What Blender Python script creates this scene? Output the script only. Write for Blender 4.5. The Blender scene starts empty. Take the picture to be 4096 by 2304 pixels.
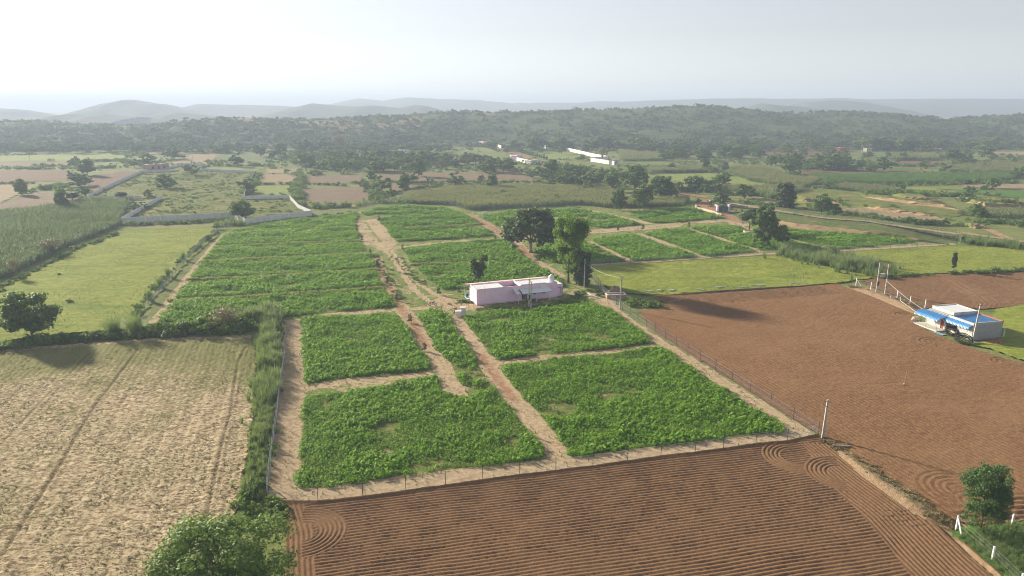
import bpy, bmesh, math, random
import numpy as np
from mathutils import Vector, Matrix, Quaternion

R = math.radians
scene = bpy.context.scene
COL = scene.collection

# ------------------------------------------------------------------ camera, sky, sun, exposure
CAM_H, PITCH, FPX = 42.0, R(14.4), 2819.0          # drone height, tilt below level, focal length in photo pixels
cd = bpy.data.cameras.new('camera')
cam = bpy.data.objects.new('camera', cd)
COL.objects.link(cam)
cam.location = (0, 0, CAM_H)
cam.rotation_euler = (R(90) - PITCH, 0, 0)
cd.sensor_width = 36.0
cd.lens = 36.0 * FPX / 4096.0
cd.clip_start = 0.5
cd.clip_end = 60000
scene.camera = cam

SUN_EL = R(19.0)
SUN_AZ = math.atan2(-0.77, 0.64)                    # measured from +Y, negative = to the left
sun_dir = Vector((math.sin(SUN_AZ) * math.cos(SUN_EL), math.cos(SUN_AZ) * math.cos(SUN_EL), math.sin(SUN_EL)))
world = bpy.data.worlds.new('World')
scene.world = world
world.use_nodes = True
wn = world.node_tree
bg = wn.nodes['Background']
sky = wn.nodes.new('ShaderNodeTexSky')
sky.sky_type = 'NISHITA'
sky.sun_disc = False
sky.sun_elevation = SUN_EL
sky.sun_rotation = SUN_AZ
sky.altitude = 300
sky.air_density = 1.0
sky.dust_density = 0.15
sky.ozone_density = 1.0
hs = wn.nodes.new('ShaderNodeHueSaturation')
hs.inputs['Saturation'].default_value = 0.28
hs.inputs['Hue'].default_value = 0.53
wn.links.new(sky.outputs[0], hs.inputs['Color'])
wn.links.new(hs.outputs[0], bg.inputs[0])
bg.inputs[1].default_value = 0.05

sl = bpy.data.lights.new('sun', 'SUN')
sl.energy = 4.6
sl.angle = R(3.0)
sl.color = (1.0, 0.89, 0.72)
so = bpy.data.objects.new('sun', sl)
COL.objects.link(so)
so.rotation_euler = (-sun_dir).to_track_quat('-Z', 'Y').to_euler()
so.location = (-60, 60, 80)

scene.view_settings.view_transform = 'Standard'
scene.view_settings.look = 'None'
scene.view_settings.gamma = 1.0
scene.view_settings.use_curve_mapping = False
scene.view_settings.exposure = 1.46
cy = scene.cycles
cy.use_denoising = True
cy.denoiser = 'OPENIMAGEDENOISE'
cy.denoising_input_passes = 'RGB_ALBEDO_NORMAL'
cy.denoising_prefilter = 'ACCURATE'
cy.max_bounces = 8
cy.diffuse_bounces = 5
cy.glossy_bounces = 2
cy.transmission_bounces = 6
cy.transparent_max_bounces = 6
cy.volume_bounces = 0
cy.sample_clamp_indirect = 4.0
cy.use_adaptive_sampling = False
cy.filter_width = 1.0

# ------------------------------------------------------------------ survey helpers
CP, SP = math.cos(PITCH), math.sin(PITCH)


def g(px, py, z=0.0):
    """photo point -> place on level ground at height z (metres east, metres north of the drone)"""
    u, v = (px - 2048.0) / FPX, (1152.0 - py) / FPX
    t = (z - CAM_H) / (-SP + v * CP)
    return (u * t, (CP + v * SP) * t)


def G(pts, z=0.0):
    return np.array([g(a, b, z) for a, b in pts])


def zt(py, y):
    """height of something standing y metres north whose top shows at photo row py"""
    v = (1152.0 - py) / FPX
    return CAM_H + y * (-SP + v * CP) / (CP + v * SP)


def wm(wpx, y, h=0.0):
    return wpx * (y * CP + (CAM_H - h) * SP) / FPX


def conv(pts, ox, oy, s):
    return [(ox + a / s, oy + b / s) for a, b in pts]


def Z1(*p): return conv(p, 0, 350, 1.84)
def Z2(*p): return conv(p, 1300, 350, 1.84)
def Z3(*p): return conv(p, 2600, 350, 1.722)
def Z4(*p): return conv(p, 0, 800, 1.84)
def Z5(*p): return conv(p, 1300, 800, 1.84)
def Z6(*p): return conv(p, 2600, 800, 1.722)
def B1(*p): return conv(p, 0, 1300, 1.4436)
def B2(*p): return conv(p, 1000, 1400, 1.603)
def B3(*p): return conv(p, 2000, 1400, 1.603)
def B4(*p): return conv(p, 2900, 1400, 1.603)


def inside(poly, X, Y):
    poly = np.asarray(poly)
    r = np.zeros(X.shape, bool)
    n = len(poly)
    for i in range(n):
        x1, y1 = poly[i]
        x2, y2 = poly[(i + 1) % n]
        if y1 == y2:
            continue
        c = ((y1 > Y) != (y2 > Y)) & (X < (x2 - x1) * (Y - y1) / (y2 - y1) + x1)
        r ^= c
    return r


def dline(pts, X, Y):
    pts = np.asarray(pts, float)
    d = np.full(X.shape, 1e9)
    for (x1, y1), (x2, y2) in zip(pts[:-1], pts[1:]):
        dx, dy = x2 - x1, y2 - y1
        L = dx * dx + dy * dy + 1e-12
        t = np.clip(((X - x1) * dx + (Y - y1) * dy) / L, 0, 1)
        d = np.minimum(d, np.hypot(X - x1 - t * dx, Y - y1 - t * dy))
    return d


def vn(x, y, s=0):
    x = np.asarray(x, float)
    y = np.asarray(y, float)
    ix = np.floor(x).astype(np.int64)
    iy = np.floor(y).astype(np.int64)
    fx, fy = x - ix, y - iy
    fx = fx * fx * (3 - 2 * fx)
    fy = fy * fy * (3 - 2 * fy)

    def h(a, b):
        n = (a * 374761393 + b * 668265263 + s * 974634777) & 0x7fffffff
        n = ((n ^ (n >> 13)) * 1274126177) & 0x7fffffff
        return ((n ^ (n >> 16)) & 0xffff) / 65535.0
    return (h(ix, iy) * (1 - fx) + h(ix + 1, iy) * fx) * (1 - fy) + (h(ix, iy + 1) * (1 - fx) + h(ix + 1, iy + 1) * fx) * fy


def fbm(x, y, s=0, o=3):
    r, a, f = 0, 0.5, 1.0
    for i in range(o):
        r = r + a * vn(x * f, y * f, s + i * 17)
        a *= .5
        f *= 2.03
    return r / (1 - .5 ** o)


def sstep(a, b, t):
    t = np.clip((t - a) / (b - a), 0, 1)
    return t * t * (3 - 2 * t)


def ordinal(n):
    return '%d%s' % (n, 'th' if 10 <= n % 100 <= 20 else {1: 'st', 2: 'nd', 3: 'rd'}.get(n % 10, 'th'))


# ------------------------------------------------------------------ object helpers
def tag(o, label=None, cat=None, group=None, kind=None):
    if label:
        o['label'] = label
    if cat:
        o['category'] = cat
    if group:
        o['group'] = group
    if kind:
        o['kind'] = kind
    return o


def empty(name, loc, rz=0.0, **k):
    o = bpy.data.objects.new(name, None)
    o.empty_display_size = 0.3
    COL.objects.link(o)
    o.location = loc
    o.rotation_euler = (0, 0, rz)
    return tag(o, **k)


def link(name, me, parent=None, loc=None, rot=None, sc=None, **k):
    o = bpy.data.objects.new(name, me)
    COL.objects.link(o)
    if parent:
        o.parent = parent
    if loc is not None:
        o.location = loc
    if rot is not None:
        o.rotation_euler = rot
    if sc is not None:
        o.scale = sc
    return tag(o, **k)


def mesh_np(name, V, F, mat, smooth=False, attrs=None):
    """F: (n,4) or (n,3) int array, or a list of faces"""
    me = bpy.data.meshes.new(name)
    V = np.asarray(V, np.float32)
    if isinstance(F, np.ndarray):
        n, k = F.shape
        me.vertices.add(len(V))
        me.vertices.foreach_set('co', V.ravel())
        me.loops.add(n * k)
        me.loops.foreach_set('vertex_index', F.astype(np.int32).ravel())
        me.polygons.add(n)
        me.polygons.foreach_set('loop_start', np.arange(0, n * k, k, dtype=np.int32))
        me.polygons.foreach_set('loop_total', np.full(n, k, np.int32))
        me.update(calc_edges=True)
    else:
        me.from_pydata([tuple(map(float, v)) for v in V], [], F)
    if smooth:
        me.polygons.foreach_set('use_smooth', np.ones(len(me.polygons), bool))
    for a, d in (attrs or {}).items():
        at = me.attributes.new(a, 'FLOAT', 'POINT')
        at.data.foreach_set('value', np.asarray(d, np.float32))
    if mat:
        me.materials.append(mat)
    me.validate()
    return me


class MB:
    """collects boxes, tubes and strips into one mesh"""

    def __init__(s):
        s.v, s.f = [], []

    def add(s, vs, fs):
        n = len(s.v)
        s.v += [tuple(v) for v in vs]
        s.f += [[i + n for i in f] for f in fs]
        return s

    def box(s, x0, x1, y0, y1, z0, z1):
        s.add([(x0, y0, z0), (x1, y0, z0), (x1, y1, z0), (x0, y1, z0), (x0, y0, z1), (x1, y0, z1), (x1, y1, z1), (x0, y1, z1)],
              [(0, 3, 2, 1), (4, 5, 6, 7), (0, 1, 5, 4), (1, 2, 6, 5), (2, 3, 7, 6), (3, 0, 4, 7)])
        return s

    def tube(s, pts, rad, n=6, cap=True):
        pts = [Vector(p) for p in pts]
        if not isinstance(rad, (list, tuple)):
            rad = [rad] * len(pts)
        vs, fs = [], []
        for i, p in enumerate(pts):
            d = (pts[min(i + 1, len(pts) - 1)] - pts[max(i - 1, 0)]).normalized()
            a = d.orthogonal().normalized() if abs(d.z) < .99 else Vector((1, 0, 0))
            a = (Vector((1, 0, 0)) - d * d.x).normalized() if abs(d.x) < .9 else (Vector((0, 1, 0)) - d * d.y).normalized()
            b = d.cross(a)
            for k in range(n):
                t = 2 * math.pi * k / n
                vs.append(p + (a * math.cos(t) + b * math.sin(t)) * rad[i])
        for i in range(len(pts) - 1):
            for k in range(n):
                k2 = (k + 1) % n
                fs.append((i * n + k, i * n + k2, (i + 1) * n + k2, (i + 1) * n + k))
        if cap:
            fs.append(tuple(range(n))[::-1])
            fs.append(tuple(range((len(pts) - 1) * n, len(pts) * n)))
        return s.add(vs, fs)

    def lathe(s, prof, n=16, c=(0, 0, 0)):
        vs = [(c[0] + r * math.cos(2 * math.pi * k / n), c[1] + r * math.sin(2 * math.pi * k / n), c[2] + z) for r, z in prof for k in range(n)]
        fs = [(i * n + k, i * n + (k + 1) % n, (i + 1) * n + (k + 1) % n, (i + 1) * n + k) for i in range(len(prof) - 1) for k in range(n)]
        fs.append(tuple(range(n))[::-1])
        fs.append(tuple(range((len(prof) - 1) * n, len(prof) * n)))
        return s.add(vs, fs)

    def me(s, name, mat, smooth=False):
        return mesh_np(name, s.v, s.f, mat, smooth)

    def build(s, name, mat, parent=None, smooth=False, **k):
        return link(name, s.me(name, mat, smooth), parent, **k)


# ------------------------------------------------------------------ materials
def srgb(r, gg, b):
    return tuple(((c / 255) / 12.92 if c / 255 <= .04045 else ((c / 255 + .055) / 1.055) ** 2.4) for c in (r, gg, b)) + (1,)


def col(c):
    return tuple(c) + (1,) if len(c) == 3 else tuple(c)


def nodes(name):
    m = bpy.data.materials.new(name)
    m.use_nodes = True
    nt = m.node_tree
    for n in list(nt.nodes):
        nt.nodes.remove(n)
    out = nt.nodes.new('ShaderNodeOutputMaterial')
    return m, nt, out


def noise(nt, vec, scale, detail=5, rough=.6, stretch=None):
    if stretch:
        mp = nt.nodes.new('ShaderNodeMapping')
        mp.inputs['Scale'].default_value = stretch[:3]
        if len(stretch) > 3:
            mp.inputs['Rotation'].default_value = (0, 0, stretch[3])
        nt.links.new(vec, mp.inputs['Vector'])
        vec = mp.outputs[0]
    t = nt.nodes.new('ShaderNodeTexNoise')
    t.inputs['Scale'].default_value = scale
    t.inputs['Detail'].default_value = detail
    t.inputs['Roughness'].default_value = rough
    nt.links.new(vec, t.inputs['Vector'])
    return t.outputs['Fac']


def ramp(nt, fac, a, b):
    r = nt.nodes.new('ShaderNodeMapRange')
    r.interpolation_type = 'SMOOTHSTEP'
    r.inputs['From Min'].default_value = a
    r.inputs['From Max'].default_value = b
    nt.links.new(fac, r.inputs['Value'])
    return r.outputs[0]


def mix(nt, fac, a, b):
    m = nt.nodes.new('ShaderNodeMix')
    m.data_type = 'RGBA'
    for sock, v in ((m.inputs[0], fac), (m.inputs[6], a), (m.inputs[7], b)):
        if isinstance(v, (int, float)):
            sock.default_value = v
        elif isinstance(v, tuple):
            sock.default_value = col(v)
        else:
            nt.links.new(v, sock)
    return m.outputs[2]


def math_n(nt, op, a, b=0.0, clamp=False):
    m = nt.nodes.new('ShaderNodeMath')
    m.operation = op
    m.use_clamp = clamp
    for s, v in ((m.inputs[0], a), (m.inputs[1], b)):
        if isinstance(v, (int, float)):
            s.default_value = v
        else:
            nt.links.new(v, s)
    return m.outputs[0]


def pos(nt):
    return nt.nodes.new('ShaderNodeNewGeometry').outputs['Position']


def attr(nt, name):
    a = nt.nodes.new('ShaderNodeAttribute')
    a.attribute_name = name
    return a.outputs['Fac']


def finish(nt, out, color, rough=.9, bump=None, bstr=.5, bdist=.1, spec=.15, metal=0.0, transl=0.0):
    p = nt.nodes.new('ShaderNodeBsdfPrincipled')
    p.inputs['Roughness'].default_value = rough
    p.inputs['Specular IOR Level'].default_value = spec
    p.inputs['Metallic'].default_value = metal
    if isinstance(color, tuple):
        p.inputs['Base Color'].default_value = col(color)
    else:
        nt.links.new(color, p.inputs['Base Color'])
    if bump is not None:
        b = nt.nodes.new('ShaderNodeBump')
        b.inputs['Strength'].default_value = bstr
        b.inputs['Distance'].default_value = bdist
        nt.links.new(bump, b.inputs['Height'])
        nt.links.new(b.outputs[0], p.inputs['Normal'])
    sh = p.outputs[0]
    if transl:
        t = nt.nodes.new('ShaderNodeBsdfTranslucent')
        if isinstance(color, tuple):
            t.inputs[0].default_value = col(color)
        else:
            mm = mix(nt, .4, color, (.22, .32, .04))
            nt.links.new(mm, t.inputs[0])
        ms = nt.nodes.new('ShaderNodeMixShader')
        ms.inputs[0].default_value = transl
        nt.links.new(sh, ms.inputs[1])
        nt.links.new(t.outputs[0], ms.inputs[2])
        sh = ms.outputs[0]
    nt.links.new(sh, out.inputs['Surface'])


def plain(name, a, b=None, scale=3.0, rough=.8, bump=.0, metal=0.0, spec=.2, stain=None, sscale=.6, detail=6):
    """one colour broken up by a noise, an optional second large stain, optional fine relief"""
    m, nt, out = nodes(name)
    p = pos(nt)
    f = ramp(nt, noise(nt, p, scale, detail), .3, .7)
    c = mix(nt, f, a, b or tuple(x * .82 for x in a[:3]))
    if stain:
        c = mix(nt, ramp(nt, noise(nt, p, sscale, 6, .7), .52, .72), c, stain)
    finish(nt, out, c, rough, noise(nt, p, scale * 4, 4) if bump else None, bump, .03, spec, metal)
    return m


def leafmat(name, dark, light, transl=.3, rand=.5, scale=1.2, rough=.6, tip=None, patch=None):
    m, nt, out = nodes(name)
    p = pos(nt)
    oi = nt.nodes.new('ShaderNodeObjectInfo').outputs['Random']
    n = noise(nt, p, scale, 3)
    f = math_n(nt, 'ADD', math_n(nt, 'MULTIPLY', n, 1 - rand), math_n(nt, 'MULTIPLY', oi, rand))
    c = mix(nt, ramp(nt, f, .2, .8), dark, light)
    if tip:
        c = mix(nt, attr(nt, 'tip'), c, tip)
    if patch:
        c = mix(nt, math_n(nt, 'MULTIPLY', ramp(nt, noise(nt, p, .16, 4, .65), .45, .72), .7), c, patch)
    finish(nt, out, c, rough, spec=.25, transl=transl)
    return m


MAT = {}


def ground_mat(name, cols, scales, bump=.4, bscale=6.0, bdist=.08, stretch=None, thr=((.35, .65), (.5, .68))):
    """cols: base pair, then patches; scales: pair scale, patch scales"""
    m, nt, out = nodes(name)
    p = pos(nt)
    c = mix(nt, ramp(nt, noise(nt, p, scales[0], 6, .65, stretch), *thr[0]), cols[0], cols[1])
    for i, k in enumerate(cols[2:]):
        c = mix(nt, ramp(nt, noise(nt, p, scales[1 + i], 6, .65, stretch), *(thr[1 + i] if len(thr) > 1 + i else thr[-1])), c, k)
    b = noise(nt, p, bscale, 5, .7, stretch)
    finish(nt, out, c, .95, b, bump, bdist, spec=.05)
    return m


# soils and grasses: real base colours
SOIL_D, SOIL_L = (.145, .083, .045), (.235, .140, .076)
SAND_D, SAND_L = (.27, .185, .11), (.42, .30, .185)
GRASS_D, GRASS_L = (.06, .10, .022), (.13, .17, .04)


def soil_mat(name, d, l, clod=3.0, patch=(.24, .13, .07), bump=.9, bd=.12, rows=None):
    m, nt, out = nodes(name)
    p = pos(nt)
    c = mix(nt, ramp(nt, noise(nt, p, clod, 8, .75), .3, .72), d, l)
    c = mix(nt, math_n(nt, 'MULTIPLY', ramp(nt, noise(nt, p, .06, 5, .6), .42, .7), .55), c, patch)
    c = mix(nt, math_n(nt, 'MULTIPLY', ramp(nt, noise(nt, p, 7.0, 4, .8), .62, .72), .5), c, tuple(min(.9, x * 1.7) for x in l))
    hgt = noise(nt, p, clod * 1.4, 7, .8)
    if rows:
        wv = nt.nodes.new('ShaderNodeTexWave')
        mp = nt.nodes.new('ShaderNodeMapping')
        mp.inputs['Rotation'].default_value = (0, 0, rows[1])
        nt.links.new(p, mp.inputs['Vector'])
        nt.links.new(mp.outputs[0], wv.inputs['Vector'])
        wv.inputs['Scale'].default_value = rows[0]
        wv.inputs['Distortion'].default_value = 1.5
        wv.inputs['Detail'].default_value = 2
        c = mix(nt, math_n(nt, 'MULTIPLY', wv.outputs['Fac'], .35), c, tuple(x * .72 for x in d))
    finish(nt, out, c, .95, hgt, bump, bd, spec=.04)
    return m


MAT['soil'] = soil_mat('ploughed_soil', SOIL_D, SOIL_L, 3.5, (.22, .125, .064), .5, .08)
MAT['soil_red'] = soil_mat('red_soil', (.135, .072, .035), (.31, .178, .090), 3.6, (.27, .16, .085), 1.0, .14)
MAT['soil_far'] = soil_mat('dry_soil', (.175, .13, .085), (.25, .19, .125), .5, (.24, .195, .12), .5, .2, (.16, .35))
MAT['soil_farred'] = soil_mat('distant_red_soil', (.155, .098, .062), (.215, .14, .088), .5, (.22, .155, .10), .5, .2, (.16, 1.2))
MAT['tan'] = soil_mat('tan_fallow', (.27, .205, .125), (.36, .285, .175), .4, (.25, .22, .11), .4, .2, (.13, .3))
MAT['bank'] = soil_mat('bank_earth', (.25, .165, .095), (.42, .30, .185), 1.4, (.36, .26, .16), 1.0, .3)
MAT['pasture'] = ground_mat('pasture_grass', [(.18, .225, .036), (.29, .325, .066), (.135, .205, .03), (.32, .32, .085), (.235, .235, .07)], [1.1, .08, .15, .4], .9, 2.6, .25, (.6, 1.5, 1), ((.3, .7), (.48, .72), (.52, .72), (.62, .74)))
MAT['rough'] = ground_mat('rough_grass', [(.10, .14, .03), (.20, .205, .06), (.29, .235, .11), (.07, .12, .028)], [.35, .07, .22], .9, 1.2, .4, None, ((.3, .7), (.5, .72), (.55, .72)))
MAT['dryverge'] = ground_mat('dry_verge', [(.26, .18, .10), (.38, .29, .17), (.17, .15, .06)], [1.2, .5], 1.0, 3.0, .2)
MAT['slope'] = ground_mat('weedy_slope', [(.075, .12, .03), (.14, .175, .05), (.22, .17, .085)], [.6, .2], .9, 1.5, .3)
MAT['valley'] = ground_mat('valley_ground', [(.135, .18, .05), (.215, .235, .08), (.28, .235, .12), (.09, .155, .036)], [.12, .02, .045], .7, .8, .4, (1, 2.2, 1), ((.3, .7), (.52, .7), (.5, .7)))
MAT['green'] = ground_mat('green_crop_ground', [(.065, .15, .028), (.10, .20, .04), (.14, .2, .05)], [.5, .05], .8, 1.4, .25)
MAT['ygreen'] = ground_mat('yellow_green_crop', [(.17, .22, .05), (.25, .28, .08), (.12, .18, .04)], [.3, .05], .7, 1.2, .25)
MAT['greygreen'] = ground_mat('grey_green_crop', [(.10, .145, .055), (.15, .185, .075), (.2, .19, .09)], [.4, .05], .8, 1.0, .3)
MAT['road'] = ground_mat('dirt_road', [SAND_D, SAND_L, (.36, .23, .14)], [.7, .15], .5, 3.0, .08)
MAT['redroad'] = ground_mat('red_dirt_road', [(.30, .15, .09), (.38, .21, .13)], [.7], .4, 3.0, .08)
MAT['ridge'] = None
MAT['hill'] = ground_mat('distant_hill', [(.05, .075, .035), (.085, .105, .05), (.13, .12, .08)], [.012, .006], .8, .02, 6.0)

# ------------------------------------------------------------------ sheets (fields)


def sheet(name, poly, z0, cell, mat, h=None, attrs=None, ang=0.0, ragged=0.0, smooth=True, **k):
    poly = np.asarray(poly)
    c, s = math.cos(ang), math.sin(ang)
    P = poly @ np.array([[c, -s], [s, c]])
    x0, y0 = P.min(0) - cell
    x1, y1 = P.max(0) + cell
    nx, ny = int((x1 - x0) / cell) + 2, int((y1 - y0) / cell) + 2
    U, V = np.meshgrid(x0 + np.arange(nx) * cell, y0 + np.arange(ny) * cell)
    X, Y = U * c - V * s, U * s + V * c
    cx, cyy = (X[:-1, :-1] + X[1:, 1:]) / 2, (Y[:-1, :-1] + Y[1:, 1:]) / 2
    if ragged:
        cx = cx + ragged * 2 * (fbm(cx / (ragged * 3), cyy / (ragged * 3), 5) - .5)
        cyy = cyy + ragged * 2 * (fbm(cx / (ragged * 3) + 50, cyy / (ragged * 3), 9) - .5)
    ins = inside(poly, cx, cyy)
    idx = np.arange(nx * ny).reshape(ny, nx)
    F = np.stack([idx[:-1, :-1][ins], idx[:-1, 1:][ins], idx[1:, 1:][ins], idx[1:, :-1][ins]], 1)
    used, F = np.unique(F, return_inverse=True)
    F = F.reshape(-1, 4)
    X, Y = X.ravel()[used], Y.ravel()[used]
    Z = np.full(X.shape, z0)
    if h is not None:
        Z = Z + h(X, Y)
    at = {a: f(X, Y) for a, f in (attrs or {}).items()}
    me = mesh_np(name, np.stack([X, Y, Z], 1), F, mat, smooth, at)
    return link(name, me, kind='structure', **k)


# ------------------------------------------------------------------ scatter of uncountable plants
PROTO_COLS = {}


def proto_col(key, meshes):
    c = bpy.data.collections.new(key)
    for i, me in enumerate(meshes):
        c.objects.link(bpy.data.objects.new('%s_%02d' % (key, i), me))
    PROTO_COLS[key] = (c, len(meshes), scatter_tree(key, c))


def scatter_tree(key, c):
    t = bpy.data.node_groups.new('scatter_' + key, 'GeometryNodeTree')
    t.interface.new_socket('Geometry', in_out='INPUT', socket_type='NodeSocketGeometry')
    t.interface.new_socket('Geometry', in_out='OUTPUT', socket_type='NodeSocketGeometry')
    N, L = t.nodes, t.links
    gi, go = N.new('NodeGroupInput'), N.new('NodeGroupOutput')
    ci = N.new('GeometryNodeCollectionInfo')
    ci.inputs['Collection'].default_value = c
    ci.inputs['Separate Children'].default_value = True
    ci.inputs['Reset Children'].default_value = True
    ip = N.new('GeometryNodeInstanceOnPoints')
    ip.inputs['Pick Instance'].default_value = True

    def na(n, ty):
        a = N.new('GeometryNodeInputNamedAttribute')
        a.data_type = ty
        a.inputs[0].default_value = n
        return a.outputs[0]
    L.new(gi.outputs[0], ip.inputs['Points'])
    L.new(ci.outputs[0], ip.inputs['Instance'])
    L.new(na('pick', 'INT'), ip.inputs['Instance Index'])
    er = N.new('FunctionNodeEulerToRotation')
    L.new(na('rot', 'FLOAT_VECTOR'), er.inputs[0])
    L.new(er.outputs[0], ip.inputs['Rotation'])
    L.new(na('size', 'FLOAT_VECTOR'), ip.inputs['Scale'])
    L.new(ip.outputs[0], go.inputs[0])
    return t


def scatter(name, key, P, size, seed=1, tilt=.12, **k):
    """P (n,3) places, size (n,) or (n,3)"""
    c, n, tree = PROTO_COLS[key]
    rg = np.random.default_rng(seed)
    P = np.asarray(P, np.float32)
    m = len(P)
    me = bpy.data.meshes.new(name)
    me.vertices.add(m)
    me.vertices.foreach_set('co', P.ravel())
    size = np.asarray(size, np.float32)
    if size.ndim == 1:
        size = np.repeat(size[:, None], 3, 1)
    rot = np.stack([rg.normal(0, tilt, m), rg.normal(0, tilt, m), rg.uniform(0, 6.283, m)], 1).astype(np.float32)
    a = me.attributes.new('pick', 'INT', 'POINT')
    a.data.foreach_set('value', rg.integers(0, n, m).astype(np.int32))
    a = me.attributes.new('rot', 'FLOAT_VECTOR', 'POINT')
    a.data.foreach_set('vector', rot.ravel())
    a = me.attributes.new('size', 'FLOAT_VECTOR', 'POINT')
    a.data.foreach_set('vector', size.ravel())
    o = link(name, me, kind='stuff', **k)
    md = o.modifiers.new('scatter', 'NODES')
    md.node_group = tree
    return o


def jitter_grid(poly, s, seed=0, ang=0.0, jit=.42, ragged=0.0, sx=1.0, jy=None):
    poly = np.asarray(poly)
    rg = np.random.default_rng(seed)
    c, sn = math.cos(ang), math.sin(ang)
    Q = poly @ np.array([[c, -sn], [sn, c]])
    x0, y0 = Q.min(0)
    x1, y1 = Q.max(0)
    U, V = np.meshgrid(np.arange(x0, x1, s * sx), np.arange(y0, y1, s))
    U = U + rg.uniform(-jit, jit, U.shape) * s * sx
    V = V + rg.uniform(-1, 1, V.shape) * s * (jit if jy is None else jy) + .5 * s * (fbm(U / 7., V / 7., 8, 2) - .5)
    X, Y = U * c - V * sn, U * sn + V * c
    tx, ty = X, Y
    if ragged:
        tx = X + ragged * 2 * (fbm(X / (ragged * 3), Y / (ragged * 3), 3) - .5)
        ty = Y + ragged * 2 * (fbm(X / (ragged * 3) + 31, Y / (ragged * 3), 4) - .5)
    k = inside(poly, tx, ty)
    return X[k], Y[k]


# leaf clusters -> one mesh; dirs outward
def leaves(C, D, S, rg, fold=.25, aspect=.6, attrs=None):
    """C centres (n,3), D facing (n,3), S sizes (n,) -> verts, quads (rhombic folded leaf sprays)"""
    n = len(C)
    D = D / (np.linalg.norm(D, axis=1, keepdims=True) + 1e-9)
    A = np.cross(D, rg.normal(size=(n, 3)))
    A /= np.linalg.norm(A, axis=1, keepdims=True) + 1e-9
    B = np.cross(D, A)
    s = S[:, None]
    w = aspect * s
    V = np.stack([C - A * s, C + B * w + D * fold * s, C + A * s, C - B * w + D * fold * s * rg.uniform(-.4, 1, (n, 1))], 1).reshape(-1, 3)
    F = np.arange(4 * n).reshape(n, 4)
    return V, F


def crown(name, lobes, n, size, mat, seed, clump=.33, up=.25, surf=.72, flat=False, nclump=None, droop=0.0):
    rg = np.random.default_rng(seed)
    lob = np.array(lobes, float)
    area = (lob[:, 3] * lob[:, 4] * lob[:, 5]) ** (2 / 3)
    pr = area / area.sum()
    nc = nclump or max(14, int(n / 45))
    li = rg.choice(len(lob), nc, p=pr)
    d = rg.normal(size=(nc, 3))
    d /= np.linalg.norm(d, axis=1, keepdims=True)
    d[:, 2] = np.where(d[:, 2] < -.75, -d[:, 2] * .6, d[:, 2])
    r = rg.uniform(surf, 1.0, nc) ** 1.0
    cc = lob[li, :3] + d * r[:, None] * lob[li, 3:6]
    cr = clump * lob[li, 3:6].mean(1) * rg.uniform(.65, 1.3, nc)
    ci = rg.choice(nc, n, p=cr ** 2 / (cr ** 2).sum())
    e = rg.normal(size=(n, 3))
    e /= np.linalg.norm(e, axis=1, keepdims=True)
    rr = rg.uniform(.45, 1.05, n)
    off = e * (rr * cr[ci])[:, None]
    off[:, 2] *= .5 if flat else .75
    off[:, 2] -= droop * rg.random(n) * cr[ci]
    C = cc[ci] + off
    D = e + rg.normal(size=(n, 3)) * .55 + np.array([0, 0, up])
    V, F = leaves(C, D, size * rg.uniform(.6, 1.35, n), rg)
    return mesh_np(name, V, F, mat)


def trunk_mesh(name, base_r, top, limbs, mat, seed, lean=(0, 0)):
    rg = random.Random(seed)
    b = MB()
    pts, rad = [], []
    for i in range(5):
        t = i / 4
        pts.append((lean[0] * t + rg.uniform(-.06, .06) * top * .3 * t, lean[1] * t + rg.uniform(-.06, .06) * top * .3 * t, top * t - .1))
        rad.append(base_r * (1.35 if i == 0 else 1 - .4 * t))
    b.tube(pts, rad, 7)
    e = Vector(pts[-1])
    for L in limbs:
        L = Vector(L)
        s = e * rg.uniform(.62, .97)
        m = s.lerp(L, .5) + Vector((rg.uniform(-.2, .2), rg.uniform(-.2, .2), rg.uniform(0, .3)))
        b.tube([s, m, L], [base_r * .5, base_r * .34, base_r * .14], 5)
        for _ in range(2):
            q = m.lerp(L, rg.random()) + Vector((rg.uniform(-1, 1), rg.uniform(-1, 1), rg.uniform(.1, .8))) * (L - s).length * .35
            b.tube([m, q], [base_r * .2, base_r * .07], 4)
    return b.me(name, mat, True)

# ================================================================== LARGE STRUCTURE
# ------------------------------------------------------------------ ground to the horizon
def make_ground():
    xs = np.unique(np.concatenate([np.linspace(-14000, -800, 24), np.linspace(-800, 1200, 101), np.linspace(1200, 14000, 24)]))
    ys = np.unique(np.concatenate([np.linspace(-1400, 40, 8), np.linspace(40, 760, 60), np.linspace(760, 14000, 30)]))
    X, Y = np.meshgrid(xs, ys)
    n, m = X.shape
    i = np.arange(n * m).reshape(n, m)
    F = np.stack([i[:-1, :-1], i[:-1, 1:], i[1:, 1:], i[1:, :-1]], -1).reshape(-1, 4)
    link('ground', mesh_np('ground', np.stack([X.ravel(), Y.ravel(), 0 * X.ravel()], 1), F, MAT['valley']), kind='structure',
         label='patchwork green and brown valley floor under all the fields', cat='ground')


make_ground()

# the near ridge: crest read along the skyline
CREST = [(-1500, 470), (0, 482), (130, 478), (200, 490), (330, 495), (480, 497), (700, 492), (790, 480), (850, 467), (1000, 464), (1060, 475), (1170, 470),
         (1300, 473), (1450, 462), (1560, 458), (1680, 452), (1760, 446), (1850, 440), (1960, 443), (2100, 440), (2200, 439), (2350, 434), (2500, 430), (2650, 425),
         (2720, 418), (2830, 418), (2930, 426), (3060, 446), (3180, 449), (3300, 441), (3440, 443), (3560, 452), (3700, 470), (3800, 481), (3870, 468), (4000, 458),
         (4096, 455), (5600, 450)]
CX, CY = np.array(CREST, float).T


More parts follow.
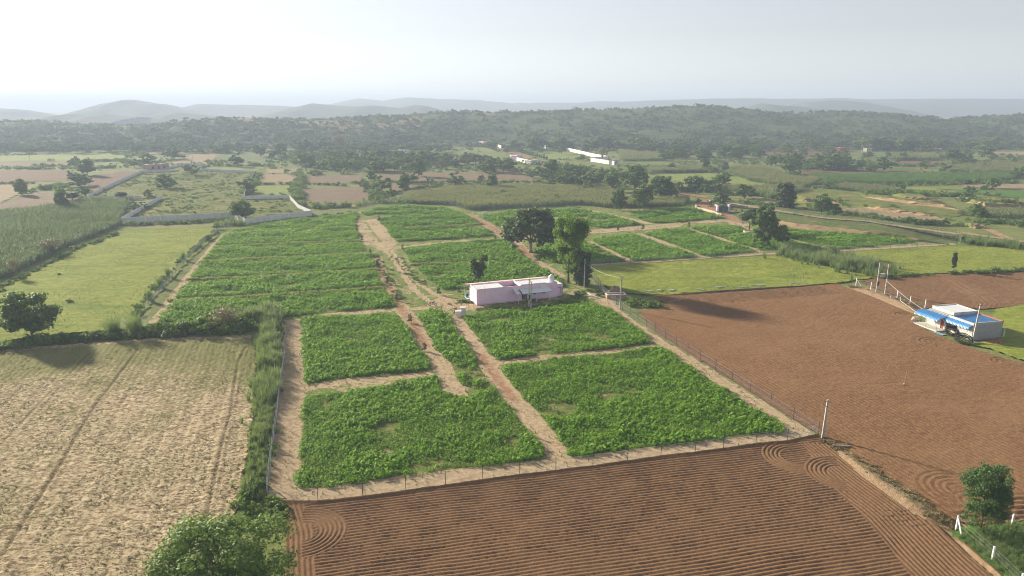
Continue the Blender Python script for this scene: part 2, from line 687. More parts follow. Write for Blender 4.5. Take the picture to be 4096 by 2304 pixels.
def ridge_z(x, y):
    x = np.asarray(x, float)
    y = np.asarray(y, float)
    yc = 1060 + 90 * (vn(x / 420., 0 * x, 4) - .5)
    yb = 735 + 60 * (vn(x / 160., 0 * x, 8) - .5)
    px = 2048 + FPX * x / (yc * CP + (CAM_H - 35) * SP)
    v = (1152 - np.interp(px, CX, CY)) / FPX
    zc = CAM_H + yc * (-SP + v * CP) / (CP + v * SP) - 2.6
    s = sstep(0, 1, (y - yb) / (yc - yb)) ** .85
    back = 1 - sstep(0, 1, (y - yc) / 300.)
    b = np.where(y < yc, s, back)
    gul = (fbm(x / 60., y / 110., 2, 4) - .5) * 9 * np.clip(b * (1 - b) * 4, 0, 1)
    return zc * b + gul * (b > .02) - .6 * (b <= .004)


def rock_mask(X, Y, Z):
    px = 2048 + FPX * X / (Y * CP + (CAM_H - Z) * SP)
    r = np.zeros(X.shape)
    for a, b, y0, y1, w in ((800, 1060, 960, 1070, 1.0), (1100, 1420, 930, 1010, .8), (1530, 1720, 880, 1010, .55), (1850, 2000, 1000, 1075, .7), (1300, 1700, 880, 960, .5)):
        r = np.maximum(r, w * sstep(0, 40, px - a) * sstep(0, 40, b - px) * sstep(0, 25, Y - y0) * sstep(0, 25, y1 - Y))
    return r


def make_ridge():
    xs = np.arange(-1150, 1250, 7.0)
    ys = np.concatenate([np.arange(690, 1110, 7.0), np.arange(1110, 1420, 25.0)])
    X, Y = np.meshgrid(xs, ys)
    Z = ridge_z(X, Y)
    n, m = X.shape
    i = np.arange(n * m).reshape(n, m)
    F = np.stack([i[:-1, :-1], i[:-1, 1:], i[1:, 1:], i[1:, :-1]], -1).reshape(-1, 4)
    rock = rock_mask(X, Y, Z)
    m_, nt, out = nodes('ridge_scrub_ground')
    p = pos(nt)
    c = mix(nt, ramp(nt, noise(nt, p, .09, 6, .7), .35, .68), (.065, .098, .04), (.125, .155, .07))
    rk = mix(nt, ramp(nt, noise(nt, p, .16, 5, .7, (1, 1, 3)), .4, .6), (.22, .14, .11), (.44, .30, .23))
    f = math_n(nt, 'MULTIPLY', attr(nt, 'rock'), ramp(nt, noise(nt, p, .07, 5, .7), .36, .48), True)
    c = mix(nt, f, c, rk)
    c = mix(nt, ramp(nt, noise(nt, p, .05, 7, .8), .66, .72), c, (.2, .15, .1))
    finish(nt, out, c, .95, noise(nt, p, .2, 6, .75), 1.0, 2.5, spec=.03)
    link('ridge', mesh_np('ridge', np.stack([X.ravel(), Y.ravel(), Z.ravel()], 1), F, m_, True, {'rock': rock.ravel()}), kind='structure',
         label='long low scrub covered ridge with bare reddish rock outcrops behind the fields', cat='ridge')


make_ridge()


def hill(prof, Y0, depth, label, seed):
    Y0, depth = Y0 * .68, depth * .68
    px, py = np.array(prof, float).T
    xs_px = np.linspace(px[0], px[-1], 170)
    dist = Y0 * CP
    X1 = (xs_px - 2048) / FPX * dist
    v = (1152 - np.interp(xs_px, px, py)) / FPX
    top = np.maximum(CAM_H + Y0 * (-SP + v * CP) / (CP + v * SP), 0.5)
    top = top + (fbm(X1 / (Y0 * .012), 0 * X1, seed, 3) - .5) * Y0 * .0011
    ts = np.concatenate([np.linspace(0, 1, 22), np.linspace(1.15, 2, 5)])
    X = np.repeat(X1[None], len(ts), 0)
    T = np.repeat(ts[:, None], len(X1), 1)
    prof_t = np.where(T <= 1, sstep(0, 1, T) ** .8, 1 - sstep(0, 1, T - 1))
    gul = (fbm(X / (depth * .35), T * 2.2, seed + 3, 4) - .5) * .42 * np.clip(T * (1 - T) * 4, 0, 1) * (T < 1)
    Yg = Y0 + (T - 1) * depth + (fbm(X / (depth * .8), 0 * X, seed + 9) - .5) * depth * .3 * (T < 1) * (1 - T)
    Z = np.maximum(top[None] * np.clip(prof_t + gul, 0, 1), 0) - 1.0 * (T == 0)
    n, m = X.shape
    i = np.arange(n * m).reshape(n, m)
    F = np.stack([i[:-1, :-1], i[:-1, 1:], i[1:, 1:], i[1:, :-1]], -1).reshape(-1, 4)
    link('hill', mesh_np('hill', np.stack([X.ravel(), Yg.ravel(), Z.ravel()], 1), F, MAT['hill'], True), kind='structure', label=label, cat='hill')


hill([(-900, 440), (-200, 425), (0, 433), (40, 435), (90, 442), (130, 455), (180, 470)], 3200, 500, 'faint hill cut off by the left edge of the picture', 1)
hill([(150, 468), (250, 461), (300, 455), (340, 462), (420, 456), (480, 462), (560, 468)], 2400, 350, 'lowest pale knoll in front of the tall left hill', 2)
hill([(330, 470), (370, 453), (430, 432), (480, 411), (540, 399), (590, 409), (650, 416), (700, 429), (745, 440), (800, 455), (860, 468)], 3500, 600, 'tallest rounded hazy hill at the left of the skyline', 3)
hill([(560, 470), (640, 460), (720, 452), (800, 458), (860, 470)], 2600, 300, 'small pale foothill below the rounded left hill', 4)
hill([(690, 446), (740, 430), (800, 415), (870, 418), (1000, 420), (1170, 425), (1260, 432), (1330, 445)], 4300, 600, 'long flat topped hazy hill right of the tall left hill', 5)
hill([(1060, 462), (1120, 445), (1180, 428), (1250, 413), (1300, 418), (1400, 426), (1500, 422), (1600, 431), (1660, 419), (1710, 424), (1770, 441), (1850, 462)], 3300, 550, 'two humped grey hill behind the middle left of the ridge', 6)
hill([(900, 440), (1260, 430), (1330, 415), (1400, 400), (1440, 394), (1540, 404), (1640, 390), (1760, 397), (1900, 398), (2040, 414), (2180, 411), (2300, 412), (2400, 404), (2600, 410),
      (2750, 418), (2900, 430)], 5600, 900, 'highest pale hill range across the middle of the skyline', 7)
hill([(2300, 420), (2400, 411), (2600, 403), (2750, 397), (2850, 394), (3000, 394), (3200, 396), (3350, 392), (3450, 397), (3700, 395), (4096, 395), (5200, 396)], 5000, 900, 'long level plateau filling the right half of the skyline', 8)
hill([(2960, 440), (3040, 414), (3100, 420), (3200, 426), (3280, 440), (3340, 452)], 3000, 400, 'small grey hill in front of the plateau at right', 9)
hill([(3120, 440), (3200, 410), (3340, 399), (3440, 408), (3520, 425), (3600, 445)], 3700, 500, 'broad spur in front of the plateau near the notch in the ridge', 10)

# ------------------------------------------------------------------ outlines of the near fields (photo survey -> metres)
FEET = [(1068, 1993), (1273, 2013), (1452, 1995), (1624, 1970), (1782, 1948), (1931, 1926), (2223, 1889), (2371, 1870), (2510, 1851), (2643, 1832), (2780, 1817), (2893, 1801), (3023, 1781), (3148, 1770), (3272, 1744)]
FARM = G(FEET[::-1] + [(1140, 1275), (1010, 1290), (590, 1300), (598, 1290), (700, 1155), (800, 1030), (890, 935), (1000, 905), (1250, 868), (1500, 832), (1620, 818), (1790, 824), (1900, 845),
                           (2000, 838), (2330, 824), (2500, 828), (2790, 815), (2900, 850), (3000, 885), (3110, 900), (3450, 925), (3700, 955), (3835, 978), (3340, 1008), (3030, 1022), (2820, 1034), (2600, 1052), (2370, 1064),
                           (2355, 1100), (2400, 1150), (2455, 1190), (2490, 1245), (2620, 1340), (2800, 1450), (3000, 1575)])
fence_dir = math.atan2(g(3265, 1742)[1] - g(1070, 1990)[1], g(3265, 1742)[0] - g(1070, 1990)[0])

PLOTS = {  # crop plots of the farm: outline, plant spacing, label
    'fl': (B2((330, 310), (500, 285), (700, 262), (900, 225), (1050, 200), (1200, 168), (1235, 270), (1330, 300), (1400, 330)) + B2((1480, 270), (1600, 255), (1690, 330), (1760, 420), (1870, 560), (1950, 700), (1900, 735), (1500, 775), (1000, 830), (640, 880), (330, 915), (300, 860), (285, 700), (310, 600), (320, 450)), .32,
           'bushy green crop plot at the front left of the fenced farm'),
    'mid': (Z5((700, 860), (790, 815), (880, 835), (960, 900), (1000, 960), (1100, 1110)) + B2((1450, 60), (1600, 240), (1490, 290), (1390, 270), (1310, 180), (1230, 90), (1190, 20)) + Z5((830, 1100), (760, 980)), .42,
            'thin strip of crop between the two sandy tracks below the house'),
    'fr': (B3((10, 110), (250, 75), (500, 45), (800, 20), (980, -15), (1090, -5), (1200, 90), (1300, 180), (1450, 265), (1600, 350), (1750, 450), (1860, 530), (1750, 545), (1600, 560), (1300, 595), (1000, 625), (700, 660), (460, 690), (400, 670), (380, 630), (310, 480), (220, 370), (130, 290), (40, 190)), .32,
           'large bushy green crop plot at the front right of the fenced farm'),
    'hr': (Z5((1010, 875), (1150, 830), (1300, 820), (1500, 830), (1650, 790), (1720, 745), (1830, 740), (1950, 770), (2060, 800), (2150, 850), (2250, 920), (2350, 990), (2430, 1060), (2300, 1075), (2000, 1110), (1560, 1150), (1230, 1192), (1180, 1130), (1100, 1030)), .35,
           'green crop plot directly in front of the pink house'),
    'hl': ([(1203, 1283), (1300, 1268), (1450, 1262), (1592, 1258), (1625, 1310), (1660, 1370), (1690, 1420), (1724, 1470), (1700, 1485), (1500, 1500), (1350, 1520), (1222, 1536), (1206, 1450), (1203, 1380)], .35,
           'green crop plot left of the track below the pink house'),
    'ul': ([(602, 1290), (707, 1175), (788, 1055), (840, 985), (897, 938), (1005, 908), (1200, 882), (1400, 860), (1436, 852), (1420, 890), (1436, 963), (1479, 1023), (1517, 1104), (1540, 1160), (1585, 1229), (1300, 1252), (1141, 1272), (1100, 1282), (900, 1290)], .46,
           'wide upper left crop plot ruled into strips by pale grass lines'),
    'bh': (Z5((580, 372), (760, 335), (1000, 315), (1400, 292), (1450, 370), (1580, 430), (1620, 470), (1700, 520), (1730, 570), (1740, 640), (1500, 655), (1250, 640), (870, 662), (740, 560), (620, 440)), .52,
           'green crop plot just behind the pink house'),
    'um': (Z5((270, 102), (400, 58), (600, 48), (880, 62), (1050, 112), (1170, 162), (1320, 258), (1000, 288), (520, 308), (470, 230), (400, 150)), .6,
           'crop plot at the top middle of the farm left of the red earth track'),
    'p8': (Z5((1145, 125), (1350, 88), (1550, 80), (1720, 155), (1800, 200), (1700, 235), (1400, 255), (1330, 230), (1250, 180)), .6,
           'crop plot behind the broad dark tree'),
    'p9': (Z5((1580, 92), (1880, 55), (2000, 92), (2330, 182), (2250, 195), (1970, 215), (1850, 190), (1720, 130)), .6,
           'crop plot above the sandy road right of the bright tree'),
    'p10': ([(2523, 862), (2600, 845), (2690, 838), (2762, 831), (2830, 855), (2908, 876), (2850, 885), (2700, 892), (2604, 894)], .65, 'small crop plot beside the stone lined gate drive'),
    'b0': ([(2130, 1005), (2210, 965), (2355, 968), (2512, 1045), (2440, 1053), (2365, 1058), (2300, 1060), (2200, 1050)], .55, 'crop plot in the shade of the tall bright tree'),
    'b1': ([(2368, 960), (2450, 950), (2540, 938), (2640, 975), (2740, 1010), (2800, 1033), (2660, 1042), (2530, 1049), (2440, 1005)], .55, 'first crop plot right of the trees below the sandy road'),
    'b2': ([(2580, 937), (2620, 924), (2740, 920), (2880, 960), (3028, 1008), (2930, 1016), (2830, 1028), (2700, 980)], .55, 'crop plot beside the two people on the path'),
    'b3': ([(2774, 917), (2850, 908), (2943, 905), (3010, 925), (3100, 960), (3175, 992), (3110, 1000), (3045, 1003), (2900, 955)], .58, 'crop plot around the low round stone planter'),
    'b4': ([(3020, 915), (3150, 960), (3320, 1000), (3190, 1000), (3120, 985), (3000, 930)], .6, 'narrow crop plot under the dark tree on the right'),
    'b5': ([(3100, 905), (3160, 918), (3300, 930), (3471, 942), (3600, 956), (3674, 967), (3500, 985), (3345, 999), (3250, 975), (3158, 952)], .6, 'far right crop plot below the raised dirt road'),
}
BUNDS = [Z4((1230, 748), (1700, 728), (2576, 668)) + Z5((430, 652),), Z4((1370, 592), (1900, 575), (2576, 528)) + Z5((385, 515),), Z4((1470, 458), (2100, 428), (2576, 405)) + Z5((312, 400),),
         Z4((1590, 350), (2100, 325), (2576, 308)) + Z5((262, 303),), Z4((1700, 248), (2100, 225), (2576, 205)) + Z5((215, 205),),
         Z5((600, 212), (850, 200), (1160, 180)), Z5((640, 480), (900, 475), (1250, 462))]
BUNDS = [G(b) for b in BUNDS]
PLOTW = {k: (G(a), s, l) for k, (a, s, l) in PLOTS.items()}

# tracks and bare strips inside the farm: line, half width, how bare (1 = sand)
TRACKS = [
    (Z5((880, 830), (760, 740), (690, 690), (620, 610), (560, 520), (500, 430), (455, 385), (470, 355), (540, 345), (760, 328)), .6, 1.0),
    (Z5((960, 740), (800, 690), (700, 620), (630, 560), (570, 480), (515, 410), (490, 375), (530, 352), (620, 340)), .5, .95),
    (Z5((760, 325), (1000, 305), (1400, 275), (1560, 268)), 1.2, .6),
    (Z5((1500, 275), (1650, 258), (1970, 240), (2300, 215), (2576, 195)) + Z6((200, 160), (600, 140)), 1.7, 1.0),
    (Z5((1500, 280), (1980, 225)) + Z5((2576, 178),) + Z6((300, 150), (620, 125)), 1.6, .9),
    (Z5((560, 800), (640, 900), (740, 1080), (850, 1196)) + B2((1260, 170), (1330, 290)), 1.5, 1.0),
    (Z5((380, 430), (430, 560), (500, 690), (580, 800)), 1.1, .8),
    (Z5((960, 870), (1050, 1000), (1120, 1100), (1210, 1196)) + B2((1460, 0), (1580, 180), (1700, 330), (1820, 470), (1930, 600), (1990, 700)), 1.5, 1.0),
    (B2((350, 250), (640, 195), (900, 185), (1180, 150)), 1.0, .9),
    (B3((-20, 85), (300, 45), (700, 10)) + [(2640, 1385)], 1.0, .95),
    (Z5((0, 845), (300, 828), (700, 800), (900, 800)), 1.1, .75),
    (Z5((1060, 110), (1170, 170), (1290, 250), (1420, 330), (1500, 420), (1600, 490), (1720, 560)), 1.7, 1.0),
    (Z5((230, 160), (350, 150), (420, 240), (480, 310), (430, 360)), 2.6, .68),
    (Z5((250, 180), (300, 260), (360, 330)), 2.6, .62),
    (Z5((1940, 310), (2100, 380), (2250, 455)), 1.2, .95),
    ([(2555, 936), (2640, 968), (2740, 1004), (2830, 1036)], 1.3, .95),
    ([(2745, 915), (2850, 945), (2940, 975), (3040, 1008)], 1.1, .95),
    ([(2945, 900), (3020, 925), (3150, 955), (3337, 1004)], 1.0, .85),
    ([(2320, 835), (2440, 860), (2590, 893)], 1.7, .9),
    ([(2365, 1060), (2600, 1046), (2830, 1031), (3040, 1017), (3340, 1005), (3830, 976)], 1.0, .9),
    ([(2900, 865), (2960, 885), (2960, 898)], 4.0, 1.0),
    (Z4((1090, 890), (1250, 700), (1350, 560), (1450, 440), (1640, 240)), 2.2, 1.0),
    ([(1165, 1290), (1170, 1400), (1165, 1530), (1150, 1700), (1130, 1850), (1125, 2000)], 2.0, 1.0),
    ([(1100, 2000), (1300, 1985), (1700, 1925), (2100, 1880), (2300, 1862), (2700, 1810), (3100, 1762), (3260, 1742)], 1.9, .97),
    ([(2480, 1235), (2600, 1330), (2700, 1400), (2850, 1500), (3050, 1625), (3220, 1735)], 2.1, .97),
    (Z5((880, 740), (1000, 790), (1110, 790)), 2.5, .8),
    (Z5((1820, 700), (2000, 690), (2100, 780)), 2.0, .7),
]
TRACKS = [(G(a), w, v) for a, w, v in TRACKS]
RED = [(G(Z5((560, 800), (640, 900), (740, 1080))), .8), (G(Z5((380, 430), (430, 560), (500, 690), (560, 790))), .7), (G([(2900, 862), (2960, 880), (2990, 888)]), 4.5), (G(Z5((1060, 110), (1170, 170), (1290, 250))), 1.6), (G(B2((1480, 30), (1580, 180), (1700, 320))), .7), (G(Z5((1430, 340), (1500, 420))), 1.4)]


def farm_sand(X, Y):
    s = np.full(X.shape, .36)
    inplot = np.zeros(X.shape, bool)
    for k, (p, sp, l) in PLOTW.items():
        inplot |= inside(p, X, Y)
    s = np.where(~inplot & (Y < 118), .9, s)
    s[inplot] = .42
    for b in BUNDS:
        s = np.minimum(s, .12 + .3 * sstep(.9, 1.5, dline(b, X, Y)))
    for p, w, v in TRACKS:
        d = dline(p, X, Y)
        s = np.maximum(s, v * (1 - sstep(w * .75, w * 1.5, d)))
    return s


def farm_red(X, Y):
    s = np.zeros(X.shape)
    for p, w in RED:
        s = np.maximum(s, 1 - sstep(w * .6, w * 1.5, dline(p, X, Y)))
    return s


def farm_crop(X, Y):
    r = np.zeros(X.shape, bool)
    for k, (p, sp, l) in PLOTW.items():
        r |= inside(p, X, Y)
    r = r.astype(float)
    for b in BUNDS:
        r = r * sstep(.7, 1.5, dline(b, X, Y))
    return r


def farm_h(X, Y):
    z = .05 * (fbm(X * .8, Y * .8, 3) - .5)
    for p, w, v in TRACKS[:2] + TRACKS[3:5]:
        d = dline(p, X, Y)
        z = z - .05 * np.exp(-((d - .7) / .25) ** 2)
    for b in BUNDS:
        z = z + .16 * np.exp(-(dline(b, X, Y) / .5) ** 2)
    return z


def farm_material():
    m, nt, out = nodes('farm_ground')
    p = pos(nt)
    n1 = noise(nt, p, .9, 7, .7)
    n2 = noise(nt, p, .22, 5, .6)
    sand = mix(nt, ramp(nt, noise(nt, p, 1.6, 7, .7), .3, .7), (.33, .245, .15), (.52, .405, .26))
    sand = mix(nt, math_n(nt, 'MULTIPLY', ramp(nt, noise(nt, p, .55, 6, .75), .5, .66), .7), sand, (.23, .165, .10))
    grass = mix(nt, ramp(nt, n1, .3, .7), (.10, .155, .032), (.22, .26, .075))
    f = math_n(nt, 'ADD', attr(nt, 'sand'), math_n(nt, 'MULTIPLY', math_n(nt, 'SUBTRACT', math_n(nt, 'ADD', n1, n2), 1.0), 1.25))
    c = mix(nt, ramp(nt, f, .38, .62), grass, sand)
    red = mix(nt, ramp(nt, n1, .35, .65), (.22, .10, .055), (.34, .175, .1))
    c = mix(nt, math_n(nt, 'MULTIPLY', attr(nt, 'red'), ramp(nt, n1, .35, .6)), c, red)
    soil = mix(nt, ramp(nt, n1, .35, .65), (.075, .13, .025), (.21, .21, .075))
    bare = mix(nt, ramp(nt, noise(nt, p, .3, 5, .7), .55, .66), soil, sand)
    c = mix(nt, math_n(nt, 'MULTIPLY', attr(nt, 'crop'), math_n(nt, 'SUBTRACT', 1.0, ramp(nt, attr(nt, 'sand'), .5, .8))), c, bare)
    finish(nt, out, c, .95, noise(nt, p, 3.0, 7, .8), .8, .12, spec=.05)
    return m


sheet('farm_ground', FARM, .05, .5, farm_material(), farm_h, {'sand': farm_sand, 'red': farm_red, 'crop': farm_crop}, label='sandy ground of the fenced farm with wheel tracks between the crop plots', cat='farm ground', ragged=.3, ang=fence_dir)

# ------------------------------------------------------------------ front ploughed field with real furrows
FRONT = G([(1116, 2012)] + [(a, b + 1) for a, b in FEET[1:]] + [(3290, 1762), (3349, 1805), (3524, 1930), (3680, 2030), (3773, 2136), (3873, 2230), (3960, 2304),
           (4060, 2400), (1142, 2400), (1140, 2304), (1143, 2150), (1131, 2055)])
RB = G(B4((590, 560), (720, 660), (1000, 870), (1250, 1040), (1420, 1210), (1560, 1340), (1700, 1460), (2100, 1800)))
RI = G(B4((500, 600), (600, 800), (700, 900), (800, 1000), (900, 1090), (1000, 1210), (1090, 1330), (1180, 1449), (1400, 1760)))


def chaikin(p, n=3):
    for _ in range(n):
        q = np.empty((2 * len(p), 2))
        q[0], q[-1] = p[0], p[-1]
        q[1:-1:2] = .75 * p[:-1] + .25 * p[1:]
        q[2::2] = .25 * p[:-1] + .75 * p[1:]
        p = q
    return p


RB, RI = chaikin(RB), chaikin(RI, 2)
LB = G([(1112, 2030), (1128, 2090), (1143, 2150), (1142, 2304), (1150, 2620)])


def ridges(ph, sharp=.5):
    t = ph - np.floor(ph)
    return np.sin(2 * np.pi * t) * .6


ARC1 = np.array(g(*B2((335, 1180))[0]))
ARC2 = np.array(g(*B4((470, 690))[0]))
ARC3 = np.array(g(*B4((760, 800))[0]))


def front_h(X, Y):
    n = np.array([-math.sin(fence_dir), math.cos(fence_dir)])
    wob = .35 * (fbm(X / 9., Y / 9., 21, 2) - .5)
    main = ridges((X * n[0] + Y * n[1] + wob) / .51)
    dr = dline(RB, X, Y)
    head = ridges((dr + wob * .9) / .5)
    di = dline(RI, X, Y)
    # east of the inner line of the headland
    side = np.zeros(X.shape)
    for (x1, y1), (x2, y2) in zip(RI[:-1], RI[1:]):
        t = ((X - x1) * (x2 - x1) + (Y - y1) * (y2 - y1)) / ((x2 - x1) ** 2 + (y2 - y1) ** 2)
        s = (x2 - x1) * (Y - y1) - (y2 - y1) * (X - x1)
        side = np.where((t >= -.02) & (t <= 1.02), np.sign(s), side)
    w = (side > 0).astype(float)
    z = main * (1 - w) + head * w
    dl = dline(LB, X, Y)
    w = 1 - sstep(2.6, 2.9, dl)
    z = z * (1 - w) + ridges(dl / .5) * w
    # turning loops
    for c, r0, r1, a0, a1, sp in ((ARC1, 1.6, 4.4, -75, 105, .47), (ARC2, 2.2, 4.4, 85, 270, .5), (ARC3, 1.8, 4.2, 80, 250, .5)):
        dx, dy = X - c[0], (Y - c[1])
        r = np.hypot(dx, dy)
        a = np.degrees(np.arctan2(dy, dx)) % 360
        lo, hi = a0 % 360, a1 % 360
        ok = ((a >= lo) & (a <= hi)) if lo < hi else ((a >= lo) | (a <= hi))
        w = sstep(r0 - .2, r0, r) * (1 - sstep(r1, r1 + .2, r)) * ok
        z = z * (1 - w) + ridges((r + wob * .5) / sp) * .9 * w
    amp = .08 * (.8 + .4 * fbm(X / 2.2, Y / 2.2, 6, 3))
    edge = sstep(0, .9, dline(FRONT[:15], X, Y))
    berm = .22 * np.exp(-(dline(FRONT[:15], X, Y) / .35) ** 2)
    clod = (fbm(X * 2.6, Y * 2.6, 8, 3) - .5) * .035 + (fbm(X * .3, Y * .3, 14, 2) - .5) * .12
    return z * amp * edge + clod + berm + .14


sheet('ploughed_field', FRONT, .03, .115, MAT['soil'], front_h, ang=fence_dir, label='dark furrowed field across the bottom of the picture', cat='field')

# right ploughed field
RIGHT = G([(3290, 1752), (3180, 1685), (3000, 1570), (2800, 1445), (2620, 1330), (2570, 1275), (2555, 1245), (2640, 1238), (2670, 1215), (2600, 1200), (2650, 1186), (2900, 1172), (3100, 1158), (3349, 1137), (3380, 1150), (3460, 1178), (3529, 1206), (3620, 1245), (3680, 1275),
           (3640, 1290), (3674, 1308), (3732, 1336), (3877, 1392), (4011, 1435), (4150, 1470), (4450, 1540), (4500, 2060), (4096, 2090), (3990, 2105), (3870, 2100), (3800, 2080), (3700, 2030), (3550, 1930), (3400, 1830), (3340, 1790)])
RF = G([(3265, 1742), (2620, 1330)])
rf_dir = math.atan2(RF[1][1] - RF[0][1], RF[1][0] - RF[0][0])
RTOP = G([(2600, 1200), (2900, 1176), (3349, 1142)])
RRIGHT = G([(3372, 1150), (3529, 1206), (3674, 1270)])
LOOPS = [(np.array(g(3740, 1372)), .8, 3.4, 40, 250, .85), (np.array(g(4030, 1452)), .6, 2.6, 40, 250, .8), (np.array(g(3850, 1965)), 1.0, 4.6, 75, 260, .75), (np.array(g(3900, 2010)), .5, 2.0, 75, 260, .7),
         (np.array(g(2690, 1240)), 1.0, 5.0, 100, 260, .8), (np.array(g(3630, 1265)), .8, 3.2, 30, 200, .8)]
RHEAD = G([(3800, 2060), (4000, 1990), (4300, 1960), (4300, 2090), (3960, 2110)])


def right_h(X, Y):
    n = np.array([-math.sin(rf_dir), math.cos(rf_dir)])
    wob = .5 * (fbm(X / 8., Y / 8., 33, 2) - .5)
    z = ridges((X * n[0] + Y * n[1] + wob * .5) / .72) * .7
    d = dline(RTOP, X, Y)
    w = 1 - sstep(7, 7.5, d)
    z = z * (1 - w) + ridges(d / .85) * w * .9
    d = dline(RRIGHT, X, Y)
    w = 1 - sstep(5, 5.5, d)
    z = z * (1 - w) + ridges(d / .85) * w * .7
    w = inside(RHEAD, X, Y).astype(float)
    z = z * (1 - w) + ridges((Y - .12 * X) / .85) * w * 1.6
    for c, r0, r1, a0, a1, sp in LOOPS:
        dx, dy = X - c[0], (Y - c[1])
        r = np.hypot(dx, dy * 1.0)
        a = np.degrees(np.arctan2(dy, dx)) % 360
        w = sstep(r0 - .2, r0, r) * (1 - sstep(r1, r1 + .2, r)) * ((a >= a0) & (a <= a1))
        z = z * (1 - w) + ridges(r / sp) * 1.0 * w
    clod = (fbm(X * 2.0, Y * 2.0, 8, 3) - .5) * .12 + (fbm(X * .25, Y * .25, 12, 2) - .5) * .14
    return z * .11 + clod + .14


sheet('ploughed_field', RIGHT, .03, .22, MAT['soil_red'], right_h, ang=rf_dir, label='wide reddish brown tilled field on the right beside the blue roofed shed', cat='field')

# brown field upper right
UR = G([(3436, 1128), (3500, 1116), (3558, 1110), (3761, 1098), (4096, 1092), (4500, 1085), (4500, 1215), (4096, 1222), (3936, 1238), (3726, 1232), (3700, 1238), (3600, 1190), (3480, 1148)])
URT = G([(3761, 1098), (3830, 1140), (3900, 1180), (3945, 1215), (3930, 1235)])


def ur_h(X, Y):
    z = ridges((Y - .05 * X + .4 * fbm(X / 8., Y / 8., 3, 2)) / 1.0) * .10
    d = dline(URT, X, Y)
    w = 1 - sstep(2.2, 2.6, d)
    return z * (1 - w) + w * ridges(d / .8) * .1 + (fbm(X * 1.3, Y * 1.3, 8, 3) - .5) * .16 + .12


sheet('ploughed_field', UR, .03, .33, MAT['soil_red'], ur_h, label='furrowed red brown field behind the white fence posts at the right edge', cat='field')

# pale stubble field, lower left
STUB = G([(-450, 1428), (0, 1400), (326, 1378), (598, 1358), (1005, 1345), (1020, 1400), (1024, 1450), (1018, 1530), (1011, 1612), (1004, 1743), (985, 1850), (965, 1940), (945, 2060), (900, 2304), (890, 2400), (-400, 2400)])
WT = [G(B1((800, 145), (720, 250), (560, 460), (440, 640), (360, 800), (20, 1330), (-60, 1449))), G(B1((1420, 130), (1370, 230), (1335, 500), (1285, 680), (1235, 920), (1195, 1110), (1150, 1330))),
      G(B1((520, 170), (240, 450), (0, 700), (-200, 900)))]


def stub_h(X, Y):
    d0 = G(B1((800, 145), (20, 1330)))
    a = math.atan2(d0[1][1] - d0[0][1], d0[1][0] - d0[0][0])
    t = -math.sin(a) * X + math.cos(a) * Y
    wob = .8 * (fbm(X / 10., Y / 10., 41, 2) - .5)
    z = .055 * ridges((t + wob * .5) / .95) + .05 * ridges((t + wob) / 3.3) + (fbm(X * 1.9, Y * 1.9, 43, 4) - .5) * .22
    for w, dep in zip(WT, (.16, .16, .08)):
        d = dline(w, X, Y)
        z = z - dep * np.exp(-(d / .12) ** 2) + .07 * np.exp(-((d - .4) / .2) ** 2)
    return z + .16


def stub_weed(X, Y):
    a = sstep(85, 125, Y) * .55
    return np.clip(a + .5 * fbm(X / 7., Y / 11., 51, 3) - .1, 0, 1) * sstep(.5, 2.5, dline(STUB[1:5], X, Y))


def stub_damp(X, Y):
    r = np.zeros(X.shape)
    for w, v in zip(WT, (.9, .9, .5)):
        r = np.maximum(r, v * np.exp(-(dline(w, X, Y) / .14) ** 2))
    return r


def stub_mat():
    m, nt, out = nodes('stubble_field')
    p = pos(nt)
    a = G(B1((800, 145), (20, 1330)))
    ang = math.atan2(a[0][1] - a[1][1], a[0][0] - a[1][0])
    n1 = noise(nt, p, 1.1, 8, .72)
    c = mix(nt, ramp(nt, n1, .3, .68), (.36, .28, .16), (.64, .53, .35))
    c = mix(nt, ramp(nt, noise(nt, p, 2.2, 6, .75, (.5, 1.6, 1, -ang)), .47, .60), c, (.15, .105, .06))
    c = mix(nt, math_n(nt, 'MULTIPLY', ramp(nt, noise(nt, p, .35, 5, .7), .5, .75), .5), c, (.5, .40, .28))
    c = mix(nt, math_n(nt, 'MULTIPLY', ramp(nt, noise(nt, p, 3.2, 5, .8), .52, .60), .75), c, (.13, .095, .05))
    f = math_n(nt, 'ADD', math_n(nt, 'MULTIPLY', attr(nt, 'weed'), .6), math_n(nt, 'SUBTRACT', noise(nt, p, 1.7, 6, .75), .42))
    c = mix(nt, ramp(nt, f, .22, .42), c, (.20, .20, .075))
    c = mix(nt, attr(nt, 'damp'), c, (.11, .075, .045))
    finish(nt, out, c, .95, noise(nt, p, 2.6, 8, .8), 1.0, .16, spec=.04)
    return m


sheet('stubble_field', STUB, .03, .27, stub_mat(), stub_h, {'weed': stub_weed, 'damp': stub_damp}, ragged=.4, label='pale sandy stubble field with two dark wheel ruts at lower left', cat='field')

# pastures
LPAST = G([(-600, 1400), (-300, 1260), (0, 1150), (54, 1126), (217, 1039), (380, 968), (478, 928), (625, 917), (842, 908), (872, 941), (761, 1040), (598, 1215), (560, 1280), (489, 1318), (109, 1352), (0, 1372)])
RPAST = G([(2365, 1066), (2600, 1056), (2820, 1040), (3152, 1024), (3340, 1012), (3820, 984), (3960, 990), (4300, 1000), (4300, 1080), (3900, 1092), (3761, 1094), (3558, 1106), (3430, 1122), (3349, 1136), (3065, 1156), (2800, 1172), (2600, 1182), (2480, 1175), (2400, 1140), (2358, 1104)])


def past_h(X, Y):
    return (fbm(X * .9, Y * .9, 61, 4) - .5) * .22 + (fbm(X * .12, Y * .12, 63, 2) - .5) * .3 + .22


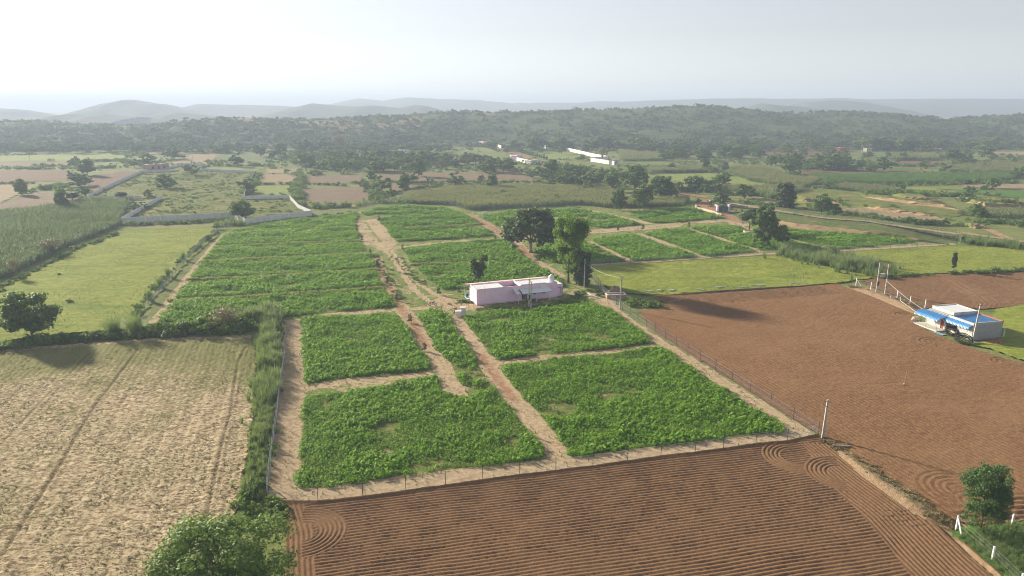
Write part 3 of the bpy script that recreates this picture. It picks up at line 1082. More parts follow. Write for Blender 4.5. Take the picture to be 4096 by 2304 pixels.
sheet('pasture', LPAST, .03, .5, MAT['pasture'], past_h, ragged=.8, label='smooth yellow green meadow at left behind the lone round tree', cat='meadow')
sheet('pasture', RPAST, .03, .5, MAT['pasture'], past_h, ragged=.6, label='yellow green meadow between the farm fence and the brown field', cat='meadow')
sheet('meadow', G([(3940, 1290), (3990, 1240), (4096, 1222), (4500, 1215), (4600, 1600), (4200, 1478), (4060, 1440), (3960, 1400), (3900, 1385), (3960, 1350)]), .05, .5,
      MAT['pasture'], past_h, ragged=.8, label='patch of grass right of the blue roofed shed', cat='meadow')
sheet('crop_field', G([(3800, 2130), (3900, 2115), (4096, 2092), (4500, 2080), (4500, 2600), (4000, 2600), (3990, 2304), (3900, 2210), (3840, 2165)]), .05, .4, MAT['green'], past_h, ragged=.3, label='corner of bright green crop at the bottom right', cat='field')

# middle distance fields: outline, material, height of sheet, label
FIELDS = [
    (Z1((0, 505), (300, 498), (720, 488), (940, 500), (900, 525), (700, 540), (0, 548), (-400, 550), (-400, 505)), 'ygreen', 'yellow_green_field', 'bright yellow green strip at the far left below the woods'),
    (Z1((-300, 552), (520, 547), (530, 575), (-300, 588)), 'soil_far', 'fallow_field', 'thin brown strip under the yellow green strip at far left'),
    (Z1((-300, 612), (500, 610), (520, 640), (500, 690), (-300, 702)), 'soil_farred', 'fallow_field', 'brown fallow field at left between the tree clumps'),
    (Z1((670, 650), (930, 612), (1040, 632), (870, 700), (710, 785), (660, 760)), 'soil_farred', 'fallow_field', 'brown field touching the outer side of the precast wall'),
    (Z1((-300, 722), (130, 718), (240, 742), (130, 790), (0, 852), (-300, 900)), 'tan', 'fallow_field', 'sandy field corner at the left edge'),
    (Z1((0, 862), (260, 772), (560, 782), (620, 802), (480, 880), (300, 900), (0, 935), (-300, 960)), 'soil_far', 'fallow_field', 'brown tilled field between the sandy corner and the millet'),
    (Z1((640, 478), (1020, 452), (1010, 472), (660, 486)), 'ygreen', 'green_field', 'narrow bright strip at the foot of the left woods'),
    (Z1((1060, 485), (1340, 442), (1350, 492), (1180, 500)), 'tan', 'fallow_field', 'greyish field left of the slender dark tree'),
    (Z1((1260, 562), (1420, 492), (1600, 490), (1590, 520), (1550, 562), (1400, 572)), 'tan', 'bare_field', 'bare pale lot behind the brick ruin'),
    (Z1((1555, 555), (1640, 498), (1900, 480), (1990, 520), (1980, 556)), 'greygreen', 'green_field', 'blue green crop field behind the precast wall'),
    (Z1((1480, 470), (1700, 438), (2180, 425), (2190, 478), (1720, 470)), 'soil_far', 'fallow_field', 'faint brown field below the left woods'),
    (Z1((1500, 590), (1970, 585), (1890, 617), (1480, 608)), 'ygreen', 'green_field', 'light green strip along the back of the precast wall'),
    (Z1((1955, 602), (2190, 597), (2195, 627), (1945, 637)), 'tan', 'fallow_field', 'small tan plot with three grass tussocks'),
    (Z1((1900, 642), (2200, 642), (2195, 702), (1905, 706)), 'tan', 'fallow_field', 'tan plot right of the precast enclosure'),
    (Z1((1880, 727), (2150, 722), (2125, 800), (1855, 812)), 'ygreen', 'seeded_field', 'greenish seeded plot in the notch of the precast wall'),
    ([(1217, 703), (1310, 700), (1450, 700), (1440, 733), (1215, 735)], 'soil_far', 'fallow_field', 'brown striped plot left of the bushy hedge trees'),
    ([(1210, 752), (1300, 750), (1480, 750), (1492, 785), (1470, 810), (1300, 826), (1218, 822)], 'soil_far', 'fallow_field', 'broad brown tilled plot above the farm corner'),
    ([(1510, 697), (1700, 690), (2080, 692), (2150, 718), (2160, 726), (1520, 728)], 'soil_far', 'fallow_field', 'tan ploughed plots below the dark grove'),
    ([(1560, 738), (2180, 736), (2150, 752), (1560, 765)], 'soil_far', 'fallow_field', 'thin tan plot above the grey green millet'),
    ([(3204, 684), (3326, 680), (3674, 681), (3790, 693), (3471, 699), (3216, 702)], 'soil_farred', 'fallow_field', 'red brown strip in the right distance'),
    (Z3((2040, 667), (2576, 664), (2900, 664), (2900, 692), (2400, 695), (2150, 686)), 'tan', 'fallow_field', 'tan strip with two small trees at right'),
    (Z3((2310, 697), (2900, 695), (2900, 714), (2400, 711)), 'soil_farred', 'fallow_field', 'thin dark brown strip at the right edge'),
    (Z3((2090, 712), (2400, 708), (2900, 712), (2900, 765), (2576, 762), (2380, 750)), 'green', 'green_field', 'vivid green field above the gully at right'),
    (Z3((1560, 686), (2050, 684), (2150, 700), (1900, 711)), 'ygreen', 'green_field', 'pale green strip above the gully scrub'),
    (Z3((60, 602), (430, 592), (620, 620), (820, 660), (700, 684), (300, 660), (80, 640)), 'ygreen', 'green_field', 'yellow green field behind the gate road'),
    (Z3((1270, 862), (1340, 835), (1420, 828), (1700, 858), (2070, 908), (1950, 925), (1600, 905), (1280, 888)), 'tan', 'sand_flat', 'pale sandy flat below the eroded bank'),
    (Z3((1080, 700), (1300, 708), (1500, 735), (1800, 790), (2190, 862), (2120, 890), (1800, 850), (1450, 792), (1240, 765), (1000, 790), (1010, 730)), 'rough', 'grass_flat', 'olive grass terrace between the eroded banks'),
    (Z3((980, 785), (1120, 775), (1130, 800), (1000, 806)), 'ygreen', 'grass_flat', 'small pale meadow patch behind the tall bush'),
    (Z3((700, 440), (1020, 425), (1250, 430), (1300, 470), (1100, 480), (700, 470)), 'soil_farred', 'fallow_field', 'red brown ground among the dark trees on the right'),
    (Z3((1310, 445), (1900, 440), (1980, 468), (1600, 476), (1300, 470)), 'greygreen', 'green_field', 'grey green millet strip in front of the village trees'),
    (Z3((1420, 415), (1680, 415), (1660, 430), (1430, 432)), 'ygreen', 'green_field', 'yellow green strip beside the white house at right'),
    (Z3((1930, 362), (2220, 368), (2240, 390), (1960, 392)), 'green', 'green_field', 'far green strip in front of the grey blue shed'),
    (Z3((1940, 400), (2500, 410), (2600, 430), (2200, 440), (1950, 425)), 'tan', 'fallow_field', 'tan strip left of the dark round tree far right'),
    (Z3((2350, 445), (2900, 440), (2900, 468), (2360, 470)), 'tan', 'fallow_field', 'buff strip at the right edge behind scrub'),
    (Z3((1650, 505), (1980, 512), (2010, 535), (1700, 535)), 'soil_farred', 'fallow_field', 'dark red plot behind the row of trees at right'),
    (Z3((1660, 550), (1760, 548), (1850, 566), (1400, 566)), 'green', 'green_field', 'bright green plot under the row of trees at right'),
    (Z2((1460, 485), (1800, 478), (1950, 500), (1900, 530), (1600, 530), (1480, 515)), 'ygreen', 'green_field', 'light green field inside the white walled estate'),
    (Z2((1440, 450), (1700, 445), (1790, 470), (1470, 480)), 'green', 'green_field', 'green strip at the back of the white walled estate'),
    (Z2((900, 420), (1150, 415), (1280, 450), (1240, 480), (930, 450)), 'ygreen', 'green_field', 'green lawn left of the tree lined avenue'),
    (Z2((230, 410), (440, 405), (480, 470), (250, 440)), 'greygreen', 'green_field', 'dull green field beyond the grove'),
    (Z2((1570, 400), (2100, 400), (2180, 430), (1640, 440)), 'greygreen', 'green_field', 'brownish green field behind the white walled estate'),
    (Z3((540, 345), (1000, 350), (1400, 340), (1430, 385), (1000, 380), (560, 360)), 'tan', 'fallow_field', 'buff field at the foot of the right ridge'),
    (Z3((1050, 385), (1430, 380), (1440, 415), (1060, 410)), 'green', 'green_field', 'green field at the foot of the right ridge'),
]
for i, (p, m, nm, lb) in enumerate(FIELDS):
    w = G(p)
    c = max(1.2, np.hypot(*w.mean(0)) / 260.)
    sheet(nm, w, .12 + .012 * (i % 5), c, MAT[m], ragged=c * 1.2, label=lb, cat='field',
          h=lambda X, Y: (fbm(X * .35, Y * .35, 3, 2) - .5) * .16)

# walled grassy enclosure
ENC = G([(497, 888), (935, 868), (981, 893), (1243, 858), (1156, 799), (978, 799), (1017, 696), (793, 684), (815, 664), (720, 668), (571, 691), (352, 797), (565, 797), (647, 797)])
sheet('enclosure_meadow', ENC, .05, 1.0, MAT['rough'], lambda X, Y: (fbm(X * .3, Y * .3, 71, 3) - .5) * .6 + .35, label='rough yellowish meadow inside the precast wall', cat='meadow')


def ribbon(name, pts, width, z, mat, **k):
    """road strip with slightly uneven edges following pts (x, y)"""
    pts = np.asarray(pts, float)
    seg = np.hypot(*np.diff(pts, axis=0).T)
    s = np.concatenate([[0], np.cumsum(seg)])
    n = max(8, int(s[-1] / 2.0))
    t = np.linspace(0, s[-1], n)
    P = np.stack([np.interp(t, s, pts[:, 0]), np.interp(t, s, pts[:, 1])], 1)
    for _ in range(3):
        P[1:-1] = (P[:-2] + 2 * P[1:-1] + P[2:]) / 4
    D = np.gradient(P, axis=0)
    D /= np.linalg.norm(D, axis=1, keepdims=True)
    N = np.stack([-D[:, 1], D[:, 0]], 1)
    offs = np.array([-.5, -.3, -.12, .12, .3, .5]) * width
    dip = np.array([.03, -.06, .02, .02, -.06, .03])
    V = []
    for j, o in enumerate(offs):
        e = (vn(t / 2.5, 0 * t + j, 7) - .5) * width * .22 * (abs(o) > width * .4)
        q = P + N * (o + e)[:, None]
        V.append(np.column_stack([q, np.full(n, 0.) + (z if np.isscalar(z) else np.interp(t, s, z)) + dip[j]]))
    V = np.stack(V, 1).reshape(-1, 3)
    i = np.arange(n * 6).reshape(n, 6)
    F = np.stack([i[:-1, :-1], i[1:, :-1], i[1:, 1:], i[:-1, 1:]], -1).reshape(-1, 4)
    return link(name, mesh_np(name, V, F, mat, True), kind='structure', **k)


# raised dirt road on its bank at the right of the farm
ROADPX = [(2660, 760), (2712, 772), (2793, 790), (2849, 798), (2905, 810), (3049, 834), (3119, 846), (3300, 873), (3471, 885), (3587, 904), (3837, 938), (4096, 966), (4400, 1000)]
ZR = 2.0
ROADW = G(ROADPX, ZR)


def bank(name, rows, mats, label, cat, noise_amp=.25, nseg=140, seed=1):
    """rows: list of (points (n,2), z) from the foot of the slope to the back; lofts one surface with ragged relief; a material slot per strip"""
    res = []
    for p, z in rows:
        p = np.asarray(p, float)
        s = np.concatenate([[0], np.cumsum(np.hypot(*np.diff(p, axis=0).T))])
        t = np.linspace(0, s[-1], nseg)
        res.append((np.interp(t, s, p[:, 0]), np.interp(t, s, p[:, 1]), np.full(nseg, float(z))))
    X, Y, Z, strip = [], [], [], []
    sub = 7
    for a in range(len(res) - 1):
        for q in range(sub + (a == len(res) - 2)):
            f = q / sub
            X.append(res[a][0] * (1 - f) + res[a + 1][0] * f)
            Y.append(res[a][1] * (1 - f) + res[a + 1][1] * f)
            Z.append(res[a][2] * (1 - f) + res[a + 1][2] * f)
            strip.append(a)
    X, Y, Z = np.array(X), np.array(Y), np.array(Z)
    e = np.linspace(0, 1, nseg)[None]
    Z = Z * sstep(0, .28, e) * sstep(0, .28, 1 - e)
    w = np.clip(Z / 1.0, 0, 1)
    X = X + (fbm(X / 3., Y / 3. + Z, seed, 4) - .5) * noise_amp * 3 * w
    Y = Y + (fbm(X / 3. + 9, Y / 3. + Z, seed + 1, 4) - .5) * noise_amp * 5 * w
    Z = Z + (fbm(X / 2.2, Y / 2.2, seed + 2, 4) - .5) * noise_amp * 1.6 * w
    Z[0] -= .3
    Z[-1] -= .3
    n, m = X.shape
    i = np.arange(n * m).reshape(n, m)
    F = np.stack([i[:-1, :-1], i[:-1, 1:], i[1:, 1:], i[1:, :-1]], -1).reshape(-1, 4)
    me = mesh_np(name, np.stack([X.ravel(), Y.ravel(), Z.ravel()], 1), F, mats[0], True)
    for mm in mats[1:]:
        me.materials.append(mm)
    mi = np.repeat(np.array([min(strip[r], len(mats) - 1) for r in range(n - 1)]), m - 1).astype(np.int32)
    me.polygons.foreach_set('material_index', mi)
    return link(name, me, kind='structure', label=label, cat=cat)


cut_foot = G([(2950, 893)] + Z6((700, 165), (900, 180), (1100, 210), (1300, 228), (1500, 248), (1840, 284), (2120, 305)))
cut_top = G([(2955, 880)] + Z6((700, 130), (900, 142), (1000, 160), (1300, 190), (1500, 216), (1800, 247), (2120, 285)), 1.5)
road_lo = np.array([g(a, b + 9, ZR - .1) for a, b in ROADPX if 2900 < a < 3900])
road_hi = np.array([g(a, b - 12, ZR - .1) for a, b in ROADPX if 2900 < a < 3900])
back = road_hi + np.array([9., 16.])
bank('road_bank', [(cut_foot, 0), (cut_top, 1.5), (road_lo, ZR - .15), (road_hi, ZR - .15), (back, 0)], [MAT['bank'], MAT['slope'], MAT['slope'], MAT['slope']],
     'grassy embankment with a raw earth cut carrying the dirt road', 'embankment', .22, seed=3)
fr = [ROADW[i] for i in range(4, 11)]
ribbon('dirt_road', fr, 3.4, ZR + .12, MAT['road'], label='pale dirt road running along the embankment at right', cat='road')
ribbon('dirt_road', [g(a, b) for a, b in ((2150, 660), (2310, 690), (2400, 712), (2480, 728), (2560, 742), (2660, 760), (2740, 776), (2830, 792))], 4.5, .18, MAT['redroad'], label='reddish dirt road passing behind the trees to the gate', cat='road')
ribbon('dirt_road', [g(a, b) for a, b in ((3840, 932), (3960, 950), (4096, 968), (4400, 1005))], 3.6, .2, MAT['road'], label='pale dirt road leaving the picture at the right edge', cat='road')
ribbon('footpath', [g(a, b) for a, b in ((3900, 900), (3950, 920), (4023, 951), (4080, 968))], 3.0, .14, MAT['road'], label='short sandy path joining the dirt road at far right', cat='path')
ribbon('avenue_road', [g(a, b) for a, b in ((1940, 582), (2010, 602), (2070, 620), (2115, 634), (2160, 646))], 7.0, .25, MAT['redroad'], label='straight red brick coloured avenue between rows of small trees', cat='road')


def eroded(px, h, back_d, label, seed):
    f = G(px)
    n = np.array([0.25, 1.0])
    top = f + n * (h * .45)
    bk = f + n * back_d
    bank('eroded_bank', [(f, 0), (top, h), (top + n * back_d * .3, h * .95), (bk, 0)], [MAT['bank'], MAT['rough'], MAT['rough']], label, 'earth bank', .6, 160, seed)


eroded(Z3((1000, 782), (1080, 790), (1180, 790), (1250, 798), (1330, 808)), 1.5, 30, 'crumbling earth bank behind the tall bush at right', 11)
eroded(Z3((1420, 828), (1500, 835), (1600, 852), (1700, 866), (1900, 892), (2070, 912)), 1.3, 26, 'eroded orange bank along the back of the sandy flat', 12)
eroded(Z3((1440, 752), (1600, 778), (1750, 798), (1900, 818), (2000, 830), (2110, 846), (2200, 862)), 1.4, 30, 'long crumbling bank along the olive grass terrace', 13)
eroded(Z3((1700, 770), (1800, 782), (1900, 790), (2050, 800)), 1.8, 40, 'shaded red earth cliff under the gully scrub', 14)
eroded(Z3((2170, 790), (2250, 805), (2310, 822), (2420, 826), (2700, 836)), 1.5, 45, 'bare earth cliff below the vivid green field', 15)
eroded(Z3((2200, 965), (2240, 972), (2290, 968)), 1.3, 12, 'small crumbling earth scar at far right', 16)
eroded(Z2((2080, 893), (2300, 880), (2576, 868)), 1.4, 10, 'dark earth step at the top edge of the farm', 17)
# low dry ridge between the two brown fields and a spoil bund behind
bank('field_bund', [(G(B4((590, 575), (690, 665), (870, 820), (1060, 970), (1260, 1110), (1420, 1215))), 0), (G(B4((640, 560), (750, 650), (930, 790), (1120, 930), (1310, 1060), (1460, 1160)), .5), .5),
                    (G(B4((670, 545), (810, 635), (1020, 770), (1230, 900), (1430, 1030), (1530, 1110))), 0)], [MAT['bank'], MAT['dryverge']], 'low dry earth ridge between the two brown fields', 'earth bund', .2, 120, 21)
bank('field_bund', [(G(Z6((1330, 610), (1480, 650), (1610, 700), (1750, 760), (1860, 800))), 0), (G(Z6((1350, 590), (1500, 628), (1640, 672), (1780, 730), (1900, 780)), .6), .6),
                    (G(Z6((1400, 575), (1540, 605), (1680, 650), (1820, 710), (1930, 760))), 0)], [MAT['bank'], MAT['bank']], 'scruffy earth ridge under the white fence posts near the shed', 'earth bund', .3, 120, 22)
bank('field_bund', [(G(Z6((-60, 672), (200, 655), (500, 632), (900, 606), (1290, 585))), 0), (G(Z6((-60, 660), (200, 644), (500, 622), (900, 597), (1290, 576)), .4), .4), (G(Z6((-60, 640), (200, 630), (500, 610), (900, 588), (1290, 566))), 0)],
     [MAT['bank'], MAT['rough']], 'low grassy edge between the meadow and the tilled field', 'earth bund', .2, 140, 23)
bank('field_bund', [(G(B4((1440, 1200), (1560, 1320), (1700, 1440), (1850, 1600))), 0), (G(B4((1470, 1180), (1600, 1300), (1740, 1420), (1900, 1580)), .4), .45), (G(B4((1520, 1190), (1650, 1310), (1790, 1430), (1950, 1600))), 0)],
     [MAT['bank']], 'dusty earth verge along the corner fence at bottom right', 'earth bund', .18, 80, 24)

# ================================================================== PLANTS
LEAF = {
    'crop': leafmat('crop_leaf', (0.059, 0.205, 0.013), (0.162, 0.389, 0.026), .50, .5, 1.5, tip=(.36, .58, .06), patch=(.20, .37, .04)),  # tip tint paints the backlit highlights onto the top leaves
    'grass': leafmat('tall_grass_blade', (.095, .18, .045), (.21, .31, .09), .42, .5, .5, tip=(.34, .34, .22)),
    'tuft': leafmat('meadow_tuft', (.17, .20, .042), (.30, .30, .085), .3, .6, .3),
    'millet': leafmat('millet_leaf', (.115, .19, .07), (.20, .275, .105), .4, .5, .15, tip=(.40, .36, .20)),
    'millet3': leafmat('green_millet_leaf', (.09, .17, .075), (.16, .245, .11), .4, .5, .15, tip=(.19, .23, .13)),
    'millet2': leafmat('young_millet_leaf', (.07, .19, .04), (.14, .29, .07), .4, .5, .15, tip=(.2, .26, .09)),
    'scrub': leafmat('scrub_leaf', (.050, .105, .040), (.125, .195, .072), .30, .6, .05),
    'hedge': leafmat('hedge_leaf', (0.081, 0.155, 0.032), (0.207, 0.305, 0.069), .36, .6, .4),
    'dry': leafmat('dry_bush_leaf', (.17, .13, .06), (.30, .24, .11), .25, .5, .8),
    'pale': leafmat('pale_dry_grass', (.34, .33, .12), (.50, .47, .19), .35, .6, .5),
    'weed': leafmat('weed_leaf', (.10, .12, .03), (.19, .19, .06), .3, .6, .4),
    'green': leafmat('tree_leaf', (0.066, 0.144, 0.026), (0.180, 0.276, 0.055), .27, .45, .35),
    'dark': leafmat('dark_tree_leaf', (0.037, 0.071, 0.030), (0.092, 0.132, 0.048), .28, .3, .6),
    'deep': leafmat('deep_green_leaf', (.046, .105, .032), (.125, .195, .052), .30, .3, .5),
    'bright': leafmat('bright_tree_leaf', (.09, .19, .02), (.22, .35, .04), .45, .3, .5),
    'olive': leafmat('olive_tree_leaf', (0.084, 0.132, 0.034), (0.186, 0.240, 0.067), .27, .45, .35),
    'teal': leafmat('feathery_tree_leaf', (.075, .15, .056), (.185, .275, .105), .40, .3, .6),
}
BARK = plain('bark', (.13, .095, .065), (.20, .155, .11), 6, .9, .5)
BARK_PALE = plain('pale_bark', (.26, .22, .17), (.36, .31, .25), 5, .9, .4)


def rosette(n, r, h, size, mat, seed, name):
    rg = np.random.default_rng(seed)
    a = rg.uniform(0, 6.283, n)
    q = rg.uniform(0, 1, n) ** .7
    C = np.stack([np.cos(a) * r * q, np.sin(a) * r * q, h * (.25 + .75 * (1 - q ** 2)) * rg.uniform(.55, 1.1, n)], 1)
    D = np.stack([np.cos(a) * q * .9, np.sin(a) * q * .9, .7 + .5 * rg.random(n)], 1) + rg.normal(size=(n, 3)) * .35
    V, F = leaves(C, D, size * rg.uniform(.7, 1.3, n), rg, .15, .62)
    tip = np.repeat(np.clip((C[:, 2] / h - .5) * 1.7, 0, .85), 4)  # upper leaves weighted lighter, backlight painted into the crop colour
    return mesh_np(name, V, F, mat, attrs={'tip': tip})


def blades(n, h, spread, w, mat, seed, name, plume=.0):
    """tuft of arching blades, each a strip of three quads narrowing to the tip"""
    rg = np.random.default_rng(seed)
    V, F, T = [], [], []
    for i in range(n):
        a = rg.uniform(0, 6.283)
        hh = h * rg.uniform(.55, 1.1)
        sp = spread * rg.uniform(.1, 1.0) ** .8
        bx, by = rg.normal(0, spread * .14), rg.normal(0, spread * .14)
        dx, dy = math.cos(a), math.sin(a)
        ww = w * rg.uniform(.7, 1.4)
        b0 = len(V)
        pl = rg.random() < plume
        for k, t in enumerate((0, .4, .75, 1.0)):
            ox = bx + dx * sp * t ** 1.8
            oy = by + dy * sp * t ** 1.8
            z = hh * (t - .22 * t ** 3 * sp / max(spread, .01))
            k2 = ww * (1.0, .9, .7, .15)[k] * (1.5 if pl and k == 2 else 1)
            V += [(ox - dy * k2, oy + dx * k2, z), (ox + dy * k2, oy - dx * k2, z)]
            tv = (0, .05, .25, .55)[k] * (2.0 if pl else .7)
            T += [min(1, tv)] * 2
        for k in range(3):
            F.append((b0 + 2 * k, b0 + 2 * k + 1, b0 + 2 * k + 3, b0 + 2 * k + 2))
    return mesh_np(name, V, np.array(F), mat, attrs={'tip': T})


def millet(n, h, r, mat, seed, name, heads=.8):
    """clump of cereal stalks: stalk, drooping leaves, seed head"""
    rg = np.random.default_rng(seed)
    V, F, T = [], [], []

    def quad(a, b, c, d, t):
        i = len(V)
        V.extend([a, b, c, d])
        F.append((i, i + 1, i + 2, i + 3))
        T.extend(t)
    for i in range(n):
        x, y = rg.uniform(-r, r, 2)
        hh = h * rg.uniform(.75, 1.1)
        a0 = rg.uniform(0, 6.28)
        lx, ly = rg.normal(0, .08, 2) * hh
        w = .03 * h / 2
        c, s = math.cos(a0) * w, math.sin(a0) * w
        quad((x - c, y - s, 0), (x + c, y + s, 0), (x + lx + c, y + ly + s, hh), (x + lx - c, y + ly - s, hh), (0, 0, .1, .1))
        for k in range(5):
            t = rg.uniform(.25, .92)
            a = rg.uniform(0, 6.28)
            L = h * rg.uniform(.22, .4)
            px, py, pz = x + lx * t, y + ly * t, hh * t
            dx, dy = math.cos(a), math.sin(a)
            ww = .045 * h / 2
            mx, my, mz = px + dx * L * .5, py + dy * L * .5, pz + L * .28
            ex, ey, ez = px + dx * L, py + dy * L, pz - L * .05
            quad((px - dy * ww, py + dx * ww, pz), (px + dy * ww, py - dx * ww, pz), (mx + dy * ww, my - dx * ww, mz), (mx - dy * ww, my + dx * ww, mz), (0, 0, 0, 0))
            quad((mx - dy * ww, my + dx * ww, mz), (mx + dy * ww, my - dx * ww, mz), (ex, ey, ez), (ex - dy * .01, ey + dx * .01, ez), (0, 0, .1, .1))
        if rg.random() < heads:
            w = .065 * h / 2
            for q in range(2):
                c, s = math.cos(a0 + q * 1.57) * w, math.sin(a0 + q * 1.57) * w
                quad((x + lx - c, y + ly - s, hh * .95), (x + lx + c, y + ly + s, hh * .95), (x + lx + c * .6, y + ly + s * .6, hh * 1.14), (x + lx - c * .6, y + ly - s * .6, hh * 1.14), (1, 1, 1, 1))
    return mesh_np(name, V, np.array(F), mat, attrs={'tip': T})


def bushmesh(name, n, size, mat, seed, flat=1.0, nl=4):
    rg = random.Random(seed)
    lob = [(rg.uniform(-.45, .45), rg.uniform(-.45, .45), rg.uniform(.3, .62) * flat, rg.uniform(.4, .62), rg.uniform(.4, .62), rg.uniform(.32, .5) * flat) for _ in range(nl)]
    return crown(name, lob, n, size, mat, seed, clump=.45, nclump=max(8, n // 14))


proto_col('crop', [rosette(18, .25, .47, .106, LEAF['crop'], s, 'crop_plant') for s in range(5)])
proto_col('tallgrass', [blades(46, 2.1, 1.0, .022, LEAF['grass'], s, 'grass_clump', .25) for s in range(4)])
proto_col('lowgrass', [blades(14, .5, .35, .02, LEAF['tuft'], s, 'grass_tuft') for s in range(4)])
proto_col('palegrass', [blades(16, .5, .35, .03, LEAF['pale'], s + 50, 'pale_grass_tuft') for s in range(3)])
proto_col('weed', [rosette(9, .22, .22, .10, LEAF['weed'], s + 30, 'weed_plant') for s in range(3)])
proto_col('millet', [millet(6, 2.0, .5, LEAF['millet'], s, 'millet_clump') for s in range(4)])
proto_col('millet_green', [millet(6, 2.0, .5, LEAF['millet3'], s + 7, 'green_millet_clump', .6) for s in range(4)])
proto_col('millet_young', [millet(7, 1.7, .5, LEAF['millet2'], s, 'young_millet_clump', .35) for s in range(4)])
proto_col('hedge', [bushmesh('hedge_bush', 260, .12, LEAF['hedge'], s) for s in range(5)])
proto_col('scrub', [bushmesh('scrub_bush', 90, .2, LEAF['scrub'], s + 60, .9) for s in range(5)])
proto_col('dry', [bushmesh('dry_bush', 160, .10, LEAF['dry'], s + 80) for s in range(3)])

def strip_pts(px, width, step, seed, z=0.0, world=False):
    p = np.asarray(px, float) if world else G(px)
    s = np.concatenate([[0], np.cumsum(np.hypot(*np.diff(p, axis=0).T))])
    n = max(3, int(s[-1] * width / step ** 2))
    rg = np.random.default_rng(seed)
    t = rg.uniform(0, s[-1], n)
    X, Y = np.interp(t, s, p[:, 0]), np.interp(t, s, p[:, 1])
    return np.stack([X + rg.normal(0, width * .35, n), Y + rg.normal(0, width * .35, n), np.full(n, z)], 1), t / s[-1]


# ---- crop plots
for j, (k, (p, sp, lb)) in enumerate(PLOTW.items()):
    X, Y = jitter_grid(p, sp * 1.3, j + 1, fence_dir if j < 6 else .1, .45, ragged=.9, sx=.62, jy=.24)
    keep = np.ones(X.shape, bool)
    for b in BUNDS:
        keep &= dline(b, X, Y) > 1.5 + .5 * (vn(X / 1.5, Y / 1.5, 7) - .5)
    for t, w, v in TRACKS:
        if v > .7:
            keep &= dline(t, X, Y) > w * (.6 + .7 * vn(X / 1.7, Y / 1.7, 5))
    thin = fbm(X / 5.5, Y / 5.5, 11 + j, 3)
    fine = fbm(X / 1.3, Y / 1.3, 90 + j, 2)
    keep &= (thin * .7 + fine * .3) > (.315 if k not in ('mid', 'p9', 'um') else .42)
    X, Y, thin = X[keep], Y[keep], thin[keep]
    rg = np.random.default_rng(j)
    sc = sp / .36 * rg.gamma(14, 1 / 13.5, len(X)).clip(.5, 1.7) * (.7 + .55 * sstep(.3, .6, thin))
    S = np.stack([sc, sc, sc * rg.uniform(.8, 1.2, len(X)) * min(1.0, .36 / sp * 1.25)], 1)
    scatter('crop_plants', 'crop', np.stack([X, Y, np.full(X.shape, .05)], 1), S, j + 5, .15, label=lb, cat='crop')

Pb = []
for j, b in enumerate(BUNDS):
    q, t = strip_pts(b, 1.1, .3, 170 + j, .1, True)
    Pb.append(q)
Pb = np.concatenate(Pb)
rgb = np.random.default_rng(3)
scatter('bund_grass', 'palegrass', Pb, rgb.uniform(1.0, 1.5, len(Pb)), 175, label='thin pale grass lines ruling the crop plots into strips', cat='grass')
# crop at bottom right corner, weeds, meadow tufts
p = G([(3830, 2160), (3900, 2125), (4096, 2098), (4300, 2090), (4300, 2500), (4060, 2420), (4000, 2304), (3900, 2215)])
X, Y = jitter_grid(p, .42, 71)
scatter('young_crop', 'tallgrass', np.stack([X, Y, 0 * X + .1], 1), np.full(len(X), .38), 72, label='leafy bright green crop in the fenced bottom right corner', cat='crop')


def tufts(poly, s, key, size, seed, name, label, cat, thr=.0, zz=.12, ragged=.5, zs=1.0):
    X, Y = jitter_grid(poly, s, seed, .3, .5, ragged)
    k = fbm(X / 6., Y / 6., seed, 3) > thr
    X, Y = X[k], Y[k]
    rg = np.random.default_rng(seed)
    sc = size * rg.uniform(.6, 1.4, len(X))
    return scatter(name, key, np.stack([X, Y, 0 * X + zz], 1), np.stack([sc, sc, sc * zs], 1), seed, label=label, cat=cat)


tufts(LPAST, .8, 'lowgrass', .55, 81, 'meadow_grass', 'short yellow green grass tufts over the left meadow', 'grass')
tufts(RPAST, .8, 'lowgrass', .6, 82, 'meadow_grass', 'short yellow green grass tufts over the meadow in front of the brown field', 'grass')
tufts(ENC, 1.5, 'lowgrass', 1.3, 83, 'meadow_grass', 'rough tufts growing inside the precast wall', 'grass', .45)
tufts(ENC, 2.4, 'hedge', .9, 84, 'low_scrub', 'low green scrub patches inside the precast wall', 'scrub', .56, 0.0)
tufts(STUB, .5, 'weed', .55, 85, 'stubble_weeds', 'olive weeds scattered over the pale stubble field', 'weeds', .42)
tufts(FARM, 1.1, 'lowgrass', .55, 86, 'track_grass', 'sparse grass along the farm tracks and plot edges', 'grass', .5, .05)

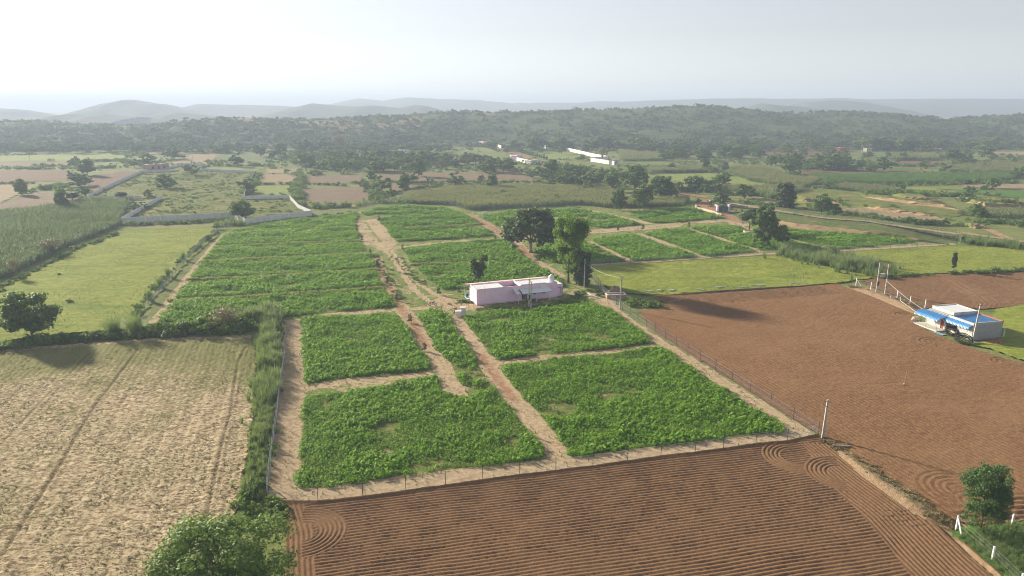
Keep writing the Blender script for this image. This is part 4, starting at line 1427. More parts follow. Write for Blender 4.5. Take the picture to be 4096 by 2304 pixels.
# ---- tall cereals
MIL = [
    (Z4((-500, 560), (0, 590), (100, 560), (250, 480), (400, 400), (560, 320), (700, 270), (870, 200), (890, 130)) + Z1((905, 960), (945, 850), (700, 840), (520, 870), (280, 905), (0, 935), (-500, 960)), 'millet_green', 1.0, 1.15, 'tall grey green millet field at the left edge'),
    ([(1610, 787), (1790, 757), (2000, 752), (2224, 744), (2440, 754), (2480, 800), (2620, 805), (2760, 800), (2740, 826), (2440, 834), (2330, 820), (2000, 836), (1876, 843), (1820, 822), (1626, 814)], 'millet', 1.1, 1.05, 'broad grey green millet field behind the farm'),
    (Z3((1100, 612), (1500, 606), (1900, 605), (2300, 604), (2576, 600), (2500, 640), (2030, 664), (1600, 668), (1270, 660)), 'millet_young', 1.7, 1.3, 'bright green cereal field in the right distance'),
    (Z3((560, 562), (780, 555), (1020, 622), (1180, 650), (1080, 692), (900, 690), (700, 650), (540, 592)), 'millet', 1.7, 1.2, 'yellowish millet field behind the tall bush at right'),
    (Z3((500, 690), (700, 690), (1060, 695), (1050, 722), (760, 740), (560, 720)), 'millet', 1.6, 1.0, 'tan headed millet strip behind the embankment road'),
    (Z3((2020, 560), (2500, 520), (2900, 520), (2900, 596), (2560, 598), (2050, 586)), 'millet', 2.2, 1.3, 'grey millet field left of the dark tree at the right edge'),
    (Z3((0, 555), (430, 548), (460, 580), (300, 586), (0, 592)), 'millet', 2.0, 1.2, 'millet strip right of the big middle trees'),
    (Z3((1650, 470), (1960, 470), (1980, 505), (1660, 505)), 'millet', 2.6, 1.5, 'millet strip below the village trees'),
    (Z3((40, 380), (260, 378), (280, 420), (60, 415)), 'millet', 2.6, 1.3, 'grey millet field right of the white walled estate'),
    (Z3((1330, 670), (1560, 690), (1700, 715), (1500, 735), (1280, 700)), 'millet', 1.8, 1.0, 'millet patch above the long crumbling bank'),
    (Z3((2100, 880), (2300, 850), (2576, 850), (2800, 870), (2800, 900), (2400, 905)), 'millet', 1.8, .9, 'scrubby millet at the right edge below the cliff'),
    (Z2((2150, 440), (2500, 450), (2500, 540), (2180, 545)), 'millet', 2.4, 1.2, 'dull millet right of the white walls'),
]
for j, (px, key, s, sz, lb) in enumerate(MIL):
    p = G(px)
    X, Y = jitter_grid(p, s, 200 + j, .1, .45, ragged=s)
    rg = np.random.default_rng(j)
    sc = sz * rg.uniform(.75, 1.2, len(X)) * (.7 + .5 * fbm(X / 9., Y / 9., j, 3))
    w = s * 1.15 * rg.uniform(.8, 1.2, len(X))
    scatter('cereal_stalks', key, np.stack([X, Y, 0 * X + .02], 1), np.stack([np.maximum(sc, w), np.maximum(sc, w), sc], 1), 300 + j, .08, label=lb, cat='crop')


def growth(name, key, px, width, step, size, seed, label, cat, zs=1.0, var=.35, z=0.0):
    P, t = strip_pts(px, width, step, seed, z)
    rg = np.random.default_rng(seed + 1)
    sc = size * rg.uniform(1 - var, 1 + var, len(P)) * (.65 + .7 * fbm(P[:, 0] / 5., P[:, 1] / 5., seed, 2))
    return scatter(name, key, P, np.stack([sc, sc, sc * zs], 1), seed + 2, label=label, cat=cat)


growth('tall_grass', 'tallgrass', [(1060, 1640), (1048, 1780), (1028, 1900), (1010, 1990)], 2.6, .7, .5, 441, 'light yellowish grass among the weeds under the lower left fence', 'grass')
# tall grass along the left fence of the farm and along the hedge line
growth('tall_grass', 'tallgrass', [(1072, 1250), (1074, 1330), (1074, 1430), (1072, 1520), (1062, 1620)], 2.7, .5, 1.0, 401, 'tall feathery grass belt beside the left farm fence', 'grass')
growth('tall_grass', 'tallgrass', [(1060, 1620), (1050, 1720), (1040, 1800)], 1.9, .5, .75, 402, 'shorter yellowish grass where the belt thins beside the left fence', 'grass')
growth('weed_thicket', 'hedge', [(1060, 1650), (1045, 1800), (1020, 1930), (1000, 2030), (985, 2120)], 1.7, .8, .75, 403, 'leafy weeds under the lower left fence', 'weeds', .9)
growth('weed_thicket', 'hedge', [(1085, 2010), (1110, 2060), (1090, 2110)], 1.2, .7, .9, 404, 'grey green weeds around the front left fence corner', 'weeds')
growth('tall_grass', 'tallgrass', [(880, 1310), (940, 1305), (1000, 1290), (1060, 1270), (1095, 1255)], 2.8, .62, 1.35, 405, 'tall grass at the corner where the hedge meets the fence', 'grass')
growth('hedge', 'hedge', [(-60, 1405), (60, 1392), (200, 1372), (330, 1360), (420, 1352), (600, 1342)], 2.6, .8, 1.4, 406, 'dark hedge under the lone round tree at the left edge', 'hedge')
growth('hedge', 'hedge', [(600, 1338), (700, 1335), (800, 1328), (880, 1322), (1000, 1318)], 2.8, .7, 1.7, 407, 'dense leafy hedge between two big grass clumps', 'hedge')
growth('hedge', 'hedge', [(-200, 1330), (0, 1155), (100, 1105), (217, 1045), (330, 990), (400, 965), (470, 935)], 1.8, .95, .95, 408, 'low bushy hedge between the millet and the left meadow', 'hedge', .8)
growth('hedge', 'hedge', [(500, 902), (620, 898), (750, 893), (850, 888), (930, 884)], 2.6, 1.1, 1.1, 409, 'scrub along the foot of the long precast wall', 'hedge')
growth('tall_grass', 'tallgrass', [(860, 905), (920, 898), (975, 903)], 3.0, .9, 1.1, 410, 'grass clump at the kink of the precast wall', 'grass')
growth('hedge', 'hedge', [(1000, 905), (1120, 885), (1250, 868), (1330, 862), (1400, 850)], 1.6, 1.1, .8, 411, 'low scrub between the precast wall and the top crop strip', 'hedge')
growth('tall_grass', 'tallgrass', [(1270, 835), (1400, 828), (1500, 815), (1600, 812), (1740, 815)], 4.0, 1.2, 1.0, 412, 'hazy green grass band behind the top farm fence', 'grass')
growth('tall_grass', 'tallgrass', Z6((980, 370), (1100, 395), (1250, 430), (1400, 465), (1460, 490)), 11.0, .75, 1.2, 413, 'big patch of tall dark green grass in the right meadow', 'grass')
growth('tall_grass', 'tallgrass', Z6((2130, 285), (2300, 310), (2576, 340), (2800, 360)), 5.0, .9, 1.2, 414, 'dark green reed bank below the dirt road at the right edge', 'grass')
growth('hedge', 'hedge', Z6((2040, 515), (2200, 505), (2400, 500), (2576, 490), (2800, 480)), 1.6, .8, 1.0, 415, 'hedge along the top of the furrowed field at right', 'hedge')
growth('hedge', 'hedge', Z6((1640, 540), (1780, 528), (1960, 520)), 1.2, .8, .75, 416, 'low hedge behind the twin pole transformer', 'hedge')
growth('dry_scrub', 'dry', B4((640, 585), (760, 660), (960, 800), (1160, 930), (1340, 1060), (1440, 1140)), 1.5, .42, .55, 417, 'dry grass on the ridge between the brown fields', 'dry grass', .7)
growth('dry_scrub', 'dry', Z6((1400, 600), (1540, 640), (1680, 690), (1820, 750)), 2.2, .6, .65, 418, 'dry tangled grass below the white fence posts', 'dry grass', .7)
growth('weed_thicket', 'hedge', Z5((1720, 770), (1800, 740), (1900, 690), (1990, 670), (2050, 720)), 2.0, 1.0, .8, 419, 'green weeds around the right end of the pink house', 'weeds', .7)
growth('weed_thicket', 'hedge', Z5((940, 770), (1020, 750), (1090, 760)), 1.6, .9, .6, 420, 'weeds at the left corner of the pink house', 'weeds', .7)
growth('weed_thicket', 'hedge', Z5((1100, 815), (1300, 800), (1480, 795), (1700, 775)), 1.5, .8, .55, 421, 'weeds along the front of the pink house', 'weeds', .7)
growth('grey_bush', 'hedge', Z5((2230, 770), (2300, 770), (2400, 775), (2450, 790)), 2.6, .8, 1.2, 422, 'grey green thicket at the top corner of the brown field', 'bush', .9)
growth('weed_thicket', 'hedge', Z5((350, 390), (420, 500), (500, 640), (560, 740)), 2.0, 1.1, .5, 423, 'weedy verge left of the farm track', 'weeds', .7)
growth('weed_thicket', 'hedge', Z5((520, 420), (600, 520), (720, 640)), 2.4, 1.2, .5, 424, 'weedy verge right of the farm track', 'weeds', .7)
growth('fence_scrub', 'hedge', Z4((1560, 230), (1600, 250), (1500, 300), (1350, 440), (1230, 560), (1060, 740), (990, 850)), 1.2, 1.1, .75, 425, 'scrub along the fence between meadow and crop', 'scrub')
# gully and wayside scrub on the right
growth('gully_scrub', 'hedge', Z3((1250, 900), (1400, 905), (1600, 920), (1800, 935), (2100, 955), (2200, 960)), 5.0, 1.5, 1.7, 426, 'bushy scrub between the road and the sandy flat', 'scrub')
growth('gully_scrub', 'tallgrass', Z3((1280, 890), (1450, 890), (1560, 905)), 4.0, 1.2, 1.3, 427, 'green grass below the sandy flat', 'grass')
growth('gully_scrub', 'hedge', Z3((1500, 735), (1700, 735), (1900, 745), (2100, 755), (2180, 770)), 7.0, 1.9, 2.1, 428, 'dark scrub on the lip of the red earth cliff', 'scrub')
growth('gully_scrub', 'hedge', Z3((2200, 790), (2320, 800), (2500, 815), (2700, 830)), 7.0, 2.0, 2.0, 429, 'scrub below the cliff at the right edge', 'scrub')
growth('gully_scrub', 'hedge', Z3((2250, 930), (2400, 935), (2576, 950), (2800, 960)), 8.0, 1.8, 1.6, 430, 'scrub spreading over the slope at the right edge', 'scrub')
growth('gully_scrub', 'hedge', Z3((560, 800), (640, 810), (760, 810), (870, 830)), 5.0, 1.5, 1.6, 431, 'scrub behind the road near the gate', 'scrub')
growth('tall_grass', 'tallgrass', Z3((680, 745), (800, 745), (880, 770)), 6.0, 1.2, 1.3, 432, 'green reeds behind the embankment road', 'grass')
growth('gully_scrub', 'hedge', Z3((1290, 700), (1450, 720), (1620, 745)), 2.0, 1.4, 1.2, 433, 'scrub on top of the long crumbling bank', 'scrub')
growth('bank_grass', 'tallgrass', Z6((900, 125), (1200, 150), (1500, 185), (1800, 225), (2080, 260)), 3.0, .7, .5, 434, 'grass on the slope below the embankment road', 'grass', z=1.4)
# hedgerows and field edges in the middle distance
HR = [
    (Z1((0, 600), (300, 602), (600, 598)), 2.5, 1.6), (Z1((0, 710), (240, 708)), 2, 1.5), (Z1((600, 600), (700, 600), (830, 590)), 8, 2.2), (Z1((230, 760), (400, 745), (480, 720)), 6, 2.0), (Z1((700, 545), (900, 540), (1000, 560), (1100, 565)), 9, 2.0),
    (Z1((1500, 585), (1750, 578), (1980, 575)), 3, 1.6), (Z1((1890, 640), (1870, 690), (1810, 790)), 3.5, 2.0), (Z1((2200, 630), (2220, 690), (2170, 760), (2200, 830)), 4, 2.2), (Z1((1900, 715), (2200, 712), (2576, 725)), 2, 1.5),
    ([(1400, 735), (1500, 733)], 3, 1.6), ([(1510, 731), (1700, 733), (2000, 731), (2190, 731)], 3.0, 1.7), ([(1480, 740), (1500, 780), (1520, 810)], 5, 2.2), (Z2((560, 770), (700, 740), (900, 735)), 3, 1.5),
    (Z3((1060, 700), (1250, 690), (1600, 682), (2000, 672), (2500, 660)), 2.0, 1.8), (Z3((1000, 560), (1200, 560), (1400, 575)), 5, 2.2), (Z3((100, 590), (420, 585)), 3, 2.0), (Z3((1640, 540), (1800, 545), (2000, 545)), 3, 2.0),
    (Z3((1960, 395), (2300, 400), (2576, 440)), 3, 2.4), (Z3((1600, 455), (1900, 460)), 4, 2.6), (Z3((2000, 480), (2300, 520), (2576, 500)), 5, 2.2), (Z3((560, 380), (900, 395), (1300, 400)), 4, 2.6),
    (Z3((2060, 660), (2500, 655)), 2.5, 1.8), (Z2((700, 720), (1000, 725), (1300, 715)), 2, 1.5), (Z2((1700, 700), (1900, 720), (2100, 740)), 7, 2.0), (Z2((1500, 640), (1700, 650), (1900, 680)), 9, 2.2),
    (Z2((0, 400), (600, 395), (1100, 395)), 8, 3.0), (Z2((1250, 400), (1700, 395), (2300, 385)), 8, 3.0), (Z1((0, 470), (400, 465), (900, 455), (1400, 440), (2000, 415)), 14, 3.2), (Z3((0, 330), (600, 335), (1200, 330), (1800, 330), (2576, 330)), 14, 3.2),
    (Z3((150, 700), (300, 715), (430, 700)), 7, 2.0), (Z3((1150, 670), (1300, 660)), 4, 1.8),
]
P, S = [], []
for j, (px, w, sz) in enumerate(HR):
    q, t = strip_pts(px, w, sz * 1.0, 500 + j)
    rg = np.random.default_rng(j)
    P.append(q)
    S.append(sz * rg.uniform(.5, 1.2, len(q)))
scatter('hedgerow', 'hedge', np.concatenate(P), np.concatenate(S), 555, label='bushy hedgerows along the far field edges', cat='hedgerow')

rg = np.random.default_rng(31)
n = 12000
Y = 290 + 430 * rg.random(n) ** .8
X = rg.uniform(-1, 1, n) * Y * 1.05
ok = (fbm(X / 28., Y / 28., 15, 3) + .25 * rg.random(n)) > .66
for q in [G(f[0]) for f in FIELDS] + [G(m[0]) for m in MIL] + [ENC, FARM]:
    ok &= ~inside(q, X, Y)
X, Y = X[ok], Y[ok]
scatter('valley_scrub', 'hedge', np.stack([X, Y, 0 * X], 1), rg.gamma(4, .42, len(X)).clip(.5, 4.0), 32, label='scattered bushes over the uncultivated valley floor', cat='scrub')

# ---- ridge scrub and the woods at its foot
rg = np.random.default_rng(77)
n = 17000
X = rg.uniform(-900, 1150, n)
Y = 725 + 370 * rg.random(n) ** 1.0
Zr = ridge_z(X, Y)
k = (fbm(X / 26., Y / 26., 5, 3) > .40) & (np.abs(X) < 150 + Y * 1.0) & (rg.random(n) > rock_mask(X, Y, Zr) * .9)
X, Y, Zr = X[k], Y[k], Zr[k]
sz = rg.gamma(5, .48, len(X)).clip(.8, 5.5)
scatter('ridge_scrub', 'scrub', np.stack([X, Y, Zr - .2], 1), np.stack([sz * 1.15, sz * 1.15, sz], 1), 78, label='dense dark scrub clothing the whole ridge', cat='scrub')

# ------------------------------------------------------------------ trees: a few kinds at three levels of leaf detail, then placed one by one
def tree_kind(kind, seed, n, size):
    """-> trunk mesh, crown mesh for a tree 8 m tall and about 8 m wide (columns narrower)"""
    rg = random.Random(seed * 13 + len(kind))
    lob, leaf, bark, kw, tr, tt, lean = [], 'green', BARK, {}, .22, 2.6, (0, 0)
    deep = kind.endswith('_deep')
    kind = kind.replace('_deep', '')
    if kind == 'dome':          # round dense crown on a short trunk
        lob = [(0, 0, 4.2, 3.2, 3.2, 3.2), (1.2, .6, 2.2, 1.9, 1.9, 1.3), (-1.3, .3, 2.1, 1.9, 1.9, 1.3), (.1, -1.4, 2.3, 1.9, 1.9, 1.3)]
        for i in range(7):
            a = i * .9 + rg.random()
            lob.append((2.0 * math.cos(a), 2.0 * math.sin(a), rg.uniform(2.5, 5.4), 1.8, 1.8, 1.6))
        lob += [(rg.uniform(-.8, .8), rg.uniform(-.8, .8), 6.4, 1.9, 1.9, 1.35)]
        tt = 1.3
    elif kind == 'dark':        # broad dark umbrella with hanging sprays
        lob = [(0, 0, 4.6, 3.4, 3.4, 2.9)]
        for i in range(8):
            a = i * .78 + rg.random() * .5
            lob.append((2.6 * math.cos(a), 2.6 * math.sin(a), rg.uniform(2.6, 5.0), 1.6, 1.6, 1.5))
        lob += [(.3, -.2, 3.0, .9, .9, 1.0), (-.4, .3, 6.5, 1.8, 1.8, 1.3)]
        leaf, kw, tt, bark, tr = 'dark', dict(droop=.6, clump=.3), 2.2, BARK_PALE, .26
    elif kind == 'bright':      # tall airy crown, foliage hanging low along the stem
        lob = [(0, 0, 6.2, 2.6, 2.6, 1.6), (-1.2, .3, 5.4, 1.9, 1.9, 1.4), (1.3, -.3, 5.5, 1.9, 1.9, 1.5), (.4, .8, 6.7, 1.7, 1.7, 1.2), (-.7, 0, 3.9, 2.0, 1.9, 1.3), (.8, .1, 3.5, 1.9, 1.8, 1.2), (-.6, 0, 2.5, 1.5, 1.5, 1.0), (-.9, .2, 1.5, 1.2, 1.2, .7)]
        leaf, kw, tt, tr = 'bright', dict(clump=.34, surf=.5), 4.4, .16
    elif kind == 'column':      # narrow tree clothed to the ground
        lob = [(rg.uniform(-.25, .25), rg.uniform(-.25, .25), z, 1.7 - .08 * abs(z - 4), 1.7 - .08 * abs(z - 4), 1.1) for z in (.9, 2.1, 3.3, 4.5, 5.7, 6.8)]
        leaf, kw, tt = 'dark', dict(clump=.4), 4.5
    elif kind == 'acacia':      # flat topped thorn tree with bare fork
        for i in range(7):
            a = i * .9 + rg.random()
            r = rg.uniform(1.2, 2.9)
            lob.append((r * math.cos(a), r * math.sin(a), rg.uniform(3.2, 6.4), 2.0, 2.0, 1.1))
        lob.append((0, 0, 7.0, 2.1, 2.1, .9))
        leaf, kw, tt, tr = 'olive', dict(clump=.4, flat=True, surf=.5), 3.0, .2
    elif kind == 'neem':        # uneven many lobed crown
        for i in range(8):
            a = i * .8 + rg.random()
            r = rg.uniform(.8, 2.5)
            q = rg.uniform(1.1, 1.9)
            lob.append((r * math.cos(a), r * math.sin(a), rg.uniform(2.0, 5.9), q * 1.1, q * 1.1, q))
        lob += [(rg.uniform(-.5, .5), rg.uniform(-.5, .5), 6.3, 1.8, 1.8, 1.5), (0, 0, 3.8, 2.7, 2.7, 2.6), (1.0, -.8, 2.0, 1.8, 1.8, 1.3), (-1.1, .5, 1.9, 1.8, 1.8, 1.3)]
        tt = 1.2
    elif kind == 'bush':        # foliage down to the ground
        for i in range(7):
            a = i * .9 + rg.random()
            r = rg.uniform(.9, 2.2)
            q = rg.uniform(1.5, 2.2)
            lob.append((r * math.cos(a), r * math.sin(a), rg.uniform(1.3, 4.6), q, q, q))
        lob.append((0, 0, 5.6, 2.0, 2.0, 2.0))
        tt, leaf = 1.6, 'green'
    elif kind == 'feather':     # tall uneven feathery column of soft foliage
        lob = [(rg.uniform(-.5, .5), rg.uniform(-.4, .4), z, q, q, 1.2) for z, q in ((1.7, 2.1), (2.9, 2.2), (3.6, 1.7), (4.7, 2.5), (5.6, 2.6), (6.7, 2.1))]
        leaf, kw, tt, tr = 'teal', dict(clump=.36), 3.0, .14
    elif kind == 'sparse':      # thin young tree, bare limbs showing
        lob = [(0, 0, 5.2, 1.1, 1.1, 1.3), (.5, 0, 6.4, .8, .8, .9), (-.6, .2, 4.4, .8, .8, .8)]
        leaf, kw, tt, tr = 'dark', dict(clump=.6, surf=.2), 4.0, .12
    elif kind == 'twin':        # two upright dark stems of foliage
        lob = [(-.9, 0, 4.4, .9, .9, 1.4), (-1.5, 0, 6.6, .8, .8, 1.0), (-1.8, 0, 7.3, .5, .5, .5), (1.0, .2, 4.6, .85, .85, 1.5), (1.1, .2, 5.6, .6, .6, .8), (.1, 0, 3.0, 1.2, 1.0, 1.0), (-.2, .1, 2.1, 1.0, .9, .6)]
        leaf, kw, tt, tr = 'dark', dict(clump=.45, surf=.4), 2.4, .2
    elif kind == 'bare':        # leafless grey thorn tree
        lob = [(0, 0, 5.4, 2.6, 2.6, 2.0)]
        leaf, kw, tt, bark, n = 'dry', dict(clump=.9, surf=.1), 2.4, BARK_PALE, max(60, n // 8)
    limbs = [(l[0] * .9, l[1] * .9, max(l[2], tt + .3)) for l in lob[:9]]
    if kind == 'bare':
        limbs = [(rg.uniform(-2.8, 2.8), rg.uniform(-2.8, 2.8), rg.uniform(4.5, 7.8)) for _ in range(12)]
    if deep:
        leaf = 'deep'
    t = trunk_mesh('trunk', tr, tt, limbs, bark, seed, lean)
    if n > 9000:
        kw['nclump'] = 150
    c = crown('crown', lob, n, size, LEAF[leaf], seed, **kw)
    return t, c


KINDS = {}


def get_kind(kind, var, lod):
    key = (kind, var, lod)
    if key not in KINDS:
        n, s = {'huge': (24000, .10), 'hi': (15000, .125), 'mid': (5600, .25), 'low': (1700, .46)}[lod]
        if lod == 'mid' and kind in ('sparse', 'twin'):
            s = .2
        KINDS[key] = tree_kind(kind, var + 1, n, s)
    return KINDS[key]


TREE_N = [0]


def place_tree(px, py, top, w, kind, label, group=None, lod=None, name=None, rz=None, world=None, hm=None, wmm=None, cat='tree', z=0.0):
    rg = random.Random(TREE_N[0] * 7 + 3)
    TREE_N[0] += 1
    x, y = world if world else g(px, py, z)
    h = hm if hm else max(1.2, zt(top, y) - z)
    ww = wmm if wmm else wm(w, y, h / 2)
    if lod is None:
        lod = 'hi' if h / y > .075 else ('mid' if h / y > .022 else 'low')
    t, c = get_kind(kind, rg.randrange(2 if lod == 'mid' else 3) if lod not in ('hi', 'huge') else 0, lod)
    wid = {'column': 4.2, 'feather': 6.8, 'sparse': 2.8, 'twin': 4.6, 'bright': 6.6, 'acacia': 8.0, 'bush': 7.2, 'bare': 5.6}.get(kind, 7.6)
    e = empty(name or ('tree' if kind != 'bush' else 'bush'), (x, y, z), rg.uniform(0, 6.28) if rz is None else rz, label=label, cat=cat if kind != 'bush' else 'bush', group=group)
    if lod in ('mid', 'low'):
        ww *= 1.14
    sc = (ww / wid, ww / wid, h / 7.7)
    for nm, me in (('trunk', t), ('crown', c)):
        link(nm, me, e, sc=sc)
    return e


